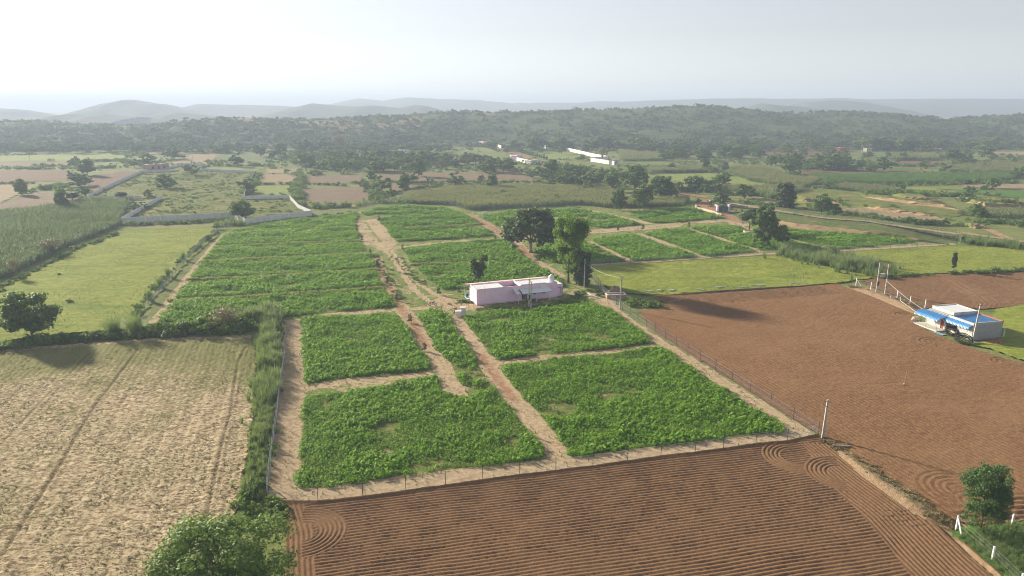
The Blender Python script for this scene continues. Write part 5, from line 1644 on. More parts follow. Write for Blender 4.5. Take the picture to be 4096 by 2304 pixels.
# near and single trees, one label each: base x, base y, top y, width, kind, label
ONE = [
    (130, 1348, 1163, 186, 'dome_deep', 'lone round dark tree on the hedge at the left edge'),
    (3920, 2126, 1862, 205, 'feather', 'soft feathery tree at the bottom right beside the brown field'),
    (2123, 1010, 828, 206, 'dark', 'broad dark umbrella tree behind the pink house'),
    (2273, 1133, 872, 180, 'bright', 'tall bright green tree at the right end of the pink house'),
    (2327, 1137, 1008, 72, 'column', 'narrow dark tree clothed to the ground beside the tall bright tree'),
    (1914, 1131, 1015, 70, 'twin', 'small dark twin stemmed tree rising behind the pink roof'),
    (3059, 991, 822, 122, 'neem_deep', 'big dark green tree on the edge of the right crop plots'),
    (3124, 977, 902, 66, 'neem_deep', 'smaller dark tree touching the right side of the big dark tree'),
    (2995, 932, 830, 60, 'sparse', 'slender light tree growing in the round stone planter'),
    (2885, 824, 770, 66, 'dome', 'small dark tree right behind the green gate'),
    (3814, 1086, 1006, 34, 'twin', 'thin dark tree standing alone in the right meadow'),
    (970, 876, 800, 94, 'dome', 'dark spreading tree at the kink of the precast wall'),
    (660, 754, 692, 84, 'bush', 'dark double crowned tree in the middle of the precast enclosure'),
    (769, 702, 646, 52, 'dome', 'slim dark tree by the back wall of the precast enclosure'),
    (489, 803, 766, 34, 'sparse', 'grey thin shrub tree behind the broken precast wall'),
    (595, 790, 757, 42, 'neem', 'greyish scraggly tree at the inner corner of the broken wall'),
    (535, 848, 808, 46, 'bush', 'round bright bush at the edge of the left millet'),
    (572, 838, 806, 40, 'bush', 'dark bush leaning on the precast wall beside the left millet'),
    (989, 770, 716, 62, 'acacia', 'thorn tree on the right wall of the precast enclosure'),
    (87, 780, 712, 46, 'dome', 'upright tree nearest the left edge above the brown field'),
    (247, 838, 756, 56, 'neem', 'dark round headed tree on the far corner of the left millet'),
    (293, 820, 766, 42, 'sparse', 'thin pale green tree just right of the round headed tree'),
    (340, 784, 742, 54, 'bush', 'pale bush tree touching the end of the precast wall'),
    (318, 744, 690, 92, 'bush', 'broad dark bushy tree left of the precast wall'),
    (288, 712, 680, 40, 'bush', 'smaller dark tree behind the broad bushy tree at left'),
    (350, 702, 632, 62, 'dome', 'tall dark tree in the clump at left of the brown field'),
    (302, 667, 625, 46, 'dome', 'rounded tree standing left of the tall tree in the left clump'),
    (538, 670, 635, 46, 'bush', 'dark bush tree left of the brick ruin'),
    (595, 657, 615, 64, 'dome', 'round dark tree behind the brick ruin'),
    (696, 637, 588, 76, 'bush', 'large dark bushy tree behind the bare pale lot'),
    (766, 605, 556, 46, 'dome', 'umbrella shaped tree with clear trunk under the left woods'),
    (908, 613, 566, 52, 'neem', 'grey green tree at the left of the faint brown field'),
    (951, 667, 612, 52, 'bush', 'round dark tree on the blue green field'),
    (1043, 629, 575, 60, 'neem', 'leaning three crowned tree beyond the blue green field'),
    (1092, 632, 592, 46, 'dome', 'dark crown second in the clump beyond the blue green field'),
    (1122, 624, 575, 52, 'dome', 'largest crown of the clump beyond the blue green field'),
    (1139, 640, 608, 30, 'bush', 'small bright round tree at the right foot of that clump'),
    (1079, 585, 560, 32, 'dome', 'small high tree above the clump beyond the blue green field'),
    (1217, 613, 556, 66, 'dome', 'pale topped tall tree at the left end of the dark grove'),
    (1310, 607, 562, 66, 'neem', 'grey domed tree above the left end of the dark grove'),
    (1362, 606, 540, 52, 'bare', 'bare greyish tall tree behind the dark grove'),
    (1675, 706, 632, 64, 'neem', 'tall light green tree in front of the dark grove'),
    (1822, 742, 688, 76, 'bush', 'wide round tree between the tan plots'),
    (1968, 757, 688, 50, 'bush', 'upright bushy tree on the edge of the grey green millet'),
    (1528, 766, 704, 90, 'bush', 'large light green rounded tree right of the broad brown plot'),
    (1620, 766, 690, 52, 'neem', 'tall dark tree right of the large light green one'),
    (1648, 727, 682, 60, 'bush', 'bush crown behind the tall dark tree by the tan plots'),
    (1566, 793, 752, 52, 'bush', 'dark bush in front of the large light green tree'),
    (1487, 722, 682, 50, 'neem', 'small tree left of the tan plots above the hedge'),
    (1457, 754, 722, 36, 'bush', 'little bush at the corner of the broad brown plot'),
    (1759, 754, 730, 36, 'bush', 'low round bush on the thin tan plot'),
    (1925, 727, 698, 36, 'neem', 'small tree left of the upright bushy tree'),
    (2012, 783, 756, 36, 'bush', 'dark low shrub standing in the grey green millet'),
    (2205, 716, 640, 62, 'acacia', 'thorn tree with a clear forked trunk in front of the estate'),
    (2197, 749, 720, 42, 'bush', 'round bush at the near edge of the thorn thicket'),
    (2295, 727, 686, 62, 'bush', 'wide bush right of the forked thorn tree'),
    (2354, 743, 698, 60, 'neem', 'dark tree at the end of the thicket beside the red road'),
    (2224, 808, 778, 40, 'bush', 'bright green bush in the right part of the millet'),
    (2447, 766, 688, 58, 'bush', 'tall dark bushy tree left of the cluster by the red road'),
    (2539, 756, 664, 128, 'neem', 'largest spreading tree above the cluster by the red road'),
    (2479, 843, 756, 66, 'neem_deep', 'dark tree at the left front of the cluster above the farm'),
    (2572, 832, 738, 88, 'neem', 'wide tree in the front middle of the cluster above the farm'),
    (2648, 800, 702, 84, 'dome_deep', 'dark rounded tree at the right of the cluster above the farm'),
    (2685, 800, 736, 40, 'bush', 'dark bush at the right foot of the cluster above the farm'),
    (2010, 560 + 20, 566, 20, 'dome', 'small round tree on the estate lawn left of the avenue'),
    (2026, 613, 588, 28, 'dome', 'round tree in the middle of the avenue'),
    (2083, 610, 588, 26, 'bush', 'dark shrub tree right of the avenue'),
    (2161, 613, 588, 26, 'dome', 'round tree standing in the estate field'),
    (2246, 616, 576, 36, 'neem', 'tall dark tree where the long white wall begins'),
    (2330, 640, 616, 30, 'bush', 'dark bush below the long white wall'),
    (2341, 607, 574, 32, 'dome', 'round tree behind the long white wall'),
    (2275, 580, 540, 36, 'dome', 'dark column tree at the foot of the ridge behind the estate'),
    (2436, 594, 566, 22, 'dome', 'slim dark tree right of the estate'),
    (2408, 648, 588, 36, 'bare', 'leafless tree beside the end of the long white wall'),
    (2821, 684, 632, 46, 'neem', 'light green tree in front of the middle right grove'),
    (2899, 684, 644, 40, 'neem', 'second light green tree in front of the middle right grove'),
    (2687, 680, 650, 40, 'bush', 'grey green bush at the left of the middle right field'),
    (3181, 714, 672, 46, 'bush', 'rounded bright tree at the left end of the red strip'),
    (3157, 695, 644, 52, 'dome', 'dark tree behind the bright tree at the end of the red strip'),
    (3419, 683, 636, 60, 'dome', 'left one of three trees over the red brown strip'),
    (3480, 690, 648, 50, 'dome', 'lowest middle one of three trees over the red brown strip'),
    (3532, 684, 630, 58, 'dome', 'right and tallest of three trees over the red brown strip'),
    (2890, 742, 692, 80, 'dome', 'flat dark tree above the gate road'),
    (2780, 764, 712, 50, 'neem', 'grey green tree left of the gate tree'),
    (2977, 794, 734, 88, 'neem', 'wide pale tree behind the embankment road'),
    (3140, 830, 732, 78, 'column', 'tall bushy tree behind the big dark tree on the right'),
    (3285, 858, 776, 80, 'neem', 'dark tree by the road below the crumbling bank'),
    (3336, 864, 812, 62, 'bush', 'dark low tree beside the pale sandy flat'),
    (3907, 876, 806, 72, 'bush', 'dense dark bush tree above the road at far right'),
    (3936, 626, 580, 64, 'dome', 'dark round tree far right on the buff strip'),
    (3857, 625, 590, 46, 'bush', 'dark bush left of the round tree far right'),
    (3808, 648, 594, 80, 'bush', 'broad clump tree behind the tent roof at right'),
    (3858, 666, 630, 44, 'neem', 'light tree in front of the broad clump at right'),
    (3698, 619, 574, 54, 'neem', 'dark open tree above the tent roof'),
    (3552, 637, 606, 34, 'neem', 'single dark tree in the village millet'),
    (3471, 631, 608, 46, 'dome', 'flat dark tree left of the village millet'),
    (3686, 671, 642, 36, 'bush', 'bush in the dark red plot'),
    (3776, 696, 656, 40, 'acacia', 'small spreading tree at the right tip of the red strip'),
    (3947, 677, 650, 50, 'bush', 'low dark tree in the far right millet'),
    (4078, 714, 662, 66, 'dome', 'dark tree cut by the right edge'),
    (3970, 754, 711, 48, 'dome', 'right one of two small trees on the tan strip'),
    (3866, 754, 718, 32, 'sparse', 'left thinner one of two small trees on the tan strip'),
    (3607, 758, 736, 26, 'bush', 'little grey bush on the pale green strip'),
    (3448, 768, 745, 20, 'bush', 'little dark bush on the long bank'),
    (3317, 753, 724, 52, 'bush', 'dark bush left of the long bank'),
    (62, 1110, 1030, 36, 'bare', 'small bare shrub in the left millet near the edge'),
    (205, 1018, 955, 70, 'bare', 'leaning leafless tree over the left hedge'),
    (910, 1325, 1228, 96, 'bare', 'yellowing thorn bush in the grass corner by the farm'),
    (1862, 906, 866, 1, 'sparse', ''),
]
ONE = [t for t in ONE if t[5]]
for t in ONE:
    place_tree(*t[:6])
place_tree(0, 0, 0, 0, 'dome', 'big leafy tree crown at the bottom edge left of centre', world=(-24.6, 52.4), hm=8.3, wmm=12.2, lod='huge', rz=.6)
# grass clumps that stand out singly in the hedge
for px, py, top, w, lb in ((460, 1350, 1255, 120, 'spiky fountain shaped grass clump in the left hedge'), (545, 1345, 1240, 130, 'largest fountain shaped grass clump beside the farm corner')):
    x, y = g(px, py)
    h = zt(top, y)
    for q in range(1):
        e = empty('grass_clump', (x, y, 0), label=lb, cat='grass clump')
        link('blades', blades(330, h, wm(w, y) * .55, .03, LEAF['grass'], px, 'blades', .15), e)
for px, py, lb in ((600, 1205, 'nearest wispy grass bush on the meadow fence'), (640, 1150, 'second wispy grass bush on the meadow fence'), (672, 1110, 'third wispy grass bush on the meadow fence'), (735, 1042, 'upper wispy grass bush on the meadow fence')):
    x, y = g(px, py)
    e = empty('grass_clump', (x, y, 0), label=lb, cat='grass clump', group='grass bushes on the meadow fence')
    link('blades', blades(150, 3.2, 1.5, .03, LEAF['grass'], px, 'blades', .1), e)
for px, py, w, lb in ((278, 1212, 1.5, 'small leafy plant alone in the left meadow'), (237, 1103, 1.1, 'tiny shrub in the upper left meadow'), (830, 962, 2.6, 'dark bush at the top of the meadow fence'), (870, 918, 2.8, 'bush at the corner of the meadow near the wall'), (548, 1262, 2.0, 'bright bush at the lower end of the meadow fence')):
    x, y = g(px, py)
    place_tree(px, py, 0, 0, 'bush', lb, hm=w * .7, wmm=w, lod='low', name='bush')

# groves: trees one can count but not tell apart
GROVES = [
    ([(1200, 640), (1215, 690), (1420, 692), (1700, 690), (2040, 700), (2060, 690), (1980, 666), (1880, 650), (1700, 636), (1500, 626), (1300, 616)], 66, (6, 9), ('bush', 'neem', 'acacia', 'dome'), 'the dark grove by the estate', 'trees of the dark grove left of the estate'),
    ([(2080, 700), (2200, 738), (2440, 742), (2450, 712), (2330, 696), (2180, 690)], 26, (4, 7), ('bush', 'neem', 'acacia'), 'the thicket below the estate walls', 'trees of the thicket below the estate walls'),
    ([(2600, 600), (2620, 650), (2850, 650), (3040, 645), (3040, 600), (2900, 580), (2700, 585)], 34, (7, 11), ('dome', 'neem', 'bush'), 'the grove right of the white walls', 'trees of the grove right of the white walls'),
    ([(3060, 600), (3080, 680), (3220, 690), (3400, 670), (3380, 620), (3200, 595)], 30, (6, 10), ('dome', 'neem', 'bush'), 'the belt above the red strip', 'trees of the belt above the red strip'),
    ([(3440, 575), (3470, 592), (3700, 600), (3710, 575), (3600, 560), (3470, 560)], 22, (9, 14), ('dome', 'neem'), 'the village grove at right', 'tall trees of the village grove'),
    ([(2470, 600), (2480, 618), (2590, 620), (2600, 590), (2530, 580)], 9, (8, 12), ('dome', 'neem'), 'the clump beside the estate field', 'trees of the clump right of the estate field'),
    ([(1960, 556), (2000, 570), (2300, 572), (2600, 570), (2600, 556), (2200, 550)], 24, (8, 14), ('dome', 'neem'), 'the row under the ridge behind the estate', 'trees at the foot of the ridge behind the estate'),
    ([(0, 585), (0, 604), (400, 606), (900, 590), (1200, 580), (1200, 560), (600, 570)], 34, (6, 10), ('acacia', 'neem', 'dome'), 'the lower fringe of the left woods', 'trees on the lower fringe of the left woods'),
    ([(2620, 546), (2640, 560), (3300, 560), (4096, 560), (4096, 542), (3300, 540)], 40, (7, 12), ('dome', 'neem', 'bush'), 'the row under the right ridge', 'trees along the foot of the right ridge'),
    ([(3750, 520), (3760, 548), (4096, 548), (4096, 520)], 12, (7, 11), ('dome', 'bush'), 'the slope under the ridge end', 'trees under the right end of the ridge'),
    ([(3560, 640), (3600, 660), (4096, 672), (4096, 640), (3900, 630)], 12, (4, 7), ('bush', 'neem'), 'the far right fields', 'small trees scattered over the far right fields'),
]
for gi, (px, n, (h0, h1), kinds, lb, gr) in enumerate(GROVES):
    p = np.array(px, float)
    rg = np.random.default_rng(900 + gi)
    k = 0
    while k < n:
        a, b = rg.uniform(p[:, 0].min(), p[:, 0].max()), rg.uniform(p[:, 1].min(), p[:, 1].max())
        if not inside(p, np.array([a]), np.array([b]))[0]:
            continue
        h = rg.uniform(h0, h1)
        x, y = g(a, b)
        if y > 700:
            k2 = (700 + (y - 700) * .12) / y
            x, y = x * k2, y * k2
        z = float(max(0, ridge_z(np.array([x]), np.array([y]))[0])) if y > 690 else 0.0
        kd = kinds[k % len(kinds)]
        form = {'bush': 'bushy', 'neem': 'uneven', 'acacia': 'flat topped', 'dome': 'round'}[kd]
        fx = (a - p[:, 0].min()) / np.ptp(p[:, 0])
        fy = (b - p[:, 1].min()) / np.ptp(p[:, 1])
        part = ('far left', 'left', 'middle', 'right', 'far right')[min(4, int(fx * 5))]
        l2 = '%s %s tree, %s %s of %s' % ('tall' if h > (h0 + h1) / 2 else 'low', form, part, 'front' if fy > .62 else ('back' if fy < .38 else 'centre'), lb)
        place_tree(0, 0, 0, 0, kd, l2, gr, world=(x, y), hm=h, wmm=h * rg.uniform(1.0, 1.6), z=z)
        k += 1
# the wood at the foot of the left ridge reads as one mass
rg = np.random.default_rng(5)
proto_col('woodtree', [crown('wood_crown', [(0, 0, 4.2, 3.0, 3.0, 1.3), (1.6, .5, 4.8, 1.8, 1.8, .9), (-1.4, -.6, 4.6, 1.9, 1.9, .9), (.2, -1.3, 3.2, 1.9, 1.9, 1.2)], 380, .5, LEAF['scrub'], s + 40, flat=True, clump=.4) for s in range(4)])
n = 2600
X = rg.uniform(-720, 60, n)
Y = rg.uniform(660, 960, n)
k = (X < -60 - (Y - 660) * .05) & (np.abs(X) < 60 + Y * .78) & (fbm(X / 40., Y / 40., 3, 2) > .32) & (rg.random(n) > (Y - 660) / 420.)
X, Y = X[k], Y[k]
scatter('woodland', 'woodtree', np.stack([X, Y, np.maximum(0, ridge_z(X, Y)) - .5], 1), rg.uniform(.7, 1.5, len(X)), 6, .05, label='hazy flat topped thorn wood at the foot of the left ridge', cat='wood')
n = 700
X = rg.uniform(60, 900, n)
Y = rg.uniform(715, 860, n)
k = (np.abs(X) < 60 + Y * .78) & (fbm(X / 40., Y / 40., 3, 2) > .42)
X, Y = X[k], Y[k]
scatter('woodland', 'woodtree', np.stack([X, Y, np.maximum(0, ridge_z(X, Y)) - .5], 1), rg.uniform(.6, 1.3, len(X)), 7, .05, label='thin thorn wood along the foot of the right ridge', cat='wood')
rg = np.random.default_rng(8)
proto_col('infill', [crown('grove_crown', [(0, 0, 3.6, 2.9, 2.9, 2.6), (1.6, .6, 4.6, 1.9, 1.9, 1.6), (-1.5, -.5, 4.4, 2.0, 2.0, 1.6), (.2, -1.2, 2.2, 2.2, 2.2, 1.6)], 620, .42, LEAF['green'], s + 140, clump=.36) for s in range(4)])
IX, IY = [], []
for px, n in ((GROVES[0][0], 34), (GROVES[1][0], 16), (GROVES[2][0], 26), (GROVES[3][0], 24), (GROVES[4][0], 12), (Z3((1000, 560), (1080, 540), (1300, 540), (1330, 575), (1050, 600)), 14), (Z1((2190, 480), (2576, 470), (2576, 600), (2200, 590)), 30), (Z2((1700, 690), (2000, 730), (2150, 760), (1980, 770), (1750, 740)), 10), (Z3((150, 680), (480, 690), (470, 740), (200, 720)), 14)):
    w = G(px)
    c = 0
    while c < n:
        x, y = rg.uniform(w[:, 0].min(), w[:, 0].max()), rg.uniform(w[:, 1].min(), w[:, 1].max())
        if inside(w, np.array([x]), np.array([y]))[0]:
            IX.append(x)
            IY.append(min(y, 705))
            c += 1
sz = rg.uniform(.55, 1.25, len(IX))
scatter('grove_infill', 'infill', np.stack([IX, IY, np.zeros(len(IX))], 1), np.stack([sz * 1.15, sz * 1.15, sz], 1), 9, .05, label='crowded smaller trees filling the groves of the middle distance', cat='wood')
# crest trees
for j, (px, hgt) in enumerate(((790, 5), (1490, 6), (1520, 6), (1545, 7), (1570, 7), (1855, 6), (1895, 6), (1960, 6), (2000, 6), (2180, 6), (2400, 5), (2640, 7), (2670, 6), (2800, 9), (2815, 9), (2850, 8), (2880, 7), (3160, 7), (3290, 8), (3320, 8), (3390, 8), (3450, 7), (3480, 7), (3540, 7), (3715, 12), (3735, 14), (3755, 13), (3770, 10), (3790, 8), (3870, 6), (4060, 6))):
    yy = 1050.0
    x = (px - 2048) / FPX * (yy * CP)
    z = float(ridge_z(np.array([x]), np.array([yy]))[0])
    place_tree(0, 0, 0, 0, ('acacia', 'dome', 'neem')[j % 3], ('small tree on the ridge crest, %s from the left' % ordinal(j + 1)) if hgt < 10 else ('taller tree in the notch of the ridge, %s crest tree from the left' % ordinal(j + 1)), 'trees on the ridge crest' if hgt < 10 else 'tall trees in the notch of the ridge', world=(x, yy), hm=hgt * .5, wmm=hgt * .65, lod='low', z=z - .3)

# young columnar trees along the farm tracks
YT = Z5((335, 398), (390, 488), (455, 620), (530, 742), (625, 905), (238, 240), (272, 302), (575, 372), (1250, 302), (840, 700), (990, 690), (960, 845), (395, 155), (730, 1112), (1330, 285)) + conv([(1043, 218), (905, 268), (1117, 258), (1425, 192), (1517, 238), (1708, 175)], 2050, 800, 2.147) + [(2866, 858), (2968, 852), (2858, 878)]
YL = ['young dark shrub on the earth edge beside the sharp bend of the track', 'second dark shrub below the bend on the earth edge', 'third dark shrub down the earth edge of the track', 'lowest dark shrub on the earth edge above the junction', 'dark shrub at the head of the left sandy track below the junction', 'dark shrub at the top of the bare patch', 'dark shrub left of the bare patch', 'dark shrub at the inside of the track bend', 'dark shrub on the grass track behind the house plot', 'pale sapling at the yard left of the pink house', 'bushy sapling near the left wall of the pink house', 'dark shrub beside the two white cabinets', 'small shrub at the top corner of the bare patch', 'dark shrub half way down the left sandy track', 'small shrub where the grass track meets the path to the dark tree',
      'dark shrub above the sandy road right of the bright tree', 'small shrub nearest the bright tree on the sandy road', 'dark shrub on the lower verge of the sandy road', 'dark shrub in the small crop plot by the gate drive', 'taller dark shrub on the lower verge nearest the people', 'small shrub in the small crop plot nearest the gate', 'dark shrub at the left gate pillar', 'dark shrub right of the gate on the slope', 'small plant below the gate pillar']
SAP = crown('crown', [(0, 0, .7, .42, .42, .5), (.05, 0, 1.2, .36, .36, .4), (0, .04, 1.6, .24, .24, .3)], 240, .12, LEAF['dark'], 9, clump=.6)
SAPT = MB().tube([(0, 0, -.05), (.01, 0, .5), (0, .01, 1.4)], [.04, .03, .015], 6).me('trunk', BARK)
for (px, py), lb in zip(YT, YL):
    x, y = g(px, py)
    e = empty('young_tree', (x, y, .05), px, label=lb, cat='shrub', group='young trees along the farm tracks')
    s = .85 + .35 * ((px * 7) % 1.0)
    link('trunk', SAPT, e, sc=(s, s, s))
    link('crown', SAP, e, sc=(s, s, s))
# clipped avenue trees
AVT = crown('crown', [(0, 0, 1.5, .8, .8, .9), (0, 0, 2.5, .7, .7, .8), (0, 0, 3.2, .45, .45, .6)], 150, .36, LEAF['dark'], 12, clump=.6)
AVK = MB().tube([(0, 0, -.1), (0, 0, 1.8)], [.12, .08], 6).me('trunk', BARK)
av = G([(1950, 580), (2005, 597), (2040, 607), (2110, 628), (2163, 642)]) + np.array([5, 3])
al = G([(1942, 585), (2000, 605)]) + np.array([-4, -3])
for line, n, lb, gr in ((av, 34, 'clipped tree in the long right row of the avenue', 'avenue trees right row'), (al, 9, 'clipped tree in the short left row of the avenue', 'avenue trees left row')):
    s = np.concatenate([[0], np.cumsum(np.hypot(*np.diff(line, axis=0).T))])
    for q in range(n):
        t = s[-1] * q / (n - 1)
        e = empty('avenue_tree', (np.interp(t, s, line[:, 0]), np.interp(t, s, line[:, 1]), .05), q, label='%s, %s from the gatehouse' % (lb, ordinal(q + 1)), cat='tree', group=gr)
        k = 1.0 + .25 * ((q * .37) % 1)
        link('trunk', AVK, e, sc=(k, k, k))
        link('crown', AVT, e, sc=(k, k, k))

# ================================================================== BUILT OBJECTS
CONC = plain('concrete', (.36, .36, .36), (.46, .455, .44), 4, .85, .3, stain=(.25, .24, .22))
CONC_L = plain('pale_concrete', (.52, .52, .50), (.64, .63, .60), 3, .85, .2, stain=(.42, .40, .37))
PRECAST = plain('precast_concrete', (.62, .63, .64), (.72, .73, .73), 2, .85, .2, stain=(.54, .54, .53))
WHITE = plain('whitewash', (.74, .73, .70), (.82, .81, .79), 2, .8, .15, stain=(.6, .57, .52))
WIRE = plain('fence_wire', (.50, .53, .56), (.62, .65, .68), 8, .5, metal=.2, spec=.4)
POST_G = plain('green_post', (.012, .05, .035), (.02, .075, .05), 8, .5, spec=.4)
POST_D = plain('dark_post', (.05, .06, .06), (.09, .10, .10), 8, .6, metal=.3)
GALV = plain('galvanised_sheet', (.70, .72, .74), (.82, .84, .85), 1.5, .4, metal=.1, spec=.5, stain=(.6, .56, .52))
STEEL = plain('steel', (.30, .31, .33), (.42, .43, .45), 5, .5, metal=.6)
RUST = plain('rusty_iron', (.13, .065, .04), (.22, .12, .07), 6, .8, .3)
BLACK = plain('black_plastic', (.012, .013, .016), (.03, .032, .036), 6, .5, spec=.4)
GLASS_D = plain('dark_window', (.015, .017, .02), (.03, .033, .036), 3, .25, spec=.5)
PINK = plain('lavender_pink_paint', (.82, .58, .76), (.86, .63, .80), 1.2, .8, .1, stain=(.75, .54, .68), sscale=.35)
PINKROOF = plain('pink_roof_sheet', (.70, .38, .40), (.78, .46, .47), 2, .5, spec=.35)
ROOFW = plain('limewashed_roof', (.60, .62, .64), (.72, .73, .74), 1.2, .85, .2, stain=(.48, .47, .45))
GREY_ROOF = plain('unfinished_roof', (.24, .22, .20), (.36, .34, .31), 2, .9, .4)
BLUE = plain('blue_roof_sheet', (.06, .25, .57), (.11, .34, .66), 2, .5, spec=.35, stain=(.22, .36, .54), sscale=1.2)
BLUE_L = plain('faded_blue_edge', (.42, .58, .80), (.55, .68, .86), 4, .5, spec=.4)
BRICK = plain('red_brick', (.28, .115, .07), (.40, .18, .115), 8, .9, .5)
BRICK_W = plain('weathered_brick_wall', (.34, .22, .16), (.46, .32, .24), 2.5, .9, .4, stain=(.28, .2, .15))
PLASTER = plain('raw_plaster', (.42, .41, .38), (.60, .58, .54), 2, .9, .3, stain=(.33, .32, .30))
STONE = plain('pale_stone', (.46, .38, .27), (.60, .51, .38), 5, .9, .5)
WOOD = plain('brown_wood', (.11, .065, .035), (.19, .115, .065), 8, .7, .2)
REDDOOR = plain('red_door', (.26, .05, .03), (.34, .08, .05), 6, .6)
GATEG = plain('green_gate', (.012, .09, .055), (.02, .12, .075), 4, .5, spec=.35)
DEBRIS = plain('debris_heap', (.18, .13, .085), (.36, .28, .20), 5, .95, .8)
TEALP = plain('teal_plastic', (.05, .30, .32), (.08, .38, .40), 4, .5)


def spaced(pts, sp):
    """corner points -> bay corners evenly spaced along each leg"""
    out = []
    for a, b in zip(pts[:-1], pts[1:]):
        a, b = np.array(a), np.array(b)
        L = np.hypot(*(b - a))
        n = max(1, int(round(L / sp)))
        out += [(a + (b - a) * i / n, a + (b - a) * (i + 1) / n) for i in range(n)]
    return out


CH = {}


def chain_mesh(L, h=1.75):
    """one bay of woven wire L metres long: slanting wires both ways, line wires top, middle and bottom"""
    key = round(L, 1)
    if key in CH:
        return CH[key]
    b = MB()
    w, sp, run = .0022, .11, 1.2
    z0, z1 = .05, h - .05
    for i in range(-int(run / sp), int(L / sp)):
        x0, x1 = i * sp, i * sp + run
        for s in (1, -1):
            a0, a1, c0, c1 = x0, x1, z0, z1
            if a0 < 0:
                c0 = z0 + (z1 - z0) * (-a0) / run
                a0 = 0
            if a1 > L:
                c1 = z1 - (z1 - z0) * (a1 - L) / run
                a1 = L
            if s < 0:
                c0, c1 = h - c0, h - c1
            b.add([(a0 - w, 0, c0), (a0 + w, 0, c0), (a1 + w, 0, c1), (a1 - w, 0, c1)], [(0, 1, 2, 3)])
            b.add([(a0, -w, c0), (a0, w, c0), (a1, w, c1), (a1, -w, c1)], [(0, 1, 2, 3)])
    for z in (.05, h * .5, h - .06):
        b.box(0, L, -.005, .005, z - .005, z + .005)
    CH[key] = b.me('mesh_panel', WIRE)
    return CH[key]


FPOST = MB().tube([(0, 0, -.1), (0, 0, 2.05)], .035, 6).me('post', POST_G)
FPOSTD = MB().tube([(0, 0, -.1), (0, 0, 2.05)], .035, 6).me('post', POST_D)


def chain_fence(pts, sp, label, post=None, braces=(), z=0.0):
    bays = spaced(pts, sp)
    o = bays[0][0]
    e = empty('chain_link_fence', (o[0], o[1], z), label=label, cat='fence')
    post = post or FPOST
    ends = [b[0] for b in bays] + [bays[-1][1]]
    for p in ends:
        link('post', post, e, loc=(p[0] - o[0], p[1] - o[1], 0))
    for a, b in bays:
        L = np.hypot(*(b - a))
        link('mesh_panel', chain_mesh(L), e, loc=(a[0] - o[0], a[1] - o[1], 0), rot=(0, 0, math.atan2(b[1] - a[1], b[0] - a[0])))
    for p, d in braces:
        MB().tube([(p[0] - o[0], p[1] - o[1], 1.7), (p[0] - o[0] + d[0], p[1] - o[1] + d[1], 0)], .03, 6).build('brace', post.materials[0], e)
    return e


ff = G(FEET)
c0, c1 = ff[0], ff[-1]
chain_fence([tuple(ff[0])] + [tuple(p) for p in ff[1:]], 5.2, 'green posted wire fence along the front of the farm', braces=[(c0, (2.2, -.1)), (c1, (-1.9, -.6))])
chain_fence([c0, g(1080, 1880), g(1105, 1700), g(1122, 1560), g(1143, 1430), g(1143, 1330), g(1138, 1272)], 3.0, 'pale wire fence running back along the left side of the farm beside tall grass', FPOSTD)
chain_fence([c1, g(3000, 1572), g(2800, 1446), g(2620, 1332), g(2490, 1243), g(2420, 1180)], 4.4, 'wire fence along the right side of the farm against the brown field', FPOSTD)
chain_fence([g(2420, 1180), g(2368, 1112), g(2362, 1062)], 3.0, 'short wire fence run behind the water trough', FPOSTD)
chain_fence([g(2362, 1062), g(2600, 1050), g(2830, 1035), g(3040, 1021), g(3340, 1008), g(3825, 980)], 5.0, 'wire fence between the crop plots and the right meadow', braces=[(g(2866, 1033), (2.0, 0)), (g(2866, 1033), (-2.0, 0)), (g(3386, 1006), (1.8, 0)), (g(3386, 1006), (-1.8, 0))])
chain_fence([g(580, 1245), g(640, 1175), g(735, 1060), g(800, 985), g(868, 932), g(905, 908)], 4.2, 'wire fence between the left meadow and the ruled crop plot', FPOSTD)
chain_fence([g(1010, 905), g(1250, 870), g(1400, 845), g(1500, 828), g(1630, 814), g(1790, 820), g(1880, 842)], 5.0, 'thin wire fence along the top left edge of the farm', FPOSTD)
chain_fence([g(1880, 842), g(2040, 838), g(2330, 820), g(2500, 826), g(2620, 822), g(2780, 806)], 6.0, 'thin wire fence between the farm and the grey green millet', FPOSTD)
chain_fence([g(2910, 818, ZR), g(3119, 853, ZR), g(3300, 880, ZR), g(3471, 893, ZR), g(3587, 912, ZR), g(3834, 944, ZR)], 6.0, 'thin wire fence along the embankment road', FPOSTD, z=ZR - .2)
chain_fence([g(3834, 944, .3), g(3840, 978)], 4.0, 'short wire fence closing the right corner of the crop plots', FPOSTD)

# ---- precast panel wall round the left enclosure
PAN = MB()
for i in range(5):
    PAN.box(.06, .94, -.03, .03, .01 + i * .4, .01 + i * .4 + .375)
PAN.box(.06, .94, -.02, .02, 0, 1.98)
PAN = PAN.me('wall_panel', PRECAST)
PPOST = MB().box(-.09, .09, -.09, .09, -.1, 2.1).me('wall_post', PRECAST)


def panel_wall(pts, sp, h, label, pan=None, post=None, cat='wall'):
    bays = spaced(pts, sp)
    o = bays[0][0]
    e = empty('precast_wall', (o[0], o[1], 0), label=label, cat=cat)
    for p in [b[0] for b in bays] + [bays[-1][1]]:
        link('wall_post', post or PPOST, e, loc=(p[0] - o[0], p[1] - o[1], 0), sc=(1, 1, h / 2))
    for a, b in bays:
        L = np.hypot(*(b - a))
        link('wall_panel', pan or PAN, e, loc=(a[0] - o[0], a[1] - o[1], 0), rot=(0, 0, math.atan2(b[1] - a[1], b[0] - a[0])), sc=(L, 1, h / 2))
    return e


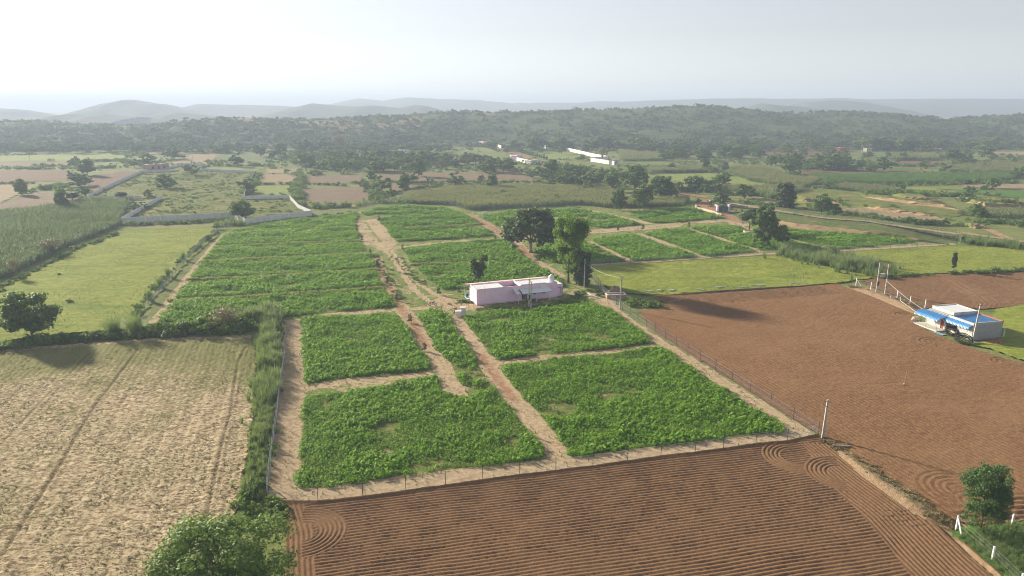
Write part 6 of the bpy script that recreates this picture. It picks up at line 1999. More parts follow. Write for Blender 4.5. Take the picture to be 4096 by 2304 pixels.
panel_wall([g(489, 893), g(935, 870)], 2.6, 2.1, 'long front run of grey precast wall at the left')
panel_wall([g(935, 870), g(981, 896)], 2.6, 2.1, 'short slanting run of precast wall at the spreading tree')
panel_wall([g(981, 896), g(1247, 862)], 2.6, 2.1, 'front run of grey precast wall touching the crop strips')
panel_wall([g(1247, 862), g(1196, 838), g(1158, 798)], 2.6, 2.1, 'white sunlit right side run of the precast wall')
panel_wall([g(1158, 798), g(976, 801)], 2.6, 2.1, 'grey precast wall along the greenish seeded plot')
panel_wall([g(976, 801), g(985, 765), g(1019, 698)], 2.8, 2.1, 'precast wall half hidden by thorn trees')
panel_wall([g(1019, 696), g(900, 691), g(793, 685)], 2.8, 2.1, 'back run of precast wall under the light green strip')
panel_wall([g(793, 685), g(815, 664), g(725, 664), g(720, 668)], 3.0, 2.1, 'far corner of the precast wall behind the slim dark tree')
panel_wall([g(350, 798), g(450, 747), g(571, 692), g(640, 683), g(720, 668)], 2.6, 2.1, 'long left side run of the precast wall climbing to the ruin')
panel_wall([g(352, 799), g(460, 799), g(565, 799)], 2.8, 1.7, 'lower precast wall behind the left millet')
panel_wall([g(489, 891), g(647, 799)], 2.6, 2.1, 'sunlit precast wall beside the left millet')
panel_wall([g(571, 693), g(700, 688)], 2.8, 1.8, 'low precast wall in front of the brick ruin')
WPAN = MB().box(.0, 1.0, -.06, .06, 0, 1.95).box(-.02, 1.02, -.09, .09, 1.95, 2.02).me('wall_panel', WHITE)
WPOST = MB().box(-.12, .12, -.12, .12, -.1, 2.08).me('wall_post', WHITE)
for pts, lb in (([(1961, 578), (2005, 593)], 'white wall beside the pink gatehouse'), ([(2008, 588), (2080, 589), (2162, 589)], 'grey shaded wall at the back of the estate'), ([(2161, 585), (2184, 594)], 'short bright white wall at the back of the estate'),
                ([(2184, 594), (2233, 592)], 'low grey wall left of the long white wall'), ([(2258, 601), (2312, 613), (2364, 626), (2432, 639)], 'long bright white wall stepping down the estate field'), ([(2362, 646), (2410, 653), (2457, 661)], 'lower white wall ending at the small block'),
                ([(2362, 645), (2432, 639)], 'cross wall joining the two white walls'), ([(2040, 632), (2072, 645), (2122, 657)], 'white wall in front of the estate houses'), ([(1748, 571), (1770, 581), (1795, 595)], 'white wall left of the estate lawn')):
    panel_wall([g(*p) for p in pts], 5.0, 2.9, lb, WPAN, WPOST)

# ---- pink farmhouse
A, Bq = np.array(g(1907, 1222)), np.array(g(2258, 1186))
L = float(np.hypot(*(Bq - A)))
hz = math.atan2(Bq[1] - A[1], Bq[0] - A[0])


def corrugated(x0, x1, y0, y1, z0, z1, pitch=.3, amp=.025, n=None, curve=0.0, th=.012):
    """sheet with ribs running along y; heights z0 at y0 to z1 at y1, optional droop at y0"""
    b = MB()
    nx = int((x1 - x0) / pitch * 4)
    ys = [0, .12, .25, .5, .75, 1] if curve else [0, .5, 1]
    vs, fs = [], []
    for side in (0, 1):
        for i in range(nx + 1):
            x = x0 + (x1 - x0) * i / nx
            r = amp * math.sin(2 * math.pi * i / 4 + .78)
            for t in ys:
                vs.append((x, y0 + (y1 - y0) * t, z0 + (z1 - z0) * t + r - (curve * (1 - t / .25) ** 2 if curve and t < .25 else 0) - side * th))
    m = len(ys)
    q = (nx + 1) * m
    for i in range(nx):
        for j in range(m - 1):
            a = i * m + j
            fs.append((a, a + m, a + m + 1, a + 1))
            fs.append((q + a, q + a + 1, q + a + m + 1, q + a + m))
    return b.add(vs, fs)


def house():
    e = empty('farmhouse', (A[0], A[1], 0), hz, label='long lavender pink farmhouse with pink roof edge and metal lean-to', cat='house')
    D, Hh, t = 5.0, 3.55, .22
    LB = L - 1.9                                   # main block, then the annex
    w0, w1 = 13.4, 15.6                            # windows along the front
    dr = 10.6
    # front wall with door and window openings
    f = MB()
    xs = [0, dr, dr + .95, w0, w0 + .75, w1, w1 + .75, LB]
    for x0, x1 in ((0, dr), (dr + .95, w0), (w0 + .75, w1), (w1 + .75, LB)):
        f.box(x0, x1, 0, t, -.2, Hh)
    f.box(dr, dr + .95, 0, t, 2.1, Hh)
    for w in (w0, w1):
        f.box(w, w + .75, 0, t, -.2, 1.25)
        f.box(w, w + .75, 0, t, 2.15, Hh)
    f.build('front_wall', PINK, e)
    MB().box(0, t, t, D, -.2, Hh).build('side_wall', PINK, e)
    MB().box(LB - t, LB, t, D, -.2, Hh - .35).build('side_wall', PINK, e)
    MB().box(t, LB - t, D - t, D, -.2, Hh).build('rear_wall', PINK, e)
    for w in (w0, w1):
        wn_ = MB().box(w, w + .75, .12, .15, 1.25, 2.15).build('window', GLASS_D, e)
        MB().box(w - .05, w + .8, -.05, .03, 1.17, 1.248).build('sill', CONC_L, wn_)
        b = MB()
        for q in range(1, 5):
            b.box(w + q * .15 - .01, w + q * .15 + .01, .06, .08, 1.25, 2.15)
        b.build('window_bars', STEEL, wn_)
    dd = MB().box(dr, dr + .95, .1, .15, -.05, 2.1).build('door', WOOD, e)
    MB().box(dr + .8, dr + .86, .05, .098, 1.0, 1.12).build('handle', STEEL, dd)
    # roofs inside the parapet: left slab, open middle, raised right slab
    rf = MB().box(t, 6.6, t, D - t, Hh - .35, Hh - .12).build('roof_slab', ROOFW, e)
    MB().box(6.6, 10.4, t, D - t, 2.4, 2.55).build('unfinished_roof', GREY_ROOF, e)
    r2 = MB().box(10.4, LB - t, t, D - t, Hh - .4, Hh - .1).build('roof_slab', ROOFW, e)
    MB().box(10.4, 10.62, t + .003, D - t - .003, Hh - .1, Hh + .15).box(10.62, 16.4, t + .003, t + .2, Hh - .1, Hh + .15).build('parapet', ROOFW, r2)
    b = MB()
    for q in range(5):
        b.box(7.0 + q * .7, 7.1 + q * .7, .6, D - .6, 2.55, 2.68)
    b.build('loose_rafters', WOOD, e)
    for x0, x1 in ((0, 6.55), (10.35, LB)):
        MB().box(x0 - .04, x1 + .04, -.04, t + .04, Hh, Hh + .06).build('coping', CONC_L, e)
    MB().box(-.04, t + .04, t + .043, D - .05, Hh, Hh + .06).build('coping', CONC_L, e)
    # plinth and damp foot
    MB().box(-.06, LB + .06, -.10, -.002, -.25, .28).build('plinth', plain('plinth_plaster', (.64, .48, .58), (.70, .54, .62), 2, .9, .2, stain=(.40, .30, .22)), e)
    # annex at the right end
    an = MB().box(LB + .003, LB + 1.9, .9, 4.6, -.2, 2.75).build('annex', PINK, e)
    MB().box(LB + .1, LB + 1.8, 1.0, 4.5, 2.753, 2.82).build('annex_roof', ROOFW, an)
    MB().box(LB + .75, LB + 1.0, .86, .897, 1.9, 2.15).build('vent_hole', REDDOOR, an)
    # rear veranda: pink sheet on thin posts
    s = corrugated(-.7, LB + .2, D + 2.7, D + .06, 3.1, 3.62, .32, .03).build('veranda_roof', PINKROOF, e)
    MB().box(-.7, LB + .2, D + 2.55, D + 2.62, 2.98, 3.06).build('roof_beam', STEEL, s)
    for i in range(7):
        x = -.5 + i * (LB + .4) / 6
        MB().tube([(x, D + 2.58, -.1), (x, D + 2.58, 3.0)], .045, 6).build('veranda_post', WHITE, e)
    MB().box(-.4, LB, D + .003, D + 2.7, -.2, .25).build('veranda_floor', CONC_L, e)
    # front lean-to
    lt = corrugated(8.4, 16.9, -2.4, .02, 2.25, 2.95, .28, .03).build('lean_to_roof', GALV, e)
    MB().box(9.45, 9.75, -2.35, -.1, 2.33, 2.335).build('rust_strip', RUST, lt)
    lt.children[0].rotation_euler = (math.atan2(.7, 2.42), 0, 0)
    lt.children[0].location = (0, 0, .68)
    MB().box(8.5, 16.8, -2.28, -2.2, 2.1, 2.18).build('roof_beam', STEEL, lt)
    for x in (8.9, 13.2, 16.4):
        MB().tube([(x, -2.24, -.1), (x, -2.24, 2.12)], .045, 6).build('lean_to_post', WHITE, e)
    # thin pipes on the face
    MB().tube([(1.9, -.03, 2.6), (1.9, -.03, 3.55), (1.9, .0, 4.2)], .025, 5).build('vent_pipe', RUST, e)


house()


def hl(x, y, z=0.0):
    c, s = math.cos(hz), math.sin(hz)
    return (A[0] + c * x - s * y, A[1] + s * x + c * y, z)


def tank():
    e = empty('water_tank', hl(18.3, 1.2, 3.45), label='white ribbed water tank on the roof at the right end of the pink house', cat='tank')
    prof = [(.62, 0)]
    for i in range(6):
        z = .1 + i * .22
        prof += [(.62, z), (.66, z + .05), (.66, z + .12), (.62, z + .17)]
    prof += [(.55, 1.45), (.3, 1.55)]
    b = MB().lathe(prof, 20).build('tank_body', plain('white_plastic', (.68, .74, .77), (.76, .80, .82), 3, .4, spec=.4), e, True)
    MB().lathe([(.28, 1.553), (.28, 1.66), (.2, 1.7)], 14).build('tank_lid', WHITE, e, True)
    MB().tube([(.3, .1, 1.5), (.3, .1, 2.1)], .03, 6).tube([(-.05, .25, 1.5), (-.05, .25, 2.15)], .03, 6).build('vent_pipe', STEEL, e)


tank()


def ladder():
    p = hl(20.4, .3)
    e = empty('ladder', p, hz, label='brown ladder leaning on the annex of the pink house', cat='ladder')
    for x in (0, .5):
        MB().tube([(x, 0, 0), (x, .55, 2.3)], .035, 6).build('rail', RUST, e)
    for i in range(7):
        t = (i + .7) / 7.5
        MB().tube([(0, .55 * t, 2.3 * t), (.5, .55 * t, 2.3 * t)], .022, 5).build('rung', RUST, e)


ladder()


def cooler():
    e = empty('air_cooler', hl(-.15, 6.6, .25), hz, label='teal cooler standing on the veranda at the left end of the pink house', cat='cooler')
    MB().box(-.3, .3, -.3, .3, .08, .95).build('cabinet', TEALP, e)
    MB().box(-.25, .25, -.33, -.302, .35, .85).build('grille', BLACK, e)
    MB().box(-.28, -.2, -.28, -.2, 0, .08).box(.2, .28, -.28, -.2, 0, .08).box(-.28, -.2, .2, .28, 0, .08).box(.2, .28, .2, .28, 0, .08).build('feet', BLACK, e)


cooler()

# things under the lean-to
for x, y, lb, kind in ((11.6, -.3, 'brown plank leaning on the pink house under the lean-to', 'plank'), (12.2, -1.0, 'dark pile of sacks under the lean-to of the pink house', 'sacks'), (9.0, -1.1, 'red sheet lying under the lean-to of the pink house', 'mat')):
    p = hl(x, y)
    if kind == 'plank':
        e = MB().add([(0, 0, 0), (.18, 0, 0), (.18, .04, 0), (0, .04, 0), (-.1, .25, 2.0), (.08, .25, 2.0), (.08, .29, 2.0), (-.1, .29, 2.0)], [(0, 3, 2, 1), (4, 5, 6, 7), (0, 1, 5, 4), (1, 2, 6, 5), (2, 3, 7, 6), (3, 0, 4, 7)]).build('plank', WOOD, loc=p, rot=(0, 0, hz), label=lb, cat='plank')
    elif kind == 'sacks':
        e = empty('sack_pile', p, hz, label=lb, cat='sacks')
        for q, (a, b, c) in enumerate(((0, 0, 0), (.8, .1, 0), (1.6, -.05, 0), (.4, .05, .25), (1.2, .05, .24))):
            MB().lathe([(.1, 0), (.38, .04), (.45, .14), (.38, .25), (.1, .3)], 10).build('sack', BLACK if q % 2 else GREY_ROOF, e, True, loc=(a, b, c), sc=(1, .6, 1))
    else:
        MB().box(-1.4, 1.4, -.35, .35, .02, .12).box(-1.2, .3, -.3, .2, .12, .18).build('folded_sheet', REDDOOR, loc=p, rot=(0, 0, hz), label=lb, cat='sheet')


# ---- poles
def pole_mesh(h, r0=.16, r1=.10, mat=None):
    b = MB()
    vs, fs = [], []
    for z, r, s in ((-.2, r0, .75), (h, r1, .8)):
        vs += [(-r, -r * s, z), (r, -r * s, z), (r, r * s, z), (-r, r * s, z)]
    fs = [(0, 1, 5, 4), (1, 2, 6, 5), (2, 3, 7, 6), (3, 0, 4, 7), (4, 5, 6, 7)]
    return b.add(vs, fs).me('pole', mat or CONC)


def insulator(e, x, y, z):
    return MB().lathe([(.03, 0), (.06, .03), (.035, .07), (.06, .1), (.03, .14)], 8).build('insulator', BLACK, e, loc=(x, y, z))


def utility_pole(px, py, top, label, arm=True, rz=0.0, lean=0.0, r=.15):
    x, y = g(px, py)
    h = zt(top, y)
    e = empty('utility_pole', (x, y, 0), rz, label=label, cat='pole')
    e.rotation_euler = (0, lean, rz)
    link('pole', pole_mesh(h, r, r * .66), e)
    if arm:
        MB().box(-.45, .45, -.04, .04, h - .35, h - .28).build('crossarm', RUST, e)
        for q in (-.38, .38):
            insulator(e, q, 0, h - .28)
        MB().box(-.14, .14, -.12, .12, h - 1.0, h - .93).build('clamp', BLACK, e)
    return e


utility_pole(3290, 1752, 1598, 'concrete pole at the right front corner of the farm fence', lean=.02)
utility_pole(2337, 1150, 1036, 'concrete pole standing in front of the narrow dark tree', lean=.0)
utility_pole(2480, 1238, 1103, 'pale pole beside the concrete water trough', lean=.01)
utility_pole(3889, 1372, 1215, 'concrete pole in front of the blue roofed shed', lean=.045)
utility_pole(1397, 678, 646, 'thin pole in the dark grove', False, r=.12)
for px, py, top, lb in ((2425, 656, 628, 'pole left of the small block at the end of the white walls'), (2448, 657, 630, 'pole against the small block at the end of the white walls'), (1898, 682, 645, 'pole in front of the dark grove'),
                        (3222, 612, 575, 'leaning pole among the trees on the right'), (3394, 592, 568, 'pole beside the brick ruin far right'), (3446, 606, 580, 'left pole of the three by the white house'), (3453, 605, 582, 'middle pole of the three by the white house'), (3459, 604, 586, 'right pole of the three by the white house'),
                        (3900, 567, 540, 'pole at the right end of the grey blue shed'), (4006, 568, 542, 'pole near the right edge far away'), (1978, 576, 562, 'pole behind the wall of the pink gatehouse'), (2008, 588, 568, 'pole at the end of the gatehouse wall'), (2482, 628, 602, 'pole in the millet right of the white walls'),
                        (120, 645, 622, 'thin pole in the yellow green strip at far left'), (381, 640, 628, 'short pole among the far left fields'), (770, 635, 610, 'pole on the bare pale lot')):
    utility_pole(px, py, top, lb, True, .3, r=.13)


def twin_pole(p1, p2, top, label, box_z, spread_rot):
    a, b = np.array(g(*p1)), np.array(g(*p2))
    h = zt(top, a[1])
    e = empty('transformer_pole', (a[0], a[1], 0), label=label, cat='pole')
    d = b - a
    me = pole_mesh(h, .14, .095)
    link('pole', me, e)
    link('pole', me, e, loc=(d[0], d[1], 0))
    u = d / np.hypot(*d)
    ln = float(np.hypot(*d))
    ang = math.atan2(d[1], d[0])
    for z in (h - .25, h - 1.6):
        arm = MB().box(-.35, ln + .35, -.05, .05, z, z + .1).build('crossarm', RUST, e, rot=(0, 0, ang))
        for q in (-.2, ln / 2, ln + .2):
            insulator(arm, q, 0, z + .1)
    if box_z:
        tr = MB().box(ln / 2 - .4, ln / 2 + .4, -.3, .3, box_z, box_z + .9).build('transformer', CONC, e, rot=(0, 0, ang))
        b_ = MB()
        for q in range(7):
            b_.box(ln / 2 - .38 + q * .12, ln / 2 - .35 + q * .12, -.38, -.302, box_z + .08, box_z + .8)
        b_.build('cooling_fins', STEEL, tr)
        MB().box(-.1, ln + .1, -.12, .12, box_z - .12, box_z - .003).build('platform_beam', RUST, e, rot=(0, 0, ang))
    MB().box(-.22, .22, -.2, .2, 2.0, 2.1).build('clamp', BLACK, e)
    MB().box(d[0] - .22, d[0] + .22, d[1] - .2, d[1] + .2, 2.0, 2.1).build('clamp', BLACK, e)
    MB().box(-.12, .3, -.32, -.172, 2.1, 3.0).build('switch_box', BLACK, e)
    return e


twin_pole((2116, 1233), (2124, 1246), 1115, 'pair of concrete poles with a switch box in front of the pink house', None, 0)
twin_pole((3504, 1175), (3539, 1183), 1050, 'pair of tall concrete poles carrying a transformer right of the meadow', 4.2, 0)


def wire(p, q, sag, label, r=.022, mat=None, name='power_line'):
    p, q = Vector(p), Vector(q)
    pts = [p.lerp(q, t / 14) - Vector((0, 0, sag * 4 * (t / 14) * (1 - t / 14))) for t in range(15)]
    MB().tube(pts, r, 4).build(name, mat or BLACK, label=label, cat='cable')


def topof(px, py, top):
    x, y = g(px, py)
    return (x, y, zt(top, y) - .2)


wire(topof(2337, 1150, 1045), topof(2480, 1238, 1106), .8, 'pale sagging cable between the two poles right of the pink house', .03, CONC_L)
wire(topof(3539, 1183, 1120), topof(3890, 1372, 1330), 1.3, 'long pale cable from the twin poles towards the shed', .035, CONC_L)

# ---- blue roofed shed
SC, SL, SR = np.array(g(3884, 1362)), np.array(g(3701, 1294)), np.array(g(3967, 1341))
ex = (SL - SC) / np.hypot(*(SL - SC))
sz_ = math.atan2(-ex[1], -ex[0])                 # local x runs along the front from far-left end to the near corner
SLN, SD = float(np.hypot(*(SL - SC))), float(np.hypot(*(SR - SC)))


def shed_pt(x, y, z=0.0):
    c, s = math.cos(sz_), math.sin(sz_)
    return (SL[0] + c * x - s * y, SL[1] + s * x + c * y, z)


def shed():
    e = empty('shed', (SL[0], SL[1], 0), sz_, label='grey plastered shed with blue sheet roof and striped blue awning', cat='shed')
    W, D, Hs, t = SLN, SD, 3.0, .2
    # front wall openings: window, red door, brown double door, dark doorway
    op = [(1.7, 2.4, 1.1, 1.9), (3.6, 4.4, 0, 2.0), (4.9, 6.2, 0, 2.1), (6.7, 7.4, .6, 2.0)]
    f = MB()
    x = 0
    for a, b, z0, z1 in op:
        f.box(x, a, 0, t, -.2, Hs)
        f.box(a, b, 0, t, z1, Hs)
        if z0 > 0:
            f.box(a, b, 0, t, -.2, z0)
        x = b
    f.box(x, W, 0, t, -.2, Hs)
    f.build('front_wall', PLASTER, e)
    MB().box(W - t, W, t, D, -.2, Hs).build('end_wall', plain('cement_render', (.30, .31, .33), (.38, .39, .40), 2, .9, .3), e)  # this end wall is coloured darker and greyer than the plastered walls
    MB().box(0, t, t, D, -.2, Hs).build('end_wall', PLASTER, e)
    MB().box(t, W - t, D - t, D, -.2, Hs).build('rear_wall', PLASTER, e)
    w = MB().box(1.7, 2.4, .1, .14, 1.1, 1.9).build('window', GLASS_D, e)
    MB().box(1.62, 2.48, -.04, .02, 1.02, 1.097).build('sill', CONC_L, w)
    d = MB().box(3.6, 4.4, .08, .13, 0, 2.0).build('door', REDDOOR, e, label='red door of the shed')
    MB().box(4.25, 4.3, .03, .078, .95, 1.1).build('handle', STEEL, d)
    for a in (4.9, 5.56):
        d = MB().box(a, a + .64, .08, .13, 0, 2.1).build('door', WOOD, e, label='brown leaf of the double door')
        MB().box(a + .3, a + .34, .05, .078, .95, 1.1).build('handle', STEEL, d)
    MB().box(6.7, 7.4, .12, .16, .6, 2.0).build('window', GLASS_D, e)
    # raised left room with white slab roof
    MB().box(-.1, 5.2, 1.2, D + .1, Hs + .003, Hs + .5).build('upper_wall', plain('patchy_whitewash', (.48, .47, .45), (.62, .61, .58), 1.6, .9, .2, stain=(.34, .32, .30)), e)
    MB().box(.1, 5.0, 1.4, D - .1, Hs + .503, Hs + .55).build('roof_slab', ROOFW, e)
    b = MB().box(-.12, 5.22, 1.18, 1.38, Hs + .503, Hs + .68).box(-.12, 5.22, D - .08, D + .12, Hs + .503, Hs + .68).box(-.12, .08, 1.381, D - .081, Hs + .503, Hs + .68).box(5.02, 5.22, 1.381, D - .081, Hs + .503, Hs + .68)
    b.build('parapet', CONC_L, e)
    MB().box(0, 5.0, .4, 1.19, Hs, Hs + .12).build('ledge', CONC, e)
    # blue roof over the right half inside a brick edged parapet
    corrugated(5.4, W - .25, .35, D - .3, Hs - .12, Hs + .18, .3, .03).build('roof_sheet', BLUE, e)
    MB().box(5.3, W + .02, D - .24, D + .02, Hs + .003, Hs + .42).build('brick_parapet', BRICK, e)
    MB().box(5.3, W + .02, -.02, .24, Hs + .003, Hs + .30).build('front_parapet', PLASTER, e)
    MB().box(W - .22, W + .02, .243, D - .243, Hs + .003, Hs + .34).build('end_parapet', CONC, e)
    # awnings
    aw = corrugated(-.7, 5.1, -2.3, -.01, 2.45, 2.95, .32, .035, curve=.3).build('awning', BLUE, e)
    b = MB()
    for i in range(18):
        x = -.66 + i * .32
        b.add([(x, -2.36, 2.02), (x + .16, -2.36, 2.02), (x + .16, -2.32, 2.3), (x, -2.32, 2.3)], [(0, 1, 2, 3)])
    b.build('awning_fringe', BLUE_L, aw)
    a2 = corrugated(5.1, W - .1, -1.0, -.01, 2.55, 2.9, .32, .035, curve=.3).build('awning', BLUE, e)
    b = MB()
    for i in range(17):
        x = 5.15 + i * .32
        b.add([(x, -1.06, 2.12), (x + .16, -1.06, 2.12), (x + .16, -1.02, 2.4), (x, -1.02, 2.4)], [(0, 1, 2, 3)])
    b.build('awning_fringe', BLUE_L, a2)
    for x in (-.5, 2.4, 5.0):
        MB().tube([(x, -2.2, 0), (x, -2.2, 2.3)], .04, 6).build('awning_post', STEEL, e)
    MB().box(-.6, 5.2, -2.3, -.003, -.2, .22).build('porch_slab', plain('porch_concrete', (.50, .47, .40), (.60, .57, .50), 2, .9), e)


shed()
MB().box(-1.8, -.2, 0, .22, -.1, 1.6).box(-1.8, -.9, .0, .22, 1.6, 2.3).build('broken_wall', PLASTER, loc=shed_pt(-.2, 2.5), rot=(0, 0, sz_), label='stub of pale wall at the far left end of the shed', cat='wall')


def coil(px, py, r, n, seed, label):
    rg = random.Random(seed)
    x, y = g(px, py)
    e = empty('pipe_coil', (x, y, .05), label=label, cat='hose coil')
    for i in range(n):
        rr = r * rg.uniform(.72, 1.08)
        tx, ty = rg.uniform(-.28, .28), rg.uniform(-.15, .5)
        ox, oy, oz = rg.uniform(-.2, .2), rg.uniform(-.2, .2), rg.uniform(.05, .35)
        pts = []
        for k in range(25):
            a = 2 * math.pi * k / 24
            p = Vector((rr * math.cos(a), rr * math.sin(a), 0))
            p.rotate(Quaternion((1, 0, 0), ty + .2))
            p.rotate(Quaternion((0, 1, 0), tx))
            p.z += oz + r * .45
            pts.append(p + Vector((ox, oy, 0)))
        MB().tube(pts, .035, 5, False).build('loop', BLACK, e)


coil(3805, 1340, 1.15, 15, 3, 'left tall coil of black pipe leaning by the shed wall')
coil(3852, 1372, 1.35, 18, 4, 'right flat coil of black pipe at the near corner of the shed')
p0 = Vector((*g(3800, 1338), .9))
MB().tube([p0, Vector((*g(3850, 1345), 1.3)), Vector((*g(3877, 1362), .7)), Vector((*g(3885, 1378), .05))], .06, 7).build('grey_pipe', STEEL, label='pale grey pipe arching over the black coils', cat='pipe')
corrugated(0, 2.0, 0, .9, .1, .16, .3, .03).build('roofing_sheet', BLUE_L, loc=shed_pt(5.4, -3.2), rot=(0, 0, sz_ + .1), label='loose blue striped sheet on the ground beside the coils', cat='sheet')
MB().tube([Vector((*g(3600, 1205), .9)), Vector((*g(3560, 1200), 1.0))], .05, 6).tube([Vector((*g(3560, 1200), 1.0)), Vector((*g(3560, 1204), 0))], .05, 6).tube([Vector((*g(3600, 1215), .7)), Vector((*g(3680, 1265), .3))], .045, 6).tube([Vector((*g(3600, 1205), .9)), Vector((*g(3600, 1215), .7))], .045, 6).build('irrigation_pipe', CONC_L, label='long pale pipe raised on stands beside the tilled field', cat='pipe')


def heap(name, px, py, r, h, mat, n, seed, label, cat, size=.22):
    """rubble heap: lumpy mound with separate stones and bricks on it"""
    rg = np.random.default_rng(seed)
    x, y = g(px, py)
    e = empty(name, (x, y, 0), label=label, cat=cat)
    a = np.linspace(0, 2 * np.pi, 22, endpoint=False)
    V, F = [], []
    for i, q in enumerate((1, .8, .55, .3, .08)):
        for k, t in enumerate(a):
            rr = r * q * (1 + .25 * (vn(np.array([k * .6]), np.array([i * 1.0]), seed)[0] - .5))
            V.append((rr * math.cos(t), rr * math.sin(t) * .75, h * (1 - q) ** .8 * (.8 + .4 * rg.random()) - .02))
    for i in range(4):
        for k in range(22):
            k2 = (k + 1) % 22
            F.append((i * 22 + k, i * 22 + k2, (i + 1) * 22 + k2, (i + 1) * 22 + k))
    F.append(tuple(range(88, 110)))
    link('mound', mesh_np('mound', V, F, mat), e)
    br = MB().box(-.5, .5, -.25, .25, -.17, .17).me('rubble', mat)
    for i in range(n):
        q = rg.random() ** .6
        t = rg.uniform(0, 6.28)
        link('rubble', br, e, loc=(r * q * math.cos(t), r * q * math.sin(t) * .75, h * (1 - q) ** .8 + .03), rot=tuple(rg.uniform(-.6, .6, 3) + np.array([0, 0, t])), sc=tuple(rg.uniform(.6, 1.4, 3) * size))


heap('brick_heap', 3985, 1372, 2.2, .7, BRICK, 46, 3, 'heap of broken red bricks at the right end of the shed', 'rubble')
heap('rubble_heap', 2462, 1168, 2.3, 1.5, DEBRIS, 34, 4, 'brown debris heap behind the concrete trough', 'rubble', .3)
heap('soil_heap', 1878, 1012, 1.9, .8, plain('dark_soil', (.10, .06, .04), (.16, .1, .065), 3, .95, .6), 10, 5, 'dark little soil mound in the crop behind the house', 'mound', .2)
heap('stone_heap', 3655, 1287, 1.5, .5, DEBRIS, 16, 6, 'loose stones beside the left end of the shed', 'rubble', .3)
heap('stone_heap', 3352, 1806, 1.0, .35, DEBRIS, 14, 7, 'small rubble spot on the ridge by the corner pole', 'rubble', .2)
x, y = g(3660, 1282)
MB().add([(-.9, -.5, 0), (.9, -.5, 0), (.9, .3, .1), (-.9, .3, .1), (-.6, -.2, .8), (.6, -.2, .8), (.6, .2, .85), (-.6, .2, .85)], [(0, 3, 2, 1), (4, 5, 6, 7), (0, 1, 5, 4), (1, 2, 6, 5), (2, 3, 7, 6), (3, 0, 4, 7)]).build('concrete_block', STONE, loc=(x, y, 0), rot=(0, 0, .4), label='pale broken slab lying left of the shed', cat='slab')

# concrete posts with wires near the shed and at the right corner
CP_M = MB().add([(-.09, -.09, -.1), (.09, -.09, -.1), (.09, .09, -.1), (-.09, .09, -.1), (-.07, -.07, 2.1), (.07, -.07, 2.1), (.07, .07, 2.1), (-.07, .07, 2.1)], [(4, 5, 6, 7), (0, 1, 5, 4), (1, 2, 6, 5), (2, 3, 7, 6), (3, 0, 4, 7)]).me('post', PRECAST)


def post_fence(pts, label, h=2.1, brace=None):
    pts = [np.array(g(*p)) for p in pts]
    o = pts[0]
    e = empty('wire_fence', (o[0], o[1], 0), label=label, cat='fence')
    for p in pts:
        link('post', CP_M, e, loc=(p[0] - o[0], p[1] - o[1], 0), sc=(1, 1, h / 2.1))
    for i, (a, b) in enumerate(zip(pts[:-1], pts[1:])):
        w = MB()
        for z in (.5, 1.0, 1.5, 1.95):
            w.tube([(a[0] - o[0], a[1] - o[1], z * h / 2.1), (b[0] - o[0], b[1] - o[1], z * h / 2.1)], .004, 4)
        w.build('wires', WIRE, e)
    if brace is not None:
        q = np.array(g(*brace)) - o
        MB().tube([(0, 0, h * .85), (q[0], q[1], 0)], .08, 4).build('brace', WHITE, e)


post_fence([(3424, 1142), (3483, 1160), (3588, 1195), (3640, 1217), (3700, 1232)], 'white post and wire fence behind the tilled field near the shed', 1.9, (3446, 1147))
post_fence([(4013, 1350), (4120, 1385)], 'white fence post standing in the grass right of the shed', 1.9)
post_fence([(3824, 2122), (3967, 2248), (4080, 2360)], 'white post and wire fence round the bottom right crop corner', 1.7, (3850, 2168))
post_fence([(4046, 2108), (4150, 2080)], 'white fence post behind the feathery tree at the right edge', 1.5)

# ---- water trough, cabinets, planks
def trough():
    x, y = g(2462, 1192)
    e = empty('water_trough', (x, y, 0), .12, label='concrete water trough by the farm fence corner', cat='trough')
    for a in ((-2.2, 2.2, -.9, -.7), (-2.2, 2.2, .7, .9)):
        MB().box(*a, 0, .95).build('wall', BRICK_W, e)
    for a in ((-2.2, -2.0, -.697, .697), (2.0, 2.2, -.697, .697)):
        MB().box(*a, 0, .95).build('wall', BRICK_W, e)
    MB().box(-2.25, 2.25, -.95, -.65, .953, 1.03).box(-2.25, 2.25, .65, .95, .953, 1.03).box(-2.25, -1.95, -.647, .647, .953, 1.03).box(1.95, 2.25, -.647, .647, .953, 1.03).build('rim', CONC_L, e)
    MB().box(-1.99, 1.99, -.69, .69, .5, .55).build('water', plain('dark_water', (.03, .035, .035), (.04, .05, .05), 2, .1, spec=.5), e)


trough()


def cabinet(px, py, w, h, mat, label):
    x, y = g(px, py)
    e = empty('electric_cabinet', (x, y, .05), .1, label=label, cat='cabinet')
    MB().box(-w / 2, w / 2, -.35, .35, .25, h).build('box', mat, e)
    MB().box(-w / 2 - .06, w / 2 + .06, -.42, .42, h + .003, h + .08).build('lid', WHITE, e)
    d = MB().box(-w / 2 + .06, w / 2 - .06, -.375, -.352, .32, h - .06).build('door', mat, e)
    MB().box(w / 2 - .18, w / 2 - .13, -.40, -.376, h * .5, h * .5 + .15).build('handle', BLACK, d)
    for a in (-w / 2 + .08, w / 2 - .08):
        for b in (-.28, .28):
            MB().box(a - .05, a + .05, b - .05, b + .05, 0, .25).build('leg', STEEL, e)


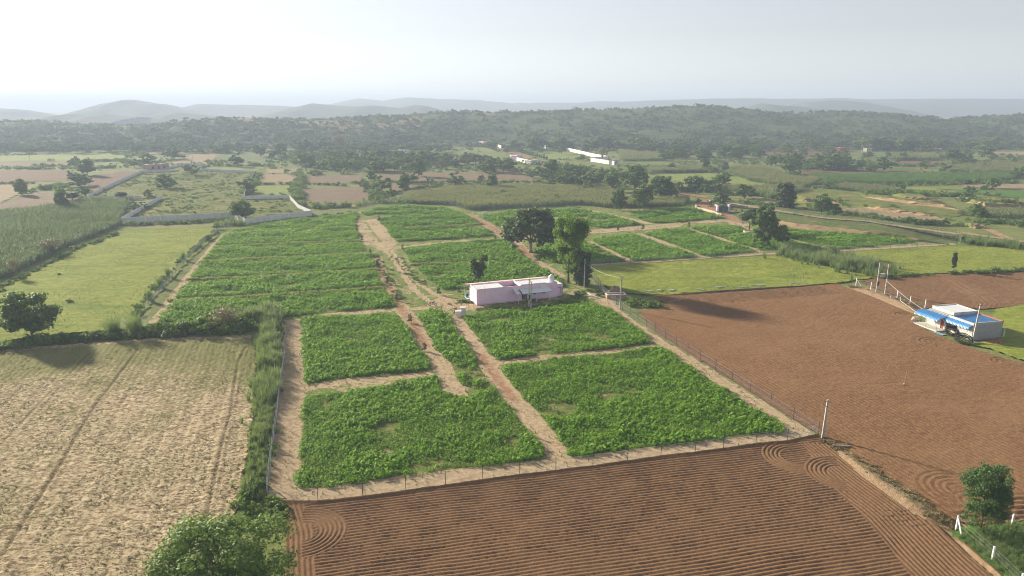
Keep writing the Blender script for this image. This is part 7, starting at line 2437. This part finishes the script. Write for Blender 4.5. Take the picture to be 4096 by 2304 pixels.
cabinet(1833, 1268, 1.2, 1.2, WHITE, 'lower white cabinet at the end of the farm track')
cabinet(1852, 1262, 1.1, 1.7, CONC_L, 'taller grey white cabinet beside the crop in front of the house')
cabinet(1940, 866, 1.7, 1.7, WHITE, 'small white pump cabinet at the top of the red earth track')
cx0, cy0 = g(1790, 1258)
MB().tube([(cx0, cy0, .1), (cx0 + .5, cy0 + .3, .9), (cx0 + 1.4, cy0 + .4, 1.3), (cx0 + 2.6, cy0 + .2, 1.3), (cx0 + 3.4, cy0, 1.0)], .05, 6).build('black_hose', BLACK, label='black hose arching over the white cabinets', cat='hose')
for i, (px, py, ln, a, lb) in enumerate(((2358, 1196, 2.2, .3, 'grey sheet on the bare patch right of the house'), (2366, 1186, 2.6, 1.9, 'pale plank on the bare patch right of the house'), (2380, 1190, 1.6, 2.4, 'short plank on the bare patch right of the house'),
                                         (2575, 1167, 2.6, -.4, 'leftmost concrete post lying on the meadow edge'), (2628, 1167, 1.6, .6, 'second broken post lying on the meadow edge'), (2672, 1168, 1.7, .5, 'third broken post on the meadow edge'), (2684, 1167, 1.5, .6, 'fourth broken post on the meadow edge'), (2788, 1162, 1.6, -.5, 'broken slab right of the four broken posts'), (2862, 1155, 2.2, .4, 'grey slab heap in the middle of the meadow edge'),
                                         (2955, 1152, 1.6, -.2, 'white piece on the meadow edge below the grass patch'), (3000, 1147, 3.0, -.05, 'long white post lying on the meadow edge'), (3030, 1146, 1.6, -.1, 'short white post right of the long one'), (3160, 1139, 4.0, -.05, 'long thin pale pipe on the meadow edge'),
                                         (2675, 1212, 3.2, .5, 'pale forked branch lying on the tilled field'), (2712, 1205, 3.2, .4, 'second pale branch lying on the tilled field'), (3330, 1790, 2.2, -.1, 'thin branch on the earth ridge by the corner pole'), (3614, 1545, .35, 1.0, 'pale clod at the foot of the thin stake'))):
    x, y = g(px, py)
    b = MB().add([(0, -.12, 0), (ln, -.1, .02), (ln, .1, .02), (0, .12, 0), (0, -.1, .16), (ln * .98, -.08, .2), (ln * .98, .08, .2), (0, .1, .16)], [(0, 3, 2, 1), (4, 5, 6, 7), (0, 1, 5, 4), (1, 2, 6, 5), (2, 3, 7, 6), (3, 0, 4, 7)])
    b.build('plank' if i < 3 else 'fallen_post', CONC_L if i not in (13, 14, 15) else BARK_PALE, loc=(x, y, .3 if 2 < i < 13 else .22), rot=(.04, .02, a), label=lb, cat='plank' if i < 3 else 'debris')
x, y = g(3614, 1546)
MB().tube([(0, 0, 0), (.25, .05, 2.6)], .035, 5).build('stake', BARK_PALE, loc=(x, y, .1), label='thin pale stake standing in the big tilled field', cat='stake')

# ---- gate, drive wall, planter
def gate():
    p1, p2 = np.array(g(2871, 850)), np.array(g(2912, 847))
    a = math.atan2(p2[1] - p1[1], p2[0] - p1[0])
    w = float(np.hypot(*(p2 - p1)))
    e = empty('farm_gate', (p1[0], p1[1], 0), a, label='dark green arched gate between lavender pillars', cat='gate')
    for x in (-.3, w + .3):
        pl = MB().box(x - .4, x + .4, -.4, .4, -.1, 2.9).build('pillar', PINK, e)
        MB().box(x - .48, x + .48, -.48, .48, 2.903, 3.05).build('cap', PINK, pl)
    n = 8
    for i in range(2):
        b = MB()
        x0 = .12 + i * (w - .24) / 2
        hw = (w - .24) / 2 - .02
        vs = []
        for k in range(n + 1):
            x = x0 + hw * k / n
            t = (x / w - .5) * 2
            z = 2.15 + .55 * (1 - t * t)
            vs += [(x, -.04, .1), (x, -.04, z), (x, .04, .1), (x, .04, z)]
        fs = []
        for k in range(n):
            q = 4 * k
            fs += [(q, q + 4, q + 5, q + 1), (q + 2, q + 3, q + 7, q + 6), (q + 1, q + 5, q + 7, q + 3), (q, q + 2, q + 6, q + 4)]
        fs += [(0, 1, 3, 2), (4 * n, 4 * n + 2, 4 * n + 3, 4 * n + 1)]
        lf = b.add(vs, fs).build('gate_leaf', GATEG, e)
        MB().box(x0 + hw * (.9 if i == 0 else .06), x0 + hw * (.94 if i == 0 else .1), -.1, -.043, 1.0, 1.3).build('handle', STEEL, lf)


gate()


def block_wall(name, pts, h, mat, label, cat='wall', bl=1.1, th=.35):
    """wall laid from separate blocks in two or three courses"""
    pts = [np.array(g(*p)) for p in pts]
    o = pts[0]
    e = empty(name, (o[0], o[1], 0), label=label, cat=cat)
    rows = max(1, int(round(h / .45)))
    me = MB().box(.02, .98, -th / 2, th / 2, .02, .98).me('stone', mat)
    k = 0
    for a, b in spaced(pts, bl):
        d = b - a
        for r in range(rows):
            link('stone', me, e, loc=(a[0] - o[0] + (r % 2) * d[0] * .1, a[1] - o[1] + (r % 2) * d[1] * .1, r * h / rows - .05), rot=(0, 0, math.atan2(d[1], d[0])), sc=(float(np.hypot(*d)), 1 + .12 * ((k * 7) % 5 - 2) / 2, h / rows))
            k += 1


block_wall('stone_wall', [(2783, 825), (2785, 836), (2815, 842), (2850, 852), (2872, 861), (2885, 864)], 1.0, STONE, 'low pale stone wall along the left of the gate drive')
block_wall('stone_wall', [(2836, 806), (2850, 817), (2866, 826), (2882, 828)], .9, STONE, 'low pale stone wall on the right of the gate drive')
sheet('drive', G([(2788, 802), (2830, 803), (2850, 820), (2870, 830), (2915, 842), (2918, 852), (2878, 857), (2850, 848), (2800, 836), (2787, 825)]), .16, .9, MAT['redroad'], label='reddish drive rising from the gate to the road', cat='drive')


def planter():
    x, y = g(2999, 935)
    e = empty('stone_planter', (x, y, 0), label='low round stone planter around the slender tree', cat='planter')
    n = 18
    me = MB().box(-.36, .36, -.2, .2, 0, .33).me('stone', STONE)
    for r in range(3):
        for k in range(n):
            a = 2 * math.pi * (k + .5 * (r % 2)) / n
            link('stone', me, e, loc=(2.0 * math.cos(a), 2.0 * math.sin(a), r * .34), rot=(0, 0, a + math.pi / 2))
    MB().lathe([(1.85, 0), (1.85, .8), (.2, .95)], 18).build('soil', DEBRIS, e, True)


planter()


# ---- distant buildings
def small_house(name, p1, p2, depth, top, wall, roof, label, cat='house', windows=2, door=True, flat=True, extra=None):
    a, b = np.array(g(*p1)), np.array(g(*p2))
    d = b - a
    w = float(np.hypot(*d))
    h = max(2.6, zt(top, a[1]))
    e = empty(name, (a[0], a[1], 0), math.atan2(d[1], d[0]), label=label, cat=cat)
    MB().box(0, w, 0, depth, -.3, h).build('wall', wall, e)
    if flat:
        rf = MB().box(-.25, w + .25, -.25, depth + .25, h + .003, h + .3).build('roof', roof, e)
        MB().box(0, w, 0, .2, h + .303, h + .75).build('parapet', wall, rf)
    else:
        b_ = MB().add([(-.4, -.4, h + .01), (w + .4, -.4, h + .01), (w + .4, depth + .4, h + .01), (-.4, depth + .4, h + .01), (w / 2, depth / 2, h + 2.6)], [(0, 3, 2, 1), (0, 1, 4), (1, 2, 4), (2, 3, 4), (3, 0, 4)])
        b_.build('roof', roof, e)
    for i in range(windows):
        x = w * (i + .6) / (windows + .6)
        q = MB().box(x, x + min(1.2, w * .14), -.02, .03, h * .4, h * .75).build('window', GLASS_D, e)
        MB().box(x - .1, x + min(1.2, w * .14) + .1, -.12, -.022, h * .4 - .1, h * .4 - .003).build('sill', CONC_L, q)
    if door:
        MB().box(w * .08, w * .08 + 1.1, -.03, .03, 0, 2.2).build('door', WOOD, e)
    return e


PINKF = plain('salmon_paint', (.66, .42, .38), (.72, .48, .44), 1, .8)
small_house('gatehouse', (1934, 584), (1961, 583), 9, 567, PINKF, WHITE, 'salmon pink gatehouse at the far end of the avenue', windows=3)
small_house('shrine', (1879, 567), (1893, 567), 5, 559, WHITE, BRICK, 'tiny white shrine with red pointed roof under the ridge', 'shrine', 1, flat=False)
small_house('estate_house', (2067, 643), (2093, 641), 7, 625, PINK, ROOFW, 'pale pink house beside the avenue', windows=2)
small_house('estate_house', (2124, 658), (2165, 655), 6, 644, WHITE, ROOFW, 'long white house with a roof tank at the near end of the avenue', windows=3)
small_house('white_house', (1604, 614), (1629, 613), 5, 601, WHITE, ROOFW, 'small white house above the dark grove')
small_house('pump_house', (2457, 660), (2476, 658), 5, 643, CONC_L, CONC, 'grey white block at the end of the white walls', windows=1)
small_house('white_house', (3444, 582), (3470, 581), 6, 567, WHITE, ROOFW, 'white house in front of the tall village trees', windows=3)
small_house('brick_house', (3474, 587), (3507, 585), 6, 572, BRICK_W, BRICK, 'brown brick house right of the white house')
small_house('brick_ruin', (3360, 608), (3397, 605), 6, 593, BRICK, BRICK_W, 'dark red brick hut left of the village', windows=2)
small_house('shed', (3828, 566), (3898, 567), 9, 554, plain('blue_grey_paint', (.22, .27, .36), (.28, .33, .42), 1, .8), plain('blue_grey_roof', (.26, .31, .40), (.3, .36, .45), 1, .7), 'long grey blue shed in the far right distance', 'shed', 4)
small_house('hut', (3969, 560), (4001, 561), 5, 555, STONE, BRICK_W, 'low tan hut near the right edge far away', 'hut', 1)
small_house('hut', (3467, 606), (3488, 605), 4, 600, STONE, CONC_L, 'tiny tan hut behind the three poles', 'hut', 1)
small_house('hut', (3569, 584), (3582, 584), 4, 577, plain('cream_paint', (.62, .56, .38), (.68, .62, .44), 1, .8), CONC_L, 'cream hut among the village trees', 'hut', 1)
hx = ((3768 - 2048) / FPX * 1040 * CP, 1040.0)
eh = small_house('ridge_house', (3444, 582), (3462, 581), 8, 567, WHITE, ROOFW, 'white house among trees in the notch of the ridge', windows=2)
eh.location = (hx[0], hx[1], float(ridge_z(np.array([hx[0]]), np.array([hx[1]]))[0]) - .5)
e = small_house('brick_ruin', (597, 690), (678, 684), 7, 660, BRICK_W, BRICK_W, 'roofless brown brick ruin inside the precast enclosure', 'ruin', 3, True, False)
for c in list(e.children):
    if c.name.startswith('roof'):
        bpy.data.objects.remove(c)
for i, (a, b) in enumerate(((0, .22), (.3, .55), (.62, .8), (.86, 1.0))):
    ww = float(np.hypot(*(np.array(g(678, 684)) - np.array(g(597, 690)))))
    hh = max(2.6, zt(660, g(597, 690)[1]))
    MB().box(a * ww, b * ww, 0, .3, hh + .003, hh + .35 + .2 * (i % 2)).build('broken_course', BRICK_W, e)
x, y = g(3705, 632)
link('tent', mesh_np('tent', [(0, 0, 0), (11, -1, 0), (12, 7, 0), (1, 8, 0), (1, 4, 3.4), (11, 3, 3.2)], [(0, 1, 5, 4), (2, 3, 4, 5), (1, 2, 5), (3, 0, 4)], plain('grey_tarpaulin', (.45, .42, .38), (.55, .52, .48), .6, .8)), loc=(x, y, 0), label='pale tarpaulin tent below the dark open tree at right', cat='tent')


# ---- people on the path
def person(px, py, shirt, trousers, rz, label, arm):
    x, y = g(px, py)
    e = empty('person', (x, y, .06), rz, label=label, cat='person')
    skin = plain('skin', (.20, .11, .07), (.24, .14, .09), 6, .6)
    J = {'hip': (0, 0, .92), 'waist': (0, 0, 1.08), 'chest': (0, 0, 1.34), 'neck': (0, .0, 1.47), 'head': (0, -.02, 1.60), 'top': (0, -.01, 1.72)}
    pts, ed, rad = [], [], []

    def v(p, r):
        pts.append(p)
        rad.append(r)
        return len(pts) - 1
    h = v(J['hip'], .13)
    w = v(J['waist'], .12)
    c = v(J['chest'], .145)
    n = v(J['neck'], .055)
    hd = v(J['head'], .092)
    tp = v(J['top'], .07)
    ed += [(h, w), (w, c), (c, n), (n, hd), (hd, tp)]
    for s in (-1, 1):
        a = v((s * .095, 0, .86), .09)
        k = v((s * .11, -.02, .48), .062)
        f = v((s * .115, .02, .09), .045)
        t = v((s * .12, -.15, .035), .035)
        ed += [(h, a), (a, k), (k, f), (f, t)]
        sh = v((s * .19, 0, 1.38), .058)
        el = v((s * .25, arm * .03, 1.12), .046)
        hn = v((s * .2, -.16 * arm, .98), .034)
        fg = v((s * .18, -.24 * arm, .96), .026)
        ed += [(c, sh), (sh, el), (el, hn), (hn, fg)]
    me = bpy.data.meshes.new('body')
    me.from_pydata(pts, ed, [])
    o = link('body', me, e)
    md = o.modifiers.new('skin', 'SKIN')
    for i, r in enumerate(rad):
        me.skin_vertices[0].data[i].radius = (r, r * .85)
    me.skin_vertices[0].data[0].use_root = True
    o.modifiers.new('sub', 'SUBSURF').levels = 1
    # cloth and skin by height on the one body
    m, nt, out = nodes('clothed_body')
    tc = nt.nodes.new('ShaderNodeTexCoord')
    sx = nt.nodes.new('ShaderNodeSeparateXYZ')
    nt.links.new(tc.outputs['Object'], sx.inputs[0])
    z = sx.outputs[2]
    cc = mix(nt, math_n(nt, 'GREATER_THAN', z, .95), trousers, shirt)
    cc = mix(nt, math_n(nt, 'GREATER_THAN', z, 1.46), cc, (.21, .12, .08))
    finish(nt, out, cc, .8)
    me.materials.append(m)
    MB().lathe([(.06, 1.64), (.105, 1.66), (.108, 1.7), (.085, 1.76), (.03, 1.79)], 12, (0, .012, 0)).build('hair', BLACK, e, True)


person(2832, 941, (.02, .02, .024), (.018, .018, .022), .6, 'person in dark clothes standing on the path between the crop plots', 1)
person(2838, 941, (.55, .58, .62), (.02, .022, .03), -.5, 'person in a pale shirt and dark trousers beside the other on the path', 1)


# ---- motorcycles
def motorcycle(px, py, rz, tank_c, label):
    x, y = g(px, py)
    e = empty('motorcycle', (x, y, .08), rz, label=label, cat='motorcycle')
    for wx in (-.63, .63):
        pts = [(wx + .27 * math.cos(a * math.pi / 8), 0, .3 + .27 * math.sin(a * math.pi / 8)) for a in range(17)]
        w = MB().tube(pts, .05, 6, False).build('wheel', BLACK, e)
        b = MB()
        for k in range(6):
            a = k * math.pi / 3
            b.tube([(wx, 0, .3), (wx + .24 * math.cos(a), 0, .3 + .24 * math.sin(a))], .012, 4)
        b.build('spokes', STEEL, w)
    MB().tube([(-.63, 0, .3), (-.2, 0, .42), (.15, 0, .38), (.38, 0, .8)], .045, 6).build('frame', STEEL, e)
    MB().tube([(.63, 0, .3), (.45, 0, .75), (.36, 0, 1.0)], .035, 6).build('fork', STEEL, e)
    MB().lathe([(.05, -.26), (.13, -.18), (.15, 0), (.12, .18), (.05, .26)], 10).build('fuel_tank', plain('tank_paint', tank_c, None, 4, .3, spec=.5), e, True, loc=(.15, 0, .78), rot=(0, R(90), 0))
    MB().add([(-.75, -.11, .78), (-.05, -.13, .72), (-.05, .13, .72), (-.75, .11, .78), (-.75, -.1, .88), (-.05, -.11, .82), (-.05, .11, .82), (-.75, .1, .88)], [(0, 3, 2, 1), (4, 5, 6, 7), (0, 1, 5, 4), (1, 2, 6, 5), (2, 3, 7, 6), (3, 0, 4, 7)]).build('seat', BLACK, e)
    MB().box(-.12, .22, -.12, .12, .28, .6).build('engine', STEEL, e)
    MB().tube([(.3, -.36, 1.02), (.38, 0, .98), (.3, .36, 1.02)], .018, 5).build('handlebar', STEEL, e)
    MB().lathe([(.03, 0), (.09, .05), (.09, .1)], 10).build('headlight', WHITE, e, loc=(.42, 0, .86), rot=(0, R(90), 0))
    MB().tube([(.1, -.14, .3), (-.3, -.16, .28), (-.75, -.17, .36)], .035, 6).build('exhaust', STEEL, e)


motorcycle(1731, 1224, .15, (.05, .01, .012), 'parked motorcycle where the farm track reaches the house')
motorcycle(2795, 803, .3, (.05, .055, .06), 'motorcycle standing at the top of the gate drive')

# ================================================================== HAZE
def make_haze():
    m, nt, out = nodes('haze_air')
    v = nt.nodes.new('ShaderNodeVolumePrincipled')
    v.inputs['Color'].default_value = (.54, .655, .84, 1)
    v.inputs['Density'].default_value = .00043
    v.inputs['Anisotropy'].default_value = .15
    v.inputs['Density Attribute'].default_value = ''
    v.inputs['Temperature Attribute'].default_value = ''
    nt.links.new(v.outputs[0], out.inputs['Volume'])
    try:
        m.cycles.homogeneous_volume = True
    except Exception:
        pass
    MB().box(-15000, 15000, -1600, 15000, -1.5, 150).build('haze', m, kind='stuff', label='thin pale haze filling the valley', cat='haze')


make_haze()
